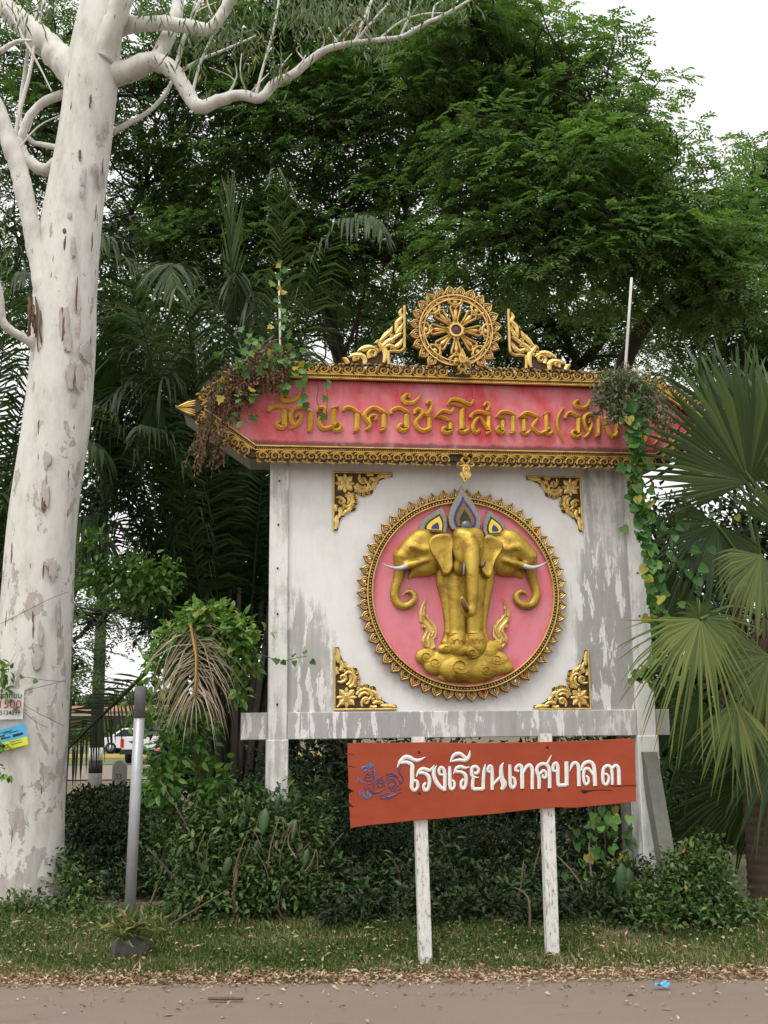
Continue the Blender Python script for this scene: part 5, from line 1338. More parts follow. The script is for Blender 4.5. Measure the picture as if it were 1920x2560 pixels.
        for rr2, f in ((1.10, .97), (1.0, 1.012), (.55, 1.022)):
            for q in range(n):
                a = 2 * math.pi * q / n; vs.append(S_(x + bw_ * rr2 * jag[q] * math.cos(a), y + bh * rr2 * jag[q] * math.sin(a), f))
        vs.append(S_(x, y, 1.024))
        m.add(vs, [(j * n + q, j * n + (q + 1) % n, (j + 1) * n + (q + 1) % n, (j + 1) * n + q) for j in range(2) for q in range(n)] + [(2 * n + q, 2 * n + (q + 1) % n, 3 * n) for q in range(n)], 0, False)
        m.build('bark_plate', M['bark_plate'] if i % 11 else M['bark_brown'], root)
    # hanging leaves
    P, D = [], []
    for cx, cy, rx, ry, n in ((870, 30, 130, 50, 400), (760, 25, 80, 50, 200), (1010, 10, 90, 40, 110), (560, 60, 90, 60, 180), (700, 170, 20, 30, 30), (480, 120, 60, 70, 110), (380, 20, 60, 30, 60), (70, 30, 70, 60, 90), (940, 110, 60, 40, 60), (1120, 10, 50, 25, 40), (640, 110, 50, 60, 70), (20, 620, 40, 60, 30)):
        for _ in range(n):
            x = cx + rng.normal() * rx * .6; y = cy + rng.normal() * ry * .6
            P.append(at(x, y, EY - .3 + rng.normal() * .45) - off); D.append((rng.normal() * .45, rng.normal() * .45, -1))
    n = len(P); P = np.array([tuple(p) for p in P])
    leaf_obj('foliage', P, D, rnd_dirs(rng, n), rng.uniform(.09, .17, n), rng.uniform(.014, .024, n), rng.random(n), M['euc_leaf'], root, curl=.12)
build_gum()

def text_obj(s, size, mat, parent, loc, rot=(math.pi / 2, 0, 0), name='lettering', align='LEFT', sx=1.0):
    cu = bpy.data.curves.new(name, 'FONT'); cu.body = s; cu.size = size; cu.align_x = align; cu.align_y = 'CENTER'; cu.extrude = 0.0005; cu.resolution_u = 3
    cu.materials.append(mat)
    tmp = bpy.data.objects.new(name, cu); COL.objects.link(tmp)
    dg = bpy.context.evaluated_depsgraph_get(); dg.update()
    me = bpy.data.meshes.new_from_object(tmp.evaluated_get(dg)); bpy.data.objects.remove(tmp)
    if not me.materials: me.materials.append(mat)
    return link(name, me, parent, loc, rot, (sx, 1, 1))
def build_notices():
    k = mpp(9.17)
    a = at(62, 1722, 9.17); b = at(61, 1798, 9.17)
    # white notice, its far end outside the picture
    w, h = 125 * k, (a.z - b.z)
    root = empty('paper_notice', (a.x - w / 2, 9.165, (a.z + b.z) / 2), R(-3), 'white paper notice with black and red writing on gum trunk', 'notice')
    m = MB(); vs = []; n = 9
    for i in range(n):
        t = i / (n - 1) - .5
        for z in (-h / 2, h / 2): vs.append((t * w, .05 * (t * 1.0) ** 2 * 1.2 - .012, z)); vs.append((t * w, .05 * (t * 1.0) ** 2 * 1.2 - .009, z))
    fs = []
    for i in range(n - 1):
        q = i * 4; fs += [(q, q + 4, q + 6, q + 2), (q + 1, q + 3, q + 7, q + 5), (q + 2, q + 6, q + 7, q + 3), (q, q + 1, q + 5, q + 4)]
    m.add(vs, fs); m.build('sheet', M['paper'], root)
    text_obj('จานดาวเทียม', h * .25, M['ink'], root, (w * .485, -.0145, h * .27), align='RIGHT', sx=1.05)
    text_obj('1500', h * .36, M['ink_red'], root, (w * .48, -.0145, -.02 * h), align='RIGHT', sx=1.15)
    text_obj('0305134099', h * .21, M['ink'], root, (w * .46, -.0145, -.29 * h), align='RIGHT', sx=.95)
    c = at(15, 1848, 9.165)
    root = empty('flyer', c, R(-4), 'small cyan and yellow printed flyer tacked below the white notice', 'flyer')
    w, h = 108 * k, 52 * k; tilt = R(-13.5)
    def quad(x0, x1, z0, z1, d, mat, name):
        m = MB(); c_, s_ = math.cos(-tilt), math.sin(-tilt)
        pts = [(x * c_ - z * s_, x * s_ + z * c_) for x, z in ((x0, z0), (x1, z0), (x1, z1), (x0, z1))]
        m.plate(pts, d - .002, d); return m.build(name, mat, root)
    quad(-w / 2, w / 2, -h * .12, h / 2, .012, M['cyan'], 'sheet'); quad(-w / 2, w / 2, -h / 2, -h * .122, .012, M['yellow'], 'sheet')
    for x0, x1, z0, z1 in ((-.1, .2, .30, .36), (-.3, .0, .16, .21), (.1, .32, .22, .26), (-.1, .12, .02, .08), (.18, .42, .00, .12), (-.35, -.12, -.02, .04), (.1, .36, -.22, -.19), (-.2, .05, -.28, -.25), (.12, .38, -.33, -.30), (-.2, .05, -.40, -.37)):
        quad(x0 * w, x1 * w, z0 * h, z1 * h, .0128, M['ink'] if z0 < .25 else M['emblem_light'], 'print')
build_notices()
# ------------------------------------------------------------------ palms
def frond_mesh(pts, L, npair, mat, droop=.5, w=.035, base_bare=.3, a0=70, a1=25, r0=.022, rng=None, t0=.0, t1=1.0, lift=0.0, upv=None, short_tip=.45, jit=.06):
    rng = rng or np.random.default_rng(1)
    c = np.array(catmull([tuple(p) for p in pts], 8)); n = len(c)
    seg = np.linalg.norm(np.diff(c, axis=0), axis=1); s = np.concatenate([[0], np.cumsum(seg)]); s /= s[-1]
    V, T, TI = [], [], []; nv = 0
    # rachis
    tang = unit(np.gradient(c, axis=0)); up = np.array([0, 0, 1.0]) if upv is None else np.array(upv, float)
    side = unit(np.cross(tang, up) + 1e-6); nor = np.cross(side, tang)
    rad = r0 * (1 - .85 * s)
    for k in range(4):
        a = math.pi / 2 * k
        V.append(c + (side * math.cos(a) + nor * math.sin(a)) * rad[:, None]); TI.append(np.full(n, .12))
    for k in range(4):
        k2 = (k + 1) % 4; i = np.arange(n - 1)
        T.append(np.stack([k * n + i, k2 * n + i, k2 * n + i + 1], 1)); T.append(np.stack([k * n + i, k2 * n + i + 1, k * n + i + 1], 1))
    nv = 4 * n
    u = np.linspace(base_bare, .995, npair)
    for sd in (-1, 1):
        uu = np.clip(u + rng.uniform(-.004, .004, npair), 0, 1)
        P = np.stack([np.interp(uu, s, c[:, q]) for q in range(3)], 1)
        tg = unit(np.stack([np.interp(uu, s, tang[:, q]) for q in range(3)], 1)); sdv = unit(np.stack([np.interp(uu, s, side[:, q]) for q in range(3)], 1)) * sd
        nn = np.cross(sdv, tg) * sd
        f = (uu - base_bare) / (1 - base_bare); ang = np.radians(a0 + (a1 - a0) * f) + rng.normal(size=npair) * jit
        d = sdv * np.sin(ang)[:, None] + tg * np.cos(ang)[:, None] + nn * (lift + rng.normal(size=npair) * (.06 + jit * .7))[:, None]
        d = unit(d)
        prof = np.sin(np.pi * np.clip(.18 + .82 * f, 0, 1)) ** .5; prof = np.maximum(prof, short_tip * (1 - f) + .3 * f)
        LL = L * prof * rng.uniform(.85, 1.1, npair); dr = droop * rng.uniform(.6, 1.3, npair)
        ww = w * rng.uniform(.8, 1.15, npair)
        wv = unit(np.cross(d, nn))
        rows = []
        for t, wf in ((0, .45), (.35, 1.0), (.7, .8), (1.0, 0)):
            q = P + d * (LL * t)[:, None]; q[:, 2] -= dr * LL * t ** 2.0
            q = q - d * (np.minimum(.35, .3 * dr) * LL * t ** 2.2)[:, None]
            if wf > 0: rows += [q + wv * (ww * wf / 2)[:, None], q - wv * (ww * wf / 2)[:, None]]
            else: rows += [q]
        B = np.stack(rows, 1); V.append(B.reshape(-1, 3))
        tri = np.array([[0, 2, 3], [0, 3, 1], [2, 4, 5], [2, 5, 3], [4, 6, 5]])
        T.append((tri[None] + nv + (np.arange(npair) * 7)[:, None, None]).reshape(-1, 3)); nv += npair * 7
        TI.append(np.repeat(np.clip(t0 + (t1 - t0) * rng.random(npair), 0, 1), 7))
    return tri_mesh('frond', np.concatenate(V), np.concatenate(T), mat, np.concatenate(TI))

def px_path(path): return [at(x, y, Y) for x, y, Y in path]

def build_feather_palms():
    rng = np.random.default_rng(21)
    base = at(580, 2050, 12.6); base.z = 0.14
    root = empty('feather_palm', base, 0, 'dark clump of arching feather palm fronds behind the left end of the header', 'palm')
    off = Vector(base)
    def F(path, **k):
        me = frond_mesh([p - off for p in px_path(path)], mat=k.pop('mat', M['palm_leaf']), rng=rng, **k); return link('frond', me, root)
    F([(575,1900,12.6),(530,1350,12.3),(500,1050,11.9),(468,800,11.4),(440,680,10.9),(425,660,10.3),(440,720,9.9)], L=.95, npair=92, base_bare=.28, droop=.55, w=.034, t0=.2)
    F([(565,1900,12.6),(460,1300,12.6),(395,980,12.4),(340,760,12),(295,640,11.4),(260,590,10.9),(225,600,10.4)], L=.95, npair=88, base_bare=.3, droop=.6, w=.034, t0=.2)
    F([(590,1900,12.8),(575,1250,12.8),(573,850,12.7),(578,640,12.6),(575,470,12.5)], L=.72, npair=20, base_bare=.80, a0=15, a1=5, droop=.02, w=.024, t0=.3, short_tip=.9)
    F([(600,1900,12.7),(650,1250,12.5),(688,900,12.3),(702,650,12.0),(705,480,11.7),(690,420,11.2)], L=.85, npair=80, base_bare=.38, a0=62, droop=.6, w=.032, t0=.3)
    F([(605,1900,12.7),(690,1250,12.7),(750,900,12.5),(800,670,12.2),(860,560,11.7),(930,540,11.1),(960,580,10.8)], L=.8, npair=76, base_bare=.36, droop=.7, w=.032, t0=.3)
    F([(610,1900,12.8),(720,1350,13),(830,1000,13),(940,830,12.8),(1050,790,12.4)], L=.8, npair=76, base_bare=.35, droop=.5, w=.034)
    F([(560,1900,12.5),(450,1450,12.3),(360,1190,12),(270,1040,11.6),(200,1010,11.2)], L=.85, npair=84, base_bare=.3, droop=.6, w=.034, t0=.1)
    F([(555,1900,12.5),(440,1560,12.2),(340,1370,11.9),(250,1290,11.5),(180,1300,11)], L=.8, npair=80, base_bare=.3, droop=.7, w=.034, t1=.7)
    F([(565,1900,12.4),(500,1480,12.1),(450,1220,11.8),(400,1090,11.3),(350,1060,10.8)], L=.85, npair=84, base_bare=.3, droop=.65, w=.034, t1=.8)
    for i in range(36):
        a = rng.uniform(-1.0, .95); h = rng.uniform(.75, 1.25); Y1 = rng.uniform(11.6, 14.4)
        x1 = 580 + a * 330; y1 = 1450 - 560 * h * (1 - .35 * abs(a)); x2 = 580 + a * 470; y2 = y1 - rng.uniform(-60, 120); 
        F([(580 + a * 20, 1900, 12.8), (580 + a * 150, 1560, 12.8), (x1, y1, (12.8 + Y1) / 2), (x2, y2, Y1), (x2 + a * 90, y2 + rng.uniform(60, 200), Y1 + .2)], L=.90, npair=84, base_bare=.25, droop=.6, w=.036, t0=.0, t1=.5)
    tr = MB()
    for i in range(16):
        a = (i - 7.5) / 7.5
        tr.tube([Vector((a * .25, rng.uniform(-.2, .2), -.1)), Vector((a * .45, rng.uniform(-.2, .2), 1.2)), Vector((a * .95, rng.uniform(-.2, .3), 3.0))], [.06, .045, .025], 6)
    tr.build('stem', M['bark_dark'], root)
    # second palm, behind the gum tree
    base = at(-40, 1900, 12.0); base.z = .14
    root = empty('feather_palm', base, 0, 'feather palm mostly hidden behind the gum trunk', 'palm'); off = Vector(base)
    for path in ([(-40,1900,12),(-20,1200,11.8),(10,850,11.5),(40,700,11),(70,680,10.6)], [(-40,1900,12),(0,1300,11.8),(60,1000,11.4),(120,880,11),(190,900,10.6)], [(-40,1900,12),(20,1400,11.8),(90,1180,11.5),(180,1090,11),(260,1130,10.6)],
                 [(-40,1900,12),(-30,1100,12.2),(-10,750,12.4),(20,560,12.3),(60,500,12)], [(-40,1900,12),(30,1500,11.8),(100,1330,11.5),(190,1290,11),(270,1350,10.6)], [(-40,1900,12),(-60,1400,11.6),(-30,1250,11),(0,1230,10.5)], [(-40,1900,12),(40,1250,12.5),(140,900,12.9),(240,720,13),(330,700,13)]):
        F(path, L=.85, npair=78, base_bare=.3, droop=.75, w=.034, t0=.05, t1=.85)
    t = MB(); t.tube([Vector((0, 0, -.1)), Vector((0, 0, 1.4))], [.16, .12], 10); t.build('stem', M['bark_dark'], root)
    # lone dark frond crossing the gap
    b = at(350, 1690, 10.3)
    root = empty('palm_frond', b, 0, 'single dark palm frond slanting down across the gap beside the pipe post', 'frond'); off = Vector(b)
    F([(356,1690,10.4),(290,1755,10.35),(220,1822,10.3),(150,1895,10.25),(80,1975,10.2)], L=.40, npair=38, base_bare=.02, a0=62, a1=30, droop=.12, w=.022, t1=.35, upv=(0, -1, .25))
    # dry frond hanging by the pillar
    b = at(485, 1545, 8.75)
    root = empty('dead_palm_frond', b, 0, 'dry straw-coloured palm frond hanging beside the left pillar', 'frond'); off = Vector(b)
    F([(470,1535,8.9),(484,1575,8.75),(492,1640,8.7),(491,1700,8.68),(489,1750,8.66)], L=.50, npair=58, base_bare=.03, a0=100, a1=45, droop=.80, w=.009, mat=M['dead_frond'], upv=(0, -1, .15), short_tip=1.0, jit=.36)
    m = MB(); m.tube([p - off for p in px_path([(476,1560,8.72),(490,1640,8.685),(489,1700,8.665),(487,1745,8.645)])], [.012, .010, .008, .003], 6); m.build('rachis', M['rachis_yellow'], root)
build_feather_palms()

def fan_mesh(R_, spread, n, mat, droop=.3, rng=None, split=.5, ax_tilt=.0, t0=0., t1=1., fold=.16, wob=.08, cup=.12, edge=.18):
    "fan leaf in its own frame: hub at origin, axis +y, face +z; gravity applied later through gdir"
    rng = rng or np.random.default_rng(2)
    V, T, TI = [], [], []; nv = 0
    th = np.radians(np.linspace(-spread / 2, spread / 2, n)); dth = math.radians(spread) / (n - 1)
    for i, a in enumerate(th):
        a += rng.normal() * dth * .04
        L = R_ * (1 - edge * abs(a / math.radians(spread / 2)) ** 2) * rng.uniform(.9, 1.06)
        tw = rng.normal() * wob * (3 if rng.random() < .15 else 1); dz_ = rng.normal() * .05 - (.14 if rng.random() < .14 else 0)
        pts = []
        for t, wf in ((.02, .9), (split, 1.0), (.75, .62), (.92, .3), (1.0, 0)):
            r_ = t * L; w = (r_ if t <= split else split * L) * dth * wf * 1.05
            a2 = a + tw * max(0, t - split)
            d = np.array([math.sin(a2), math.cos(a2), 0]); sdv = np.array([math.cos(a2), -math.sin(a2), 0])
            c = d * r_; z = cup * L * t * (1 - t) + dz_ * L * max(0, t - split) * 2
            c = c + np.array([0, 0, z])
            if wf > 0: pts += [c + sdv * w / 2 - np.array([0, 0, fold * w]), c, c - sdv * w / 2 - np.array([0, 0, fold * w])]
            else: pts += [c]
        V.append(np.array(pts))
        tri = []
        for q in range(3):
            b = q * 3
            tri += [[b, b + 3, b + 4], [b, b + 4, b + 1], [b + 1, b + 4, b + 5], [b + 1, b + 5, b + 2]]
        tri += [[9, 12, 10], [10, 12, 11]]
        T.append(np.array(tri) + nv); nv += 13
        tt = t0 + (t1 - t0) * rng.random(); TI.append(np.full(13, tt)); TI[-1][12] = min(1, tt + .15)
    return np.concatenate(V), np.concatenate(T), np.concatenate(TI)

def build_fan_palm():
    rng = np.random.default_rng(31)
    base = at(1922, 2330, 9.4); base.z = .14
    root = empty('fan_palm', base, 0, 'fan palm with ringed trunk and pleated leaves at the right edge', 'palm'); off = Vector(base)
    # ringed trunk
    m = MB(); P, rad = [], []
    top = at(1925, 1600, 9.4) - off; H = top.z
    for i in range(90):
        t = i / 89; P.append(Vector((0.02 * math.sin(t * 3), 0, -.15 + (H + .15) * t))); rad.append((.15 + .05 * (t > .6) * min(1, (t - .6) * 5)) * (1.0 + (.05 if i % 3 == 0 else -.015)))
    m.tube(P, rad, 18); m.build('trunk', M['palm_trunk'], root)
    fib = MB()
    for i in range(26):
        a = rng.uniform(0, 6.28); z = rng.uniform(H * .72, H * 1.02); p = Vector((math.cos(a) * .17, math.sin(a) * .17, z))
        fib.tube([p, p + Vector((math.cos(a) * .12, math.sin(a) * .12, .10)), p + Vector((math.cos(a) * .30, math.sin(a) * .30, .30 + rng.uniform(0, .2)))], [.04, .03, .012], 5)
    fib.build('leaf_base', M['bark_brown'], root)
    crown = top + Vector((0, 0, .15))
    UPv, RT, TO = np.array(UP), np.array(RIGHT), -np.array(FWD)
    def fan(px, py, Y, ang, R_px, spread, n, droop, mat, tilt=.25, split=.5, t0=0., t1=1., pet=True, tw=0.0, edge=.18):
        hub = at(px, py, Y); R_ = R_px * mpp(Y)
        V, T, TI = fan_mesh(R_, spread, n, mat, rng=rng, split=split, t0=t0, t1=t1, edge=edge)
        a = math.radians(ang); ax = RT * math.cos(a) + UPv * math.sin(a) + TO * tilt; ax /= np.linalg.norm(ax)
        fz = TO - ax * (TO @ ax) + RT * tw; fz -= ax * (fz @ ax); fz /= np.linalg.norm(fz); sx = np.cross(ax, fz)
        W = V[:, :1] * sx + V[:, 1:2] * ax + V[:, 2:] * fz
        rr_ = np.linalg.norm(V, axis=1) / R_
        W[:, 2] -= droop * R_ * np.clip(rr_ - .15, 0, None) ** 1.8
        shrink = 1 - droop * .18 * np.clip(rr_, 0, 1) ** 2
        W[:, :2] *= shrink[:, None]
        W += np.array(hub - off)
        o = link('fan_leaf', tri_mesh('fan_leaf', W, T, mat, TI), root)
        if pet:
            h = hub - off; mid = (h + crown) * .5 + Vector((0, 0, .12))
            pm = MB(); pm.tube(catmull([tuple(crown), tuple(mid), tuple(h)], 5), [.016] * 5 + [.012] * 6, 6); pm.build('petiole', M['stem_green'], o)
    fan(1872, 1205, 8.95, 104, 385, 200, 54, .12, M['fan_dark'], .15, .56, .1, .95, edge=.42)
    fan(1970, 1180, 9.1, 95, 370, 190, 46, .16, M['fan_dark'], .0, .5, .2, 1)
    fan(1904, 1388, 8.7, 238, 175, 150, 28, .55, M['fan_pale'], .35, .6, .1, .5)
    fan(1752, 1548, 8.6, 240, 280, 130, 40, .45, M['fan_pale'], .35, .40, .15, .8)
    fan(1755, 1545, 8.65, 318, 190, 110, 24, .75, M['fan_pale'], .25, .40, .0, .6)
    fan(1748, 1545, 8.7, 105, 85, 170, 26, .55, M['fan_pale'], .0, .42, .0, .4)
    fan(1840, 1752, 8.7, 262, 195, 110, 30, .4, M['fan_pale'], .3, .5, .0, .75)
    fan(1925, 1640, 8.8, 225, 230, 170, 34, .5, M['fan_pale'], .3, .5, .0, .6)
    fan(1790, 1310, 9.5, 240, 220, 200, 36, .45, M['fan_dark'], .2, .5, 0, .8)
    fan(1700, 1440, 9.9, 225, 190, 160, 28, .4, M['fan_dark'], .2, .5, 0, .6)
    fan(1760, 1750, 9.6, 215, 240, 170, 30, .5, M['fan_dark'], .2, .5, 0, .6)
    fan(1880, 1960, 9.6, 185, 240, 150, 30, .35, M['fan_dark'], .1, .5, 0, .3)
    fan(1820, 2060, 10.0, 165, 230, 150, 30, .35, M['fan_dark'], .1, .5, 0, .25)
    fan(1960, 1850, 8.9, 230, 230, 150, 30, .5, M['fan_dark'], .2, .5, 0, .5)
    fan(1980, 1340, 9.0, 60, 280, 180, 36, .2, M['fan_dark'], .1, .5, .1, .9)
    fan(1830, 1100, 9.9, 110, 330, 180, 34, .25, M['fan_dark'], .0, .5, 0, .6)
build_fan_palm()
# ------------------------------------------------------------------ shrubs, vines, cactus, grass, litter
def shrub(name, label, cat, lobes, n, L, W, mat, seed, group=None, stems=8, near=False, flat=1.0, tint=(0, 1), shell=.55, base=None, updir=.25, stem_mat='twig', zmin=None):
    rng = np.random.default_rng(seed)
    c0 = at(lobes[0][0], lobes[0][1], lobes[0][3]) if base is None else base
    root = empty(name, (c0.x, c0.y, gz(c0.x, c0.y)), 0, label, cat, group); off = np.array(root.location)
    A = np.array([r[2] ** 2 for r in lobes], float); A /= A.sum()
    P, D, Nn = [], [], []
    for (px, py, r, Y, *rest), a in zip(lobes, A):
        k = int(n * a) + 1; c = np.array(at(px, py, Y)) - off; rr = r * mpp(Y); sy = rest[0] if rest else 1.0
        u = unit(rng.normal(size=(k, 3))); rad = rr * (rng.random(k) ** shell)[:, None]
        # lumpy outline
        lump = 1 + .22 * np.sin(u[:, :1] * 5 + seed) * np.sin(u[:, 2:] * 6 + seed * 2) + .12 * rng.normal(size=(k, 1))
        p = c + u * rad * lump * np.array([1, .8, sy]); P.append(p)
        d = unit(u * .8 + rng.normal(size=(k, 3)) * .6 + np.array([0, 0, -.1])); D.append(d)
        Nn.append(unit(u * .5 + np.array([0, -.25, 1.0]) + rng.normal(size=(k, 3)) * .5))
    P = np.concatenate(P); D = np.concatenate(D); Nn = np.concatenate(Nn)
    gzv = 0.0
    keep = P[:, 2] > 0.02
    P, D, Nn = P[keep], D[keep], Nn[keep]; k = len(P)
    s = rng.uniform(.65, 1.2, k)
    leaf_obj('foliage', P, D, Nn, L * s, W * s, tint[0] + (tint[1] - tint[0]) * rng.random(k) ** 1.3, mat, root, near=near)
    if stems:
        m = MB()
        for i in range(stems):
            l = lobes[rng.integers(len(lobes))]; c = np.array(at(l[0], l[1], l[3])) - off
            b = np.array([c[0] + rng.normal() * .1, c[1] + rng.normal() * .1, -.03]); e = c + rng.normal(size=3) * .6 * l[2] * mpp(l[3]); mid = (b + e) / 2 + rng.normal(size=3) * .06
            m.tube(catmull([tuple(b), tuple(mid), tuple(e)], 3), [.012, .011, .010, .009, .008, .006, .003], 5)
        m.build('stems', M[stem_mat], root)['kind'] = 'stuff'
    return root

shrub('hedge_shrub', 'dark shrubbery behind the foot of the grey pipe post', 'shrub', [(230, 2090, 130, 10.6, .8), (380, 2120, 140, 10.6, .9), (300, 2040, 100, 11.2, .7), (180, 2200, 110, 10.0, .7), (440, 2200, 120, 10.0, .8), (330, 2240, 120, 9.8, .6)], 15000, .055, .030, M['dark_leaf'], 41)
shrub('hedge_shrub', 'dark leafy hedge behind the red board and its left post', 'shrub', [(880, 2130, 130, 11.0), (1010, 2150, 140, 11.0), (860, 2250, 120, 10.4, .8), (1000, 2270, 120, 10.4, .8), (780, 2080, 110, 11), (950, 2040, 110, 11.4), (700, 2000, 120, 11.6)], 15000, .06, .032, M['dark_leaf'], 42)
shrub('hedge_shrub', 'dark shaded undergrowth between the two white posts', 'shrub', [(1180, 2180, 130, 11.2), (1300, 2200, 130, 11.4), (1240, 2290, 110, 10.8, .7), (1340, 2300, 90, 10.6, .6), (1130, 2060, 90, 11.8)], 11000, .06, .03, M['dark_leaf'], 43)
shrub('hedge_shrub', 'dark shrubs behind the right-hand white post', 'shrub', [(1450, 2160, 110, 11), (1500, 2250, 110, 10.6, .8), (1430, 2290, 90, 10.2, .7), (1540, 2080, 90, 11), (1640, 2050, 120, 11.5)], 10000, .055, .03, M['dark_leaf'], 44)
shrub('leafy_bush', 'rounded green bush covering the foot of the leaning brace', 'bush', [(1740, 2260, 110, 8.5, .95), (1660, 2320, 100, 8.3, .75), (1800, 2320, 110, 8.4, .8), (1720, 2190, 80, 8.6), (1870, 2350, 90, 8.4, .6), (1760, 2150, 60, 8.7), (1620, 2260, 60, 8.5)], 11000, .050, .028, M['shrub_leaf'], 45, near=False, shell=.4)
shrub('leafy_bush', 'low green weeds round the foot of the gum tree', 'bush', [(60, 2290, 110, 9.0, .5), (170, 2290, 90, 8.9, .55), (260, 2300, 70, 8.6, .5), (10, 2340, 90, 8.5, .4), (150, 2350, 80, 8.4, .35), (160, 2160, 40, 9.4), (190, 2220, 60, 9.2)], 5200, .050, .028, M['shrub_leaf'], 46, stems=4)
shrub('leafy_bush', 'tangled green shrub growing round the cactus below the left pillar', 'bush', [(620, 2120, 120, 8.9), (520, 2160, 110, 8.9), (700, 2100, 90, 8.9), (740, 2230, 90, 8.8), (600, 2250, 120, 8.7, .8), (480, 2270, 90, 8.7, .7), (780, 2050, 60, 9.0), (430, 2080, 70, 9.1), (600, 2040, 80, 8.95), (700, 2020, 70, 9.0), (500, 2070, 75, 8.95), (660, 2200, 90, 8.6)], 14000, .050, .026, M['shrub_leaf'], 47, stems=24, tint=(0, .85))
shrub('leafy_bush', 'small seedlings at the foot of the left white post', 'bush', [(1010, 2350, 50, 8.2, .6), (1120, 2370, 40, 8.0, .5), (950, 2340, 40, 8.3, .6), (1290, 2340, 50, 8.3, .6), (1450, 2360, 50, 8.3, .6), (1530, 2330, 60, 8.4, .7), (880, 2330, 40, 8.4, .6)], 1300, .060, .030, M['shrub_leaf'], 48, near=True, stems=5)
shrub('vine_bush', 'bright green vine heaped over the dry palm frond', 'vine', [(520, 1545, 80, 8.85, .5), (590, 1590, 66, 8.85, .8), (450, 1590, 60, 8.9, .7), (410, 1640, 45, 8.95, .8), (610, 1660, 40, 8.9), (560, 1600, 60, 8.95), (600, 1730, 30, 8.9), (430, 1690, 40, 8.95)], 1500, .085, .045, M['bright_leaf'], 49, near=True, stems=0, shell=.5)
shrub('vine_bush', 'leafy green vine trailing down below the dry palm frond', 'vine', [(450, 1800, 60, 9.0, 1.4), (420, 1900, 60, 9.0, 1.2), (500, 1850, 60, 9.1, 1.5), (400, 1960, 60, 9.0), (360, 1780, 40, 9.2, 1.6), (380, 1680, 40, 9.2, 1.3), (530, 1960, 60, 9.1)], 900, .085, .045, M['bright_leaf'], 50, near=True, stems=0, tint=(0, .6), shell=.5)
shrub('vine_bush', 'green vine draped on palm fronds beside the gum trunk', 'vine', [(330, 1430, 70, 10.6, .7), (260, 1450, 60, 10.6, .8), (400, 1470, 50, 10.6, .7), (230, 1380, 50, 10.6), (420, 1430, 40, 10.6), (350, 1490, 50, 10.6, .6)], 900, .09, .05, M['bright_leaf'], 51, near=True, tint=(0, .75), stems=0, shell=.5)
shrub('vine_bush', 'green vine leaves on the shaded side of the gum trunk', 'vine', [(5, 1680, 26, 9.05, 1.4), (10, 1730, 16, 9.05, 1.2), (0, 1860, 16, 9.05, 1.6), (15, 1930, 14, 9.05, 2)], 90, .07, .045, M['bright_leaf'], 52, near=True, stems=0)
# added dark understory, put in to block horizon light under the canopy
shrub('added_understory', 'added dark low tree blocking horizon light behind the left pillar', 'tree', [(520, 1500, 200, 14.5), (620, 1750, 200, 14.5), (600, 1250, 190, 14.8), (520, 1900, 150, 14.0), (700, 1950, 160, 13.5), (520, 1300, 120, 14.8, .8), (560, 1050, 170, 15), (660, 900, 130, 15.5), (440, 1120, 110, 15.5)], 17000, .13, .065, M['dark_leaf'], 61, stems=10, stem_mat='bark_dark')
shrub('added_understory', 'added dark low tree blocking horizon light behind the fan palm', 'tree', [(1750, 1500, 220, 13.5), (1680, 1750, 220, 13.5), (1850, 1750, 220, 13.8), (1700, 1980, 200, 13.2), (1880, 2000, 180, 13), (1880, 1350, 180, 14), (1640, 1330, 110, 14)], 16000, .13, .065, M['dark_leaf'], 62, stems=10, stem_mat='bark_dark')
shrub('added_understory', 'added dark bushes blocking horizon light beyond the red board', 'tree', [(900, 1980, 150, 15), (1050, 1960, 150, 15.5), (1200, 2000, 130, 15.5), (1350, 1980, 130, 15.5), (1500, 1960, 150, 15), (800, 2000, 120, 15), (1280, 2110, 90, 15.5, .6), (1000, 2100, 130, 14)], 14000, .12, .06, M['dark_leaf'], 63, stems=10, stem_mat='bark_dark')
shrub('added_understory', 'added dark foliage blocking horizon light behind the gum trunk at the left edge', 'tree', [(-20, 1750, 170, 13.5, 1.3), (20, 1450, 160, 14), (-60, 2050, 160, 12.5), (60, 1250, 140, 14.5), (110, 2060, 60, 12, .8)], 9000, .12, .06, M['dark_leaf'], 64, stems=8, stem_mat='bark_dark')

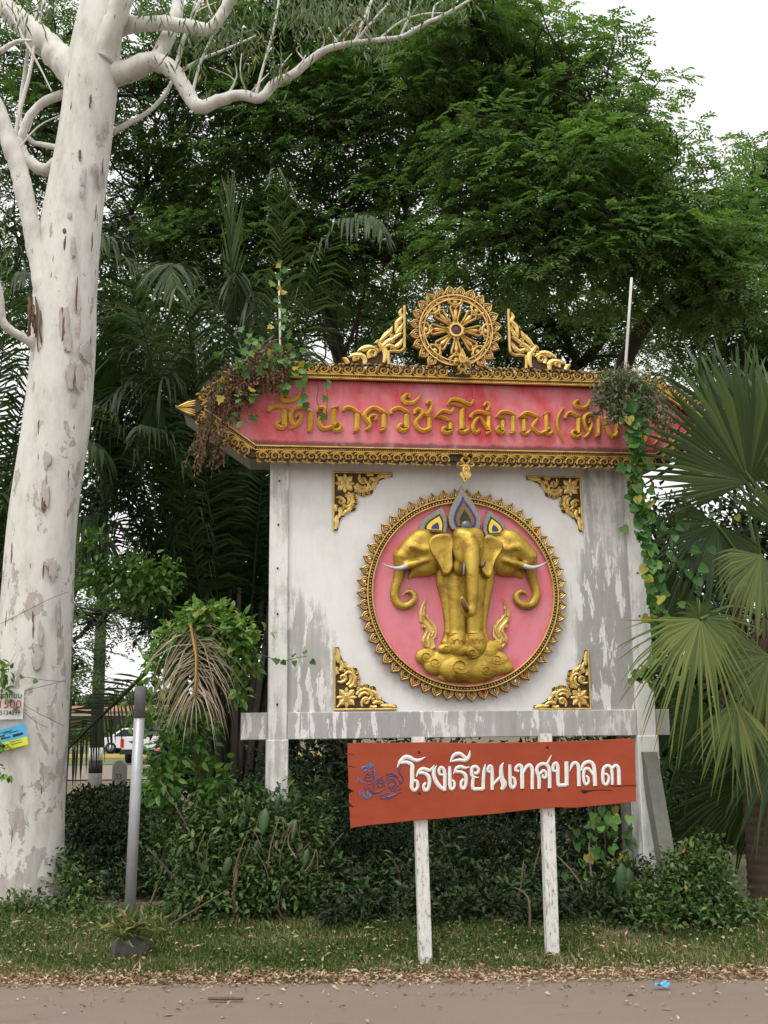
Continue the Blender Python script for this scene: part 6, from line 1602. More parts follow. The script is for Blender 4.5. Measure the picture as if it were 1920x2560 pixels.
# ---- vines on the sign
def heart_mesh(tint, mat, name='leaf', heart=True):
    out = [(0, 0), (.22, -.14), (.45, -.06), (.52, .18), (.42, .48), (.22, .74), (0, 1.0), (-.22, .74), (-.42, .48), (-.52, .18), (-.45, -.06), (-.22, -.14)] if heart else \
          [(0, 0), (.20, -.04), (.50, .12), (.34, .34), (.44, .58), (.20, .62), (0, 1.0), (-.20, .62), (-.44, .58), (-.34, .34), (-.50, .12), (-.20, -.04)]
    V = [(x, -.10 * abs(x) - .12 * z * z, z) for x, z in out] + [(0, .04, .35)]
    T = [(i, (i + 1) % 12, 12) for i in range(12)]
    V = [(x, y, -z) for x, y, z in V]          # hangs tip down
    return tri_mesh(name, V, T, mat, np.full(13, tint))
def sign_vines():
    rng = np.random.default_rng(77)
    hm = [heart_mesh(t, M['ivy_leaf']) for t in (.05, .35, .6, .8, .97)]; im = [heart_mesh(t, M['ivy_leaf'], heart=False) for t in (.1, .4, .65, .85, 1.0)]
    def hang(root, off, me, px, py, Y, size):
        p = at(px, py, Y) - off
        link('leaf', me, root, p, (rng.normal() * .5 - .2, rng.normal() * .6, rng.normal() * .5), (size, size, size))
    # ivy at the left shoulder of the header
    b = at(640, 930, 8.9)
    root = empty('ivy', b, 0, 'green ivy leaves climbing over the dead vine on the header', 'vine'); off = Vector(b)
    spots = []
    for cx, cy, sx, sy, n in ((640, 905, 45, 22, 34), (700, 905, 40, 18, 22), (605, 985, 32, 45, 26), (660, 850, 30, 22, 14), (740, 920, 20, 14, 9), (690, 960, 22, 14, 8), (630, 1040, 14, 14, 4)):
        for _ in range(n): spots.append((cx + rng.normal() * sx, cy + rng.normal() * sy))
    spots += [(757, 960), (764, 985), (756, 1000), (763, 1006), (758, 880), (816, 958), (822, 950), (765, 938), (815, 990), (815, 1038)]
    for i in range(22): spots.append((700 + rng.normal() * 10, 650 + i * 11))
    for x, y in spots: hang(root, off, im[rng.choice(5, p=[.25, .3, .25, .12, .08])], x, y, 8.70 + rng.uniform(-.06, .08) if y > 850 else 9.1 + rng.normal() * .06, rng.uniform(.05, .085))
    m = MB()
    for x0, y0, x1, y1 in ((755, 930, 760, 1012), (815, 930, 818, 1050), (798, 930, 796, 1045), (690, 930, 640, 1040), (700, 655, 704, 900), (640, 880, 760, 925), (600, 940, 612, 1060)):
        pts = [at(x0 + (x1 - x0) * t + rng.normal() * 2, y0 + (y1 - y0) * t, 8.87 if y0 > 800 else 9.12) - off for t in np.linspace(0, 1, 6)]
        m.tube(pts, .003, 4)
    m.build('stem', M['twig'], root)
    # dead brown vine
    b = at(560, 930, 8.9)
    root = empty('dead_vine', b, 0, 'brown dead vine hanging in a thick curtain off the left end of the header', 'vine'); off = np.array(b)
    P, D = [], []; st = MB()
    for i in range(190):
        x0 = rng.uniform(520, 720); y0 = 985 - (x0 - 505) * .46 + rng.normal() * 14; 
        if x0 > 620: y0 = 925 - (x0 - 620) * .06 + rng.normal() * 14
        L = np.interp(x0, [515, 540, 570, 610, 660, 720], [150, 190, 190, 90, 40, 20]) * rng.uniform(.45, 1.15); Y = 8.78 + rng.uniform(-.12, .14)
        sw = rng.normal() * .10 - .14 * (x0 < 590)
        pts = [np.array(at(x0 + sw * L * t, y0 - 20 * math.sin(math.pi * min(1, t * 3)) * (t < .34) + L * t, Y)) - off for t in np.linspace(0, 1, 7)]
        st.tube([tuple(p) for p in pts], .0022, 3, False)
        n = int(10 + L / 6)
        tt = rng.random(n) * 6; ii = np.minimum(tt.astype(int), 5); f = (tt - ii)[:, None]; pa = np.array(pts)
        P.append(pa[ii] * (1 - f) + pa[ii + 1] * f + rng.normal(size=(n, 3)) * .012); D.append(rng.normal(size=(n, 3)) * .6 + np.array([0, 0, -1]))
    for _ in range(1100):   # matted crown of the heap
        x = rng.uniform(530, 730); y = np.interp(x, [530, 600, 660, 730], [975, 925, 885, 905]) + rng.normal() * 18
        P.append((np.array(at(x, y, 8.85 + rng.normal() * .09)) - off)[None]); D.append(rng.normal(size=(1, 3)) + np.array([[0, 0, -.6]]))
    P = np.concatenate(P); D = np.concatenate(D); n = len(P)
    leaf_obj('foliage', P, D, rnd_dirs(rng, n), rng.uniform(.022, .055, n), rng.uniform(.008, .022, n), rng.random(n), M['dead_leaf'], root, curl=.3)
    st.build('stems', M['twig'], root)['kind'] = 'stuff'
    # small bush rooted on the right of the header
    b = at(1560, 960, 8.9)
    root = empty('epiphyte_bush', b, 0, 'small grey-green bush sprouting over the last gold letters', 'bush'); off = np.array(b)
    P, D = [], []; st = MB()
    o0 = np.array(at(1560, 935, 9.0)) - off
    for i in range(130):
        cl = [(1503, 1005, 16, 18), (1535, 958, 16, 20), (1585, 962, 22, 18), (1622, 985, 22, 22), (1600, 1035, 24, 22), (1672, 1045, 16, 20), (1560, 1020, 26, 24), (1530, 1040, 16, 14), (1640, 1015, 20, 18)][i % 9]; x = cl[0] + rng.normal() * cl[2]; y = cl[1] + rng.normal() * cl[3] + max(0, (x - 1600)) * .3; Y = 8.86 + rng.uniform(-.12, .12); e = np.array(at(x, y, Y)) - off
        mid = (o0 + e) / 2 + rng.normal(size=3) * .05; c = np.array(catmull([tuple(o0 + rng.normal(size=3) * .05), tuple(mid), tuple(e)], 4)); st.tube([tuple(q) for q in c], .0025, 3, False)
        n = 12; P.append(c[rng.integers(6, 9, n)] + rng.normal(size=(n, 3)) * .022); D.append(rng.normal(size=(n, 3)) + np.array([0, 0, .5]))
    P = np.concatenate(P); D = np.concatenate(D); n = len(P)
    leaf_obj('foliage', P, D, rnd_dirs(rng, n, .3), rng.uniform(.04, .075, n), rng.uniform(.015, .028, n), rng.random(n) ** .7, M['grey_leaf'], root)
    st.build('stems', M['twig'], root)['kind'] = 'stuff'
    # heart-leaf vine down the right pillar
    b = at(1600, 1300, 8.95)
    root = empty('heart_leaf_vine', b, 0, 'heart-leaved green vine hanging from header down the right pillar', 'vine'); off = Vector(b)
    path = [(1576, 1000), (1582, 1050), (1588, 1090), (1592, 1140), (1590, 1180), (1596, 1230), (1604, 1270), (1612, 1320), (1618, 1370), (1624, 1420), (1632, 1480), (1640, 1530), (1648, 1580), (1650, 1630), (1625, 1670), (1600, 1690)]
    c = catmull(path, 4); n = len(c)
    m = MB()
    for ox in (0, 7): m.tube([at(x + ox + rng.normal() * 2, y, 8.92 if y > 1120 else 8.85) - off for x, y in c], .004, 5)
    m.build('stem', M['twig'], root)
    for x, y in c:
        for _ in range(6 if y < 1330 else 3):
            hang(root, off, hm[rng.choice(5, p=[.25, .35, .25, .1, .05])], x + rng.normal() * 13, y + rng.normal() * 10, (8.90 if y > 1120 else 8.80) + rng.uniform(-.06, .03), rng.uniform(.05, .095))
    for _ in range(40):
        hang(root, off, hm[rng.choice(5, p=[.4, .3, .15, .1, .05])], 1680 + rng.normal() * 50, 1380 + rng.normal() * 50, 9.4 + rng.normal() * .2, rng.uniform(.06, .10))
    for _ in range(34):
        hang(root, off, hm[rng.choice(5, p=[.2, .2, .2, .2, .2])], 1650 + rng.normal() * 22, 1620 + rng.normal() * 60, 9.0 + rng.normal() * .08, rng.uniform(.04, .08))
    # vine with yellowing leaves under the right end of the beam
    b = at(1500, 2080, 9.5); root = empty('heart_leaf_vine', b, 0, 'yellowing heart-leaved vine hanging in the shade behind the red board', 'vine'); off = Vector(b)
    for _ in range(70):
        hang(root, off, hm[rng.choice(5, p=[.3, .25, .15, .15, .15])], 1510 + rng.normal() * 45, 2090 + rng.normal() * 65, 9.6 + rng.normal() * .2, rng.uniform(.05, .09))
    m = MB()
    for i in range(6):
        x = 1470 + i * 22; m.tube([at(x + rng.normal() * 4, y, 9.6) - off for y in np.linspace(1880, 2180, 6)], .004, 4)
    m.build('stem', M['twig'], root)
    # thin tendril across the pillar, strands on the gum trunk
    b = at(650, 1640, 8.9); root = empty('vine_tendril', b, 0, 'thin green tendril with small leaves reaching across the left pillar', 'vine'); off = Vector(b)
    pts = [(600, 1638), (640, 1634), (680, 1646), (710, 1652), (740, 1645), (768, 1640)]
    m = MB(); m.tube([at(x, y, 8.88) - off for x, y in catmull(pts, 3)], .003, 4); m.build('stem', M['stem_green'], root)
    for x, y in pts[1:]:
        for _ in range(2): hang(root, off, hm[rng.integers(0, 3)], x + rng.normal() * 6, y + rng.normal() * 4, 8.86, .05)
    b = at(80, 1720, 9.15); root = empty('vine_tendril', b, 0, 'thin wiry vine strands crossing the gum trunk near the notices', 'vine'); off = Vector(b)
    m = MB()
    for pts in ([(10, 1690), (60, 1692), (110, 1700), (165, 1705)], [(60, 1727), (110, 1715), (165, 1700)], [(60, 1762), (100, 1785), (160, 1815)], [(0, 1560), (60, 1530), (130, 1495), (170, 1480)], [(60, 1780), (90, 1805), (120, 1820)]):
        m.tube([at(x, y, 9.17 + .0000145 * (x - 84) ** 2) - off for x, y in catmull(pts, 3)], .0022, 4)
    m.build('stem', M['twig'], root)
    for x, y in ((55, 1690), (92, 1700), (62, 1775), (38, 1770), (30, 1750)): hang(root, off, hm[1], x, y, 9.13, .045)
sign_vines()

# ---- prickly pear
def build_cactus():
    rng = np.random.default_rng(88)
    m = MB(); n = 14; vs = []
    prof = [(0, .05), (.12, .28), (.35, .46), (.62, .5), (.85, .36), (1.0, .0)]
    for z, w in prof:
        for k in range(n): vs.append((w * .78 * math.cos(2 * math.pi * k / n), .11 * (w / .5) ** .5 * math.sin(2 * math.pi * k / n), z))
    m.add(vs, [(j * n + k, j * n + (k + 1) % n, (j + 1) * n + (k + 1) % n, (j + 1) * n + k) for j in range(5) for k in range(n)], 0, True)
    pad = m.mesh('pad', M['cactus'])
    b = at(590, 2320, 8.5); b.z = gz(b.x, b.y)
    root = empty('prickly_pear', b, 0, 'prickly pear cactus with flat upright pads in front of left pillar', 'cactus'); off = Vector(b)
    for cx in (590,):
        t = MB(); t.tube([at(cx, 2330, 8.5) - off, at(cx - 5, 2240, 8.5) - off, at(cx + 4, 2160, 8.5) - off], [.022, .018, .015], 7); t.build('stem', M['bark_brown'], root)
    spots = [(640, 2130, 70, 4, .9), (535, 2110, 75, -10, .8), (600, 2060, 70, 12, .9), (655, 2060, 90, 2, .9), (760, 2150, 60, 10, .8), (730, 2080, 70, 25, .6), (690, 2010, 60, 8, .7), (560, 2040, 60, -15, .8), (620, 2230, 60, 85, .5), (505, 2180, 60, -70, .6), (570, 2220, 65, 15, .5), (590, 2300, 55, -5, .6), (640, 2290, 70, 12, .6), (480, 2150, 50, -20, .7), (770, 2230, 55, 5, .6), (700, 2170, 60, -30, .8), (440, 2130, 45, 20, .8), (665, 1985, 45, -8, .7), (740, 2000, 45, 15, .7), (625, 2010, 50, -4, .8)]
    spots = [(x, y, h * .66, a, t * .8) for x, y, h, a, t in spots] + [(rng.uniform(430, 790), rng.uniform(2000, 2250), rng.uniform(28, 48), rng.normal() * 25, rng.uniform(.5, .9)) for _ in range(3)]
    for x, y, h, ang, tw in spots:
        p = at(x, y + h / 2, 8.62 + rng.uniform(-.14, .16)) - off; s = h * mpp(8.4) * 1.15
        link('pad', pad, root, p, (rng.normal() * .2, R(ang), rng.normal() * .6), (s * tw * .75, s, s))
    for x, y, h, lab in ((928, 2290, 60, 'young cactus shoot with two pads beside the hedge'), (1160, 2330, 45, 'single young cactus pad between the white posts'), (1560, 2220, 90, 'tall cactus pads beside the right leg of the sign')):
        b = at(x, y + h / 2, 8.7); root = empty('prickly_pear', Vector((b.x, b.y, gz(b.x, b.y))), 0, lab, 'cactus'); off = Vector(root.location)
        for dx, dy, hh in ((0, 0, h), (12, -10, h * .8)) if h != 45 else ((0, 0, h),):
            p = at(x + dx, y + dy + h / 2, 8.7) - off; s = hh * mpp(8.7) * 1.1; link('pad', pad, root, p, (0, R(rng.normal() * 8), rng.normal() * .3), (s * .5, s, s))
        t = MB(); p = at(x, y + h / 2, 8.7) - off; t.tube([Vector((0, 0, -.03)), p + Vector((0, 0, .02))], [.018, .014], 6); t.build('stem', M['cactus'], root)
build_cactus()

def build_verge():
    rng = np.random.default_rng(99)
    def gzv(x, y):
        t = np.clip((y - 7.2) / 1.6, 0, 1); t = t * t * (3 - 2 * t); return .14 * t
    n = 110000
    x = rng.uniform(-4.0, 4.2, n); y = 7.32 + 1.9 * rng.random(n) ** 1.2
    dens = .5 + .5 * np.sin(x * 1.9 + 1) * np.sin(y * 3.1 + x) + rng.normal(size=n) * .35
    edge = np.clip((y - 7.34 - .06 * np.sin(x * 1.3)) / .22, 0, 1)
    keep = (dens > .12) & (rng.random(n) < edge); x, y = x[keep], y[keep]; n = len(x)
    P = np.stack([x, y, gzv(x, y) - .01], 1); D = rng.normal(size=(n, 3)) * .55; D[:, 2] = 1
    L = rng.uniform(.02, .065, n) * (1 + .5 * (rng.random(n) < .08)); tint = np.clip(rng.random(n) ** 1.1 + .22 * (y < 7.6) * rng.random(n) + .30 * np.sin(x * 3.1 + 2 * np.sin(y * 5)) * np.sin(y * 7 + x * 2), 0, 1)
    o = leaf_obj('grass', P, D, rnd_dirs(rng, n), L, rng.uniform(.004, .010, n), tint, M['grass'], None, curl=.3)
    tag(o, 'short trampled grass along the road edge', 'grass', kind='stuff')
    # broad-leaved ground weeds
    n = 14000; x = rng.uniform(-4, 4.2, n); y = 7.5 + 1.5 * rng.random(n) ** .8
    keep = np.sin(x * 2.7) * np.sin(y * 4 + x * 1.1) + rng.normal(size=n) * .4 > .1; x, y = x[keep], y[keep]; n = len(x)
    P = np.stack([x, y, gzv(x, y) + rng.uniform(0, .05, n)], 1); D = rng.normal(size=(n, 3)); D[:, 2] *= .4
    o = leaf_obj('ground_weeds', P, D, rnd_dirs(rng, n, 1.2), rng.uniform(.02, .045, n), rng.uniform(.012, .024, n), rng.random(n) * .9, M['shrub_leaf'], None)
    tag(o, 'low broad-leaved weeds among the grass', 'weeds', kind='stuff')
    # dry leaves along the edge of the asphalt
    n1, n2, n3 = 6500, 420, 2000
    x = np.concatenate([rng.uniform(-4, 4.2, n1), rng.uniform(-4, 4.2, n2), rng.uniform(-4, 4.2, n3)])
    y = np.concatenate([7.30 + rng.normal(size=n1) * .085 + .05 * np.sin(rng.uniform(-4, 4.2, n1)), 7.2 - np.abs(rng.normal(size=n2)) * .40, rng.uniform(7.35, 8.6, n3)])
    z = np.where(y < 7.24, .006, gzv(x, y) + .012) + rng.uniform(0, .012, len(x)); n = len(x)
    z[-n3:] += rng.uniform(0, .03, n3)
    D = rng.normal(size=(n, 3)); D[:, 2] *= .25; N = rng.normal(size=(n, 3)) * .45 + np.array([0, 0, 1.0])
    o = leaf_obj('leaf_litter', np.stack([x, y, z], 1), D, N, rng.uniform(.014, .05, n) * (1 + 1.2 * (rng.random(n) < .06)), rng.uniform(.007, .020, n) * 1.1, rng.random(n), M['litter'], None, curl=.15, fold=.25)
    tag(o, 'dry brown leaves fallen along the road edge', 'leaf litter', kind='stuff')
build_verge()
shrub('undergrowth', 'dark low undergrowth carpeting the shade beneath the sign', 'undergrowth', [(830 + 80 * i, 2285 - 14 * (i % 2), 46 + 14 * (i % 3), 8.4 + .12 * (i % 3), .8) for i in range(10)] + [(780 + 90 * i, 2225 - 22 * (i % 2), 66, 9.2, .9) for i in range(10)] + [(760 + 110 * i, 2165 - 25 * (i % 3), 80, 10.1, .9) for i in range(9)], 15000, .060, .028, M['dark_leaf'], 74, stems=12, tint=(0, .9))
def dry_twigs():
    rng = np.random.default_rng(64); b = at(600, 2300, 8.35); b.z = gz(b.x, b.y)
    root = empty('dry_twigs', b, 0, 'bare tan twigs and dry stems tangled in front of the cactus', 'twigs'); off = Vector(b)
    for i in range(9):
        x = rng.uniform(420, 780); y = rng.uniform(2080, 2200); L = rng.uniform(60, 150); a = rng.normal() * .5
        pts = [(x, y + L * .6), (x + a * 20 + rng.normal() * 10, y + L * .2), (x + a * 60 + rng.normal() * 10, y - L * .3), (x + a * 110, y - L * .25 + rng.uniform(0, 60))]
        m = MB(); Y = 8.42 + rng.uniform(-.1, .2); c = catmull([tuple(at(px, py, Y + rng.normal() * .03) - off) for px, py in pts], 4)
        m.tube(c, list(np.linspace(.007, .002, len(c))), 5); m.build('twig', M['dry_stem'], root)
M['dry_stem'] = simple('dry_stem', (0.15, 0.11, 0.07), 0.85, 0.3, 20)
dry_twigs()

shrub('leafy_bush', 'loose broad-leaved weeds and saplings beneath the red board', 'bush', [(900, 2240, 60, 8.9, .9), (1010, 2200, 70, 9.2, 1.2), (1180, 2260, 60, 8.8, .7), (1290, 2240, 60, 8.9, .9), (1460, 2250, 70, 8.8, .9), (1540, 2200, 60, 8.9, 1.1), (1120, 2130, 50, 9.6, 1.2), (830, 2180, 60, 9.0, 1.2), (1350, 2160, 60, 9.6, 1.2)], 900, .075, .034, M['shrub_leaf'], 91, near=True, stems=24, tint=(0, .6))
shrub('leafy_bush', 'broad green leaves poking through the tangled shrub below the left pillar', 'bush', [(620, 2060, 110, 8.75, .8), (520, 2130, 110, 8.75), (720, 2080, 80, 8.75, 1.1), (660, 2230, 100, 8.6, .7), (500, 2240, 90, 8.6, .7), (760, 2000, 50, 8.9, 1.2)], 420, .075, .034, M['shrub_leaf'], 92, near=True, stems=16, tint=(.2, 1), shell=.3)
shrub('added_understory', 'added dark foliage filling the sky gap right behind the gum trunk', 'tree', [(285, 620, 90, 17), (300, 800, 100, 17), (270, 960, 100, 17), (310, 1100, 100, 17), (250, 1230, 90, 16.5), (390, 900, 100, 17.5)], 5500, .13, .06, M['dark_leaf'], 93, stems=0)  # dark filler added to close bright sky gaps
# ------------------------------------------------------------------ rain trees behind the sign
def rain_tree(label, trunk, lobes, seed, fork_h=4.0, pads_k=1.0, trunk_r=.26, leaf=.12, tint=(0, 1)):
    rng = np.random.default_rng(seed)
    bx, by = trunk; root = empty('rain_tree', (bx, by, 0.0), 0, label, 'tree', 'rain trees behind the sign'); off = np.array([bx, by, 0.0])
    tr = MB()
    fork = np.array([0, 0, fork_h]); tr.tube([(0, 0, -.2), (.1, 0, fork_h * .5), (0, 0, fork_h)], [trunk_r * 1.25, trunk_r, trunk_r * .9], 12)
    PP, DD, NN, LL, TT = [], [], [], [], []
    nodes = [(fork, trunk_r * .75)]
    cs = [np.array(at(px, py, Y)) - off for px, py, rp, Y in lobes]; todo = list(range(len(lobes))); plan = []
    while todo:      # grow the limbs outwards from the fork, each from the nearest limb already there
        best = None
        for i in todo:
            for j, (p, r_) in enumerate(nodes):
                d = np.linalg.norm(cs[i] - p) + (.9 if j else 0)
                if p[2] > cs[i][2] + 1.2: d += 3
                if best is None or d < best[0]: best = (d, i, j)
        _, i, j = best; todo.remove(i); plan.append((i, nodes[j])); nodes.append((cs[i] + np.array([0, 0, -.1]), max(.04, nodes[j][1] * .66)))
    for li, (f, r_f) in plan:
        px, py, rp, Y = lobes[li]; c = cs[li]; r = rp * mpp(Y)
        L_ = np.linalg.norm(c - f); side = rng.normal(size=3) * .10 * L_
        mid = f * .66 + c * .34 + side + np.array([0, 0, .04 * L_]); mid2 = f * .3 + c * .7 + side * .5 + np.array([0, 0, .06 * L_]) + rng.normal(size=3) * .06 * L_
        end = c + np.array([0, 0, -.1])
        lc = np.array(catmull([tuple(f), tuple(mid), tuple(mid2), tuple(end)], 6)); n = len(lc)
        tr.tube([tuple(p) for p in lc], list(np.linspace(r_f, max(.04, r_f * .6), n)), 8, False)
        for q in range(12):     # secondary boughs
            a = lc[rng.integers(n // 3, n)]; e = c + unit(rng.normal(size=3)) * r * np.array([1, 1, .6]); m_ = (a + e) / 2 + rng.normal(size=3) * .12 * r
            cc = catmull([tuple(a), tuple(m_), tuple(e)], 4); tr.tube(cc, list(np.linspace(max(.03, r_f * .3), .012, len(cc))), 5, False)
        k = max(6, int(19 * r * r * pads_k))
        u = unit(rng.normal(size=(k, 3))); rad = r * rng.random(k) ** .38
        pc = c + u * rad[:, None] * np.array([1.05, 1.0, .85])
        for i in range(k):
            if rng.random() < .4:
                j = rng.integers(n // 2, n); a = lc[j]; b = pc[i]; m_ = (a + b) / 2 + rng.normal(size=3) * .15 - np.array([0, 0, .1])
                cc = catmull([tuple(a), tuple(m_), tuple(b)], 3); tr.tube(cc, list(np.linspace(.035, .008, len(cc))), 4, False)
        # pads of sprays
        ns = 18; S = np.repeat(pc, ns, 0); out = np.repeat(u, ns, 0); m = len(S)
        ang = rng.uniform(0, 2 * np.pi, m); rr = rng.uniform(.3, .85, m) * rng.random(m) ** .5
        S = S + np.stack([np.cos(ang) * rr, np.sin(ang) * rr, rng.normal(size=m) * .05 - .16 * rr], 1)
        D = unit(np.stack([np.cos(ang), np.sin(ang), rng.normal(size=m) * .2 - .22], 1) + out * .35 + rng.normal(size=(m, 3)) * .25)
        N = unit(np.array([0, 0, 1.0]) + out * .25 + rng.normal(size=(m, 3)) * .28); N = unit(N - D * (N * D).sum(1, keepdims=True)); Sd = np.cross(D, N)
        padt = np.repeat(rng.random(k), ns) * .6
        for q in range(10):
            t = (q // 2 + .5) / 5; sd = 1 if q % 2 else -1
            p = S + D * (t * .34)[..., None] if np.ndim(t) else S + D * t * .34
            p = p - N * (.10 * t * t)
            d = unit(D * .55 + Sd * sd * .85 + rng.normal(size=(m, 3)) * .12)
            PP.append(p); DD.append(d); NN.append(N + rng.normal(size=(m, 3)) * .15); LL.append(leaf * rng.uniform(.75, 1.2, m) * (1 - .25 * abs(t - .5))); TT.append(np.clip(padt + rng.random(m) * .4, 0, 1))
    P = np.concatenate(PP); n = len(P); L = np.concatenate(LL)
    tr.build('trunk', M['bark_dark'], root)
    leaf_obj('crown', P, np.concatenate(DD), np.concatenate(NN), L, L * .46, tint[0] + (tint[1] - tint[0]) * np.concatenate(TT), M['rain_leaf'], root, curl=.18)
    return n
cnt = 0
cnt += rain_tree('tall spreading rain tree rising behind the wheel ornament and the thin rod', (at(1535, 900, 22).x, 22.0),
   [(1130, 60, 230, 21), (1330, 190, 230, 20), (1500, 290, 220, 19.5), (1620, 430, 190, 19.5), (1430, 450, 220, 19), (1250, 380, 220, 19.5), (1080, 270, 230, 20.5), (1720, 580, 180, 19.5), (1560, 610, 190, 19), (1380, 620, 190, 19), (1200, 600, 180, 19.5), (1830, 690, 150, 19.5), (1180, 40, 150, 18.5)], 101, fork_h=8.6, trunk_r=.24, pads_k=1.35)
cnt += rain_tree('broad rain tree with dark limbs behind the middle of the gum branches', (at(840, 900, 23).x, 23.0),
   [(960, 90, 230, 21.5), (800, 60, 230, 21.5), (650, 130, 220, 21.5), (900, 300, 220, 21), (740, 330, 200, 21.5), (580, 330, 190, 22), (1000, 470, 190, 21), (830, 520, 170, 22), (640, 520, 160, 22.5), (1020, 640, 150, 22), (720, 620, 150, 22), (560, 600, 150, 22.5), (860, 660, 140, 22), (480, 560, 140, 23), (640, 700, 130, 23)], 102, pads_k=.92, tint=(0, .5))  # leaf tints kept dark to paint in the crown's shaded interior
cnt += rain_tree('rain tree whose crown shows on both sides of the gum trunk', (at(180, 900, 24).x, 24.0),
   [(470, 90, 200, 22), (340, 230, 190, 22), (100, 110, 200, 22), (40, 330, 180, 22), (420, 400, 160, 23), (60, 560, 170, 23), (330, 520, 130, 24), (180, 300, 150, 23), (520, 480, 110, 24), (420, 640, 130, 23), (330, 760, 130, 23), (470, 780, 120, 23), (320, 900, 120, 23), (60, 760, 150, 23)], 103, pads_k=.8, tint=(0, .5))  # dark tint range again stands in for shade inside the crown
cnt += rain_tree('smaller rain tree at the right edge beyond the fan palm', (at(1960, 900, 25).x, 25.0),
   [(1900, 430, 110, 24), (1850, 520, 130, 23), (1930, 620, 160, 23), (1800, 800, 150, 22), (1900, 850, 170, 22), (1760, 720, 110, 22)], 104, pads_k=1.3)
cnt += rain_tree('low rain tree boughs seen between the wheel ornament and the rod', (at(1330, 980, 27).x, 27.0),
   [(1350, 800, 130, 26), (1500, 780, 140, 26), (1250, 720, 110, 26), (1650, 830, 140, 26), (960, 780, 150, 26), (820, 720, 140, 26), (700, 850, 130, 26), (1450, 900, 120, 26), (560, 700, 110, 27), (1140, 820, 140, 26), (1040, 870, 120, 26), (1250, 870, 120, 26)], 105, fork_h=3.5, pads_k=.8, tint=(0, .6))
cnt += rain_tree('thin tree overhanging the far road at the left gap', (at(420, 1700, 20).x, 20.0),
   [(230, 1540, 60, 19), (330, 1520, 60, 19), (165, 1620, 36, 18.5), (440, 1560, 80, 19), (300, 1440, 100, 20), (190, 1450, 90, 20), (420, 1420, 110, 20), (168, 1690, 22, 18)], 106, fork_h=1.5, pads_k=1.0, trunk_r=.15, leaf=.09, tint=(0, .5))
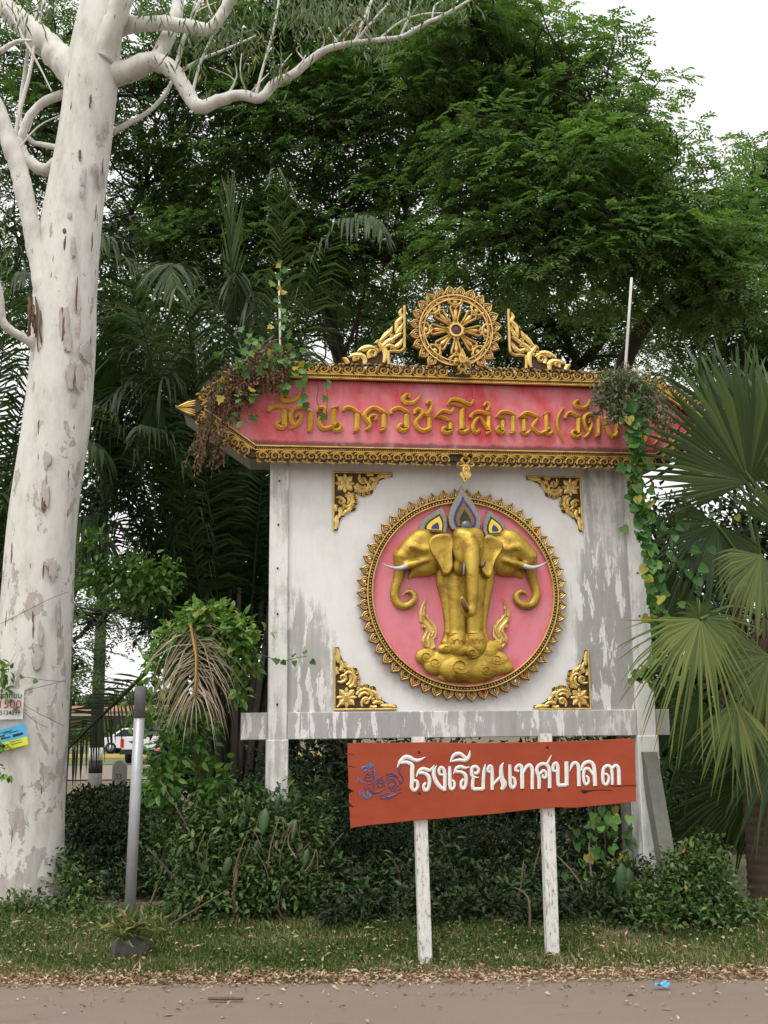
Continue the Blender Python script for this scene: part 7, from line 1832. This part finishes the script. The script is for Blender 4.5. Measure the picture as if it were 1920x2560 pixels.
# ------------------------------------------------------------------ posts, rods, litter, far things
def build_small():
    # galvanised pipe
    p0 = at(322, 2330, 7.9); p1 = at(352, 1716, 7.9)
    root = empty('pipe_post', Vector((p0.x, 7.9, gz(0, 7.9))), 0, 'leaning grey metal pipe post set in a mossy concrete block', 'post'); off = Vector(root.location)
    a, b = p0 - off, p1 - off; mid = a.lerp(b, .885)
    m = MB(); m.tube([a + (a - b) * .02, a.lerp(mid, .5), mid], .0385, 20); m.build('pipe', M['galv'], root)
    m = MB(); n = 20
    m.tube([mid - (b - a).normalized() * .03, b - (b - a) * .002, b], [.041, .041, .0405], n); up = m.build('sleeve', M['galv_dark'], root)
    m = MB(); c = b + Vector((0, 0, .0015)); m.tube([c, c + Vector((0, 0, -.0001))], [.033, .033], 16); m.build('bore', M['hole'], up)
    m = MB(); c = at(326, 2352, 7.9) - off
    rr = random.Random(3); vs = []
    for z, w in ((-.1, .125), (.06, .125), (.12, .118), (.135, .09)):
        for k in range(12):
            t = 2 * math.pi * k / 12; f = 1 / max(abs(math.cos(t)), abs(math.sin(t))) ** .7; vs.append((c.x + w * f * math.cos(t) * rr.uniform(.94, 1.06), w * f * math.sin(t) * rr.uniform(.94, 1.06), z))
    m.add(vs, [(j * 12 + k, j * 12 + (k + 1) % 12, (j + 1) * 12 + (k + 1) % 12, (j + 1) * 12 + k) for j in range(3) for k in range(12)] + [tuple(range(36, 48))], 0, False)
    m.build('concrete_block', M['concrete_dark'], root)
    rng = np.random.default_rng(12); n = 230
    tuft = empty('weed_tuft', at(325, 2322, 7.76), 0, 'tuft of half-dry grass growing on the pipe post block', 'weeds')
    P = rng.normal(size=(n, 3)) * np.array([.07, .05, .03]) + np.array([0, 0, .0]); D = rng.normal(size=(n, 3)) * .8; D[:, 2] = np.abs(D[:, 2]) * .5 + .1
    leaf_obj('blades', P, D, rnd_dirs(rng, n, .5), rng.uniform(.06, .14, n), rng.uniform(.010, .020, n), rng.random(n) * .6 + .4, M['grass'], tuft, curl=.5)
    # rods behind the header
    for (x0, y0), (x1, y1), w, lab in (((1562, 940), (1579, 694), .014, 'thin white rod rising behind the right half of the header'), ((702, 960), (698, 700), .011, 'thin pale vine-wrapped rod rising behind the ivy')):
        a = at(x0, y0, 9.6); b = at(x1, y1, 9.6); r = empty('rod', a, 0, lab, 'rod'); m = MB()
        m.tube([Vector((0, 0, -.6)), Vector((0, 0, 0)), (b - a) * .5, b - a], [w, w, w * .95, w * .9], 10); m.build('shaft', M['rod'], r)
        m = MB(); m.tube([b - a, (b - a) * 1.004], [w * 1.05, w * .4], 10); m.build('tip', M['rod'], r)
    # stick and blue scrap on the asphalt
    a = at(565, 2497, 6.9); s = (1.6 - .02) / (1.6 - a.z); a = CAM + (a - CAM) * s
    m = MB(); m.tube([a + Vector((-.105, .01, 0)), a + Vector((-.03, -.003, .002)), a + Vector((.05, .004, 0)), a + Vector((.10, -.004, 0))], [.009, .0105, .0095, .008], 8)
    tag(m.build('stick', M['bark_brown']), 'short brown stick lying on the asphalt', 'stick')
    g = at(1655, 2462, 7.0); s = (1.6 - .03) / (1.6 - g.z); g = CAM + (g - CAM) * s
    m = MB(); vs = []
    for j in range(4):
        for i in range(5): vs.append((g.x - .045 + .022 * i, g.y - .02 + .014 * j, .030 + .012 * math.sin(i * 1.7 + j) + .006 * (j % 2)))
    m.add(vs, [(j * 5 + i, j * 5 + i + 1, j * 5 + i + 6, j * 5 + i + 5) for j in range(3) for i in range(4)]); tag(m.build('plastic_scrap', M['blue_plastic']), 'crumpled blue plastic scrap among dry leaves', 'litter')
    # utility pole
    Y = 27.0; p = at(238, 1945, Y); t = at(252, 1560, Y)
    r = empty('utility_pole', Vector((p.x, Y, 0)), 0, 'dark utility pole with white band beyond the gap', 'pole'); off = Vector(r.location)
    h = t.z; lean = (t.x - p.x)
    def seg(z0, z1, mat, nm, f=1.0):
        m = MB(); m.tube([Vector((lean * z0 / h, 0, z0)), Vector((lean * z1 / h, 0, z1))], [.17 * f - .008 * z0, .17 * f - .008 * z1], 10); m.build(nm, M[mat], r)
    seg(-.2, .45, 'kmstone', 'foot'); seg(.45, .75, 'ink', 'band', 1.01); seg(.75, 1.05, 'fascia', 'band', 1.01); seg(1.05, h + 2.5, 'pole', 'shaft')
    # kilometre stone
    Y = 26.0; p = at(298, 1965, Y); r = empty('milestone', Vector((p.x, Y, 0)), R(4), 'grey rounded milestone marked 23 beside the far road', 'milestone')
    w = .155 * 1.0; hh = at(298, 1900, Y).z
    m = MB(); poly = [(-w, -.1), (w, -.1), (w, hh * .78)] + [(w * math.cos(a), hh * .78 + hh * .22 * math.sin(a)) for a in np.linspace(.2, math.pi - .2, 7)] + [(-w, hh * .78)]
    m.plate(poly, -.12, .12, 0, .02); m.build('stone', M['kmstone'], r)
    text_obj('23', .16, M['ink'], r, (-.0, -.124, hh * .52), align='CENTER', name='numeral')
    # long low building
    Y = 92.0; x0 = at(60, 1800, Y).x; x1 = at(700, 1800, Y).x; ze = at(240, 1789, Y).z
    r = empty('long_building', Vector(((x0 + x1) / 2, Y, 0)), 0, 'long cream building with orange roof edge beyond the far road', 'building'); W = (x1 - x0) / 2
    m = MB(); m.box(-W, W, 2.5, 9, -.3, ze - .05); m.build('wall', M['cream'], r)
    m = MB(); m.box(-W - .6, W + .6, -1.0, 10, ze - .02, ze + .22); m.build('fascia', M['fascia'], r)
    m = MB(); m.add([(-W - .7, -1.2, ze + .22), (W + .7, -1.2, ze + .22), (W + .7, 4.5, ze + .75), (-W - .7, 4.5, ze + .75), (-W - .7, 10.2, ze + .22), (W + .7, 10.2, ze + .22), (-W - .7, -1.2, ze + .34), (W + .7, -1.2, ze + .34), (W + .7, 4.5, ze + .88), (-W - .7, 4.5, ze + .88), (-W - .7, 10.2, ze + .34), (W + .7, 10.2, ze + .34)],
        [(6, 7, 8, 9), (9, 8, 11, 10), (0, 1, 7, 6), (3, 2, 1, 0), (4, 5, 2, 3), (5, 4, 10, 11), (0, 6, 9, 3), (3, 9, 10, 4), (1, 2, 8, 7), (2, 5, 11, 8)]); m.build('roof', M['orange_roof'], r)
    for i in range(9):
        x = -W + (i + .5) * 2 * W / 9; m = MB(); m.box(x - .16, x + .16, -.6, -.25, -.3, ze - .02); m.build('column', M['kmstone'], r)
        m = MB(); m.box(x + .6, x + 1.9, 2.44, 2.5, .9, 2.0); win = m.build('window', M['car_glass'], r)
        m = MB(); m.box(x + .5, x + 2.0, 2.38, 2.44, .82, .90); m.build('sill', M['fascia'], win)
    # vehicles
    wm = MB(); wm.tube([(-.11, 0, 0), (.11, 0, 0)], .32, 16); tyre = wm.mesh('tyre', M['rubber'])
    rm = MB(); rm.tube([(-.115, 0, 0), (.115, 0, 0)], .19, 12); rim = rm.mesh('rim', M['galv'])
    def profile(m, pts, w, bev, mi=0):
        n = len(pts); vs = []
        cz = sum(p[1] for p in pts) / n; cy = sum(p[0] for p in pts) / n
        for x, f in ((-w, .92), (-w + bev, 1.0), (w - bev, 1.0), (w, .92)):
            vs += [(x, cy + (y - cy) * f, cz + (z - cz) * f) for y, z in pts]
        fs = [tuple(range(n)), tuple(range(4 * n - 1, 3 * n - 1, -1))] + [(j * n + k, (j + 1) * n + k, (j + 1) * n + (k + 1) % n, j * n + (k + 1) % n) for j in range(3) for k in range(n)]
        m.add(vs, fs, mi)
    def wheels(r, ys, w):
        for y in ys:
            for x in (-w, w):
                o = link('wheel', tyre, r, (x, y, .32)); link('rim', rim, o)
    Y = 45.0; c = at(350, 1900, Y); r = empty('pickup_truck', Vector((c.x, Y, 0)), R(-6), 'white pickup truck seen from behind on the far road', 'truck')
    m = MB(); profile(m, [(0, .45), (0, 1.08), (1.75, 1.10), (4.9, 1.05), (5.0, .5)], .85, .06); m.build('body', M['car_white'], r)
    m = MB(); profile(m, [(1.75, 1.102), (1.95, 1.62), (2.5, 1.74), (3.3, 1.70), (4.0, 1.10)], .76, .10); cabin = m.build('cabin', M['pole'], r)
    m = MB(); m.add([(-.62, 1.79, 1.22), (.62, 1.79, 1.22), (.55, 1.92, 1.58), (-.55, 1.92, 1.58)], [(0, 1, 2, 3)]); m.build('rear_window', M['car_glass'], cabin)
    m = MB(); m.box(-.80, .80, -.20, -.01, .40, .60); m.build('bumper', M['rubber'], r)
    for x in (-.77, .77): m = MB(); m.box(x - .07, x + .07, -.03, .02, .68, 1.02); m.build('tail_lamp', M['jewel_red'], r)
    wheels(r, (.9, 4.0), .74)
    Y = 62.0; c = at(252, 1880, Y); r = empty('sedan_car', Vector((c.x + 2.1, Y, 0)), R(90), 'white sedan parked across the far road behind the truck', 'car')
    m = MB(); profile(m, [(-2.1, .3), (-2.15, .72), (-1.4, .86), (1.5, .92), (2.15, .80), (2.15, .3)], .83, .08); m.build('body', M['car_white'], r)
    m = MB(); profile(m, [(-1.0, .87), (-.35, 1.36), (.75, 1.40), (1.5, .92)], .70, .10); m.build('cabin', M['car_white'], r)
    for x in (-.702, .702):
        m = MB(); m.add([(x, -.8, .92), (x, -.3, 1.30), (x, .70, 1.33), (x, 1.25, .95)], [(0, 1, 2, 3)]); m.build('side_window', M['car_glass'], r)
    wheels(r, (-1.35, 1.35), .74)
    Y = 40.0; c = at(396, 1915, Y); r = empty('motorcycle', Vector((c.x, Y, 0)), R(5), 'motorcycle with glowing red tail lamp half hidden by vines', 'motorcycle')
    for y in (0, 1.2): o = link('wheel', tyre, r, (0, y, .30), None, (.45, .95, .95)); link('rim', rim, o)
    m = MB(); profile(m, [(-.25, .62), (-.2, .80), (.4, .82), (.7, .98), (1.0, .80), (.9, .45), (.3, .40)], .14, .04); m.build('body', M['emblem_light'], r)
    m = MB(); m.tube([(-.32, .95, 1.05), (0, 1.02, 1.0), (.32, .95, 1.05)], .018, 6); m.tube([(0, 1.0, 1.0), (0, 1.2, .30)], .03, 6); m.build('handlebar', M['pewter'], r)
    m = MB(); m.box(-.06, .06, -.30, -.24, .66, .74); m.build('tail_lamp', M['tail'], r)
build_small()
shrub('far_bush', 'green bush in front of the long building', 'bush', [(330, 1830, 26, 66, .8), (300, 1835, 20, 66), (270, 1838, 18, 68), (360, 1836, 26, 67), (220, 1832, 22, 70, .8), (180, 1840, 20, 70)], 1500, .30, .18, M['shrub_leaf'], 71, stems=0)
shrub('far_tree', 'rounded trees standing behind the long building', 'tree', [(170, 1770, 34, 110), (230, 1765, 30, 112), (290, 1768, 34, 110), (350, 1760, 36, 112), (410, 1765, 36, 110), (110, 1772, 30, 112)], 5000, .55, .32, M['shrub_leaf'], 72, stems=4, stem_mat='bark_dark')
shrub('leafy_bush', 'dark grass and weeds before the milestone', 'bush', [(230, 2000, 60, 14, .5), (300, 1995, 60, 14, .5), (160, 2020, 60, 13, .5), (370, 2000, 60, 14, .5)], 3500, .08, .035, M['dark_leaf'], 73, stems=0)
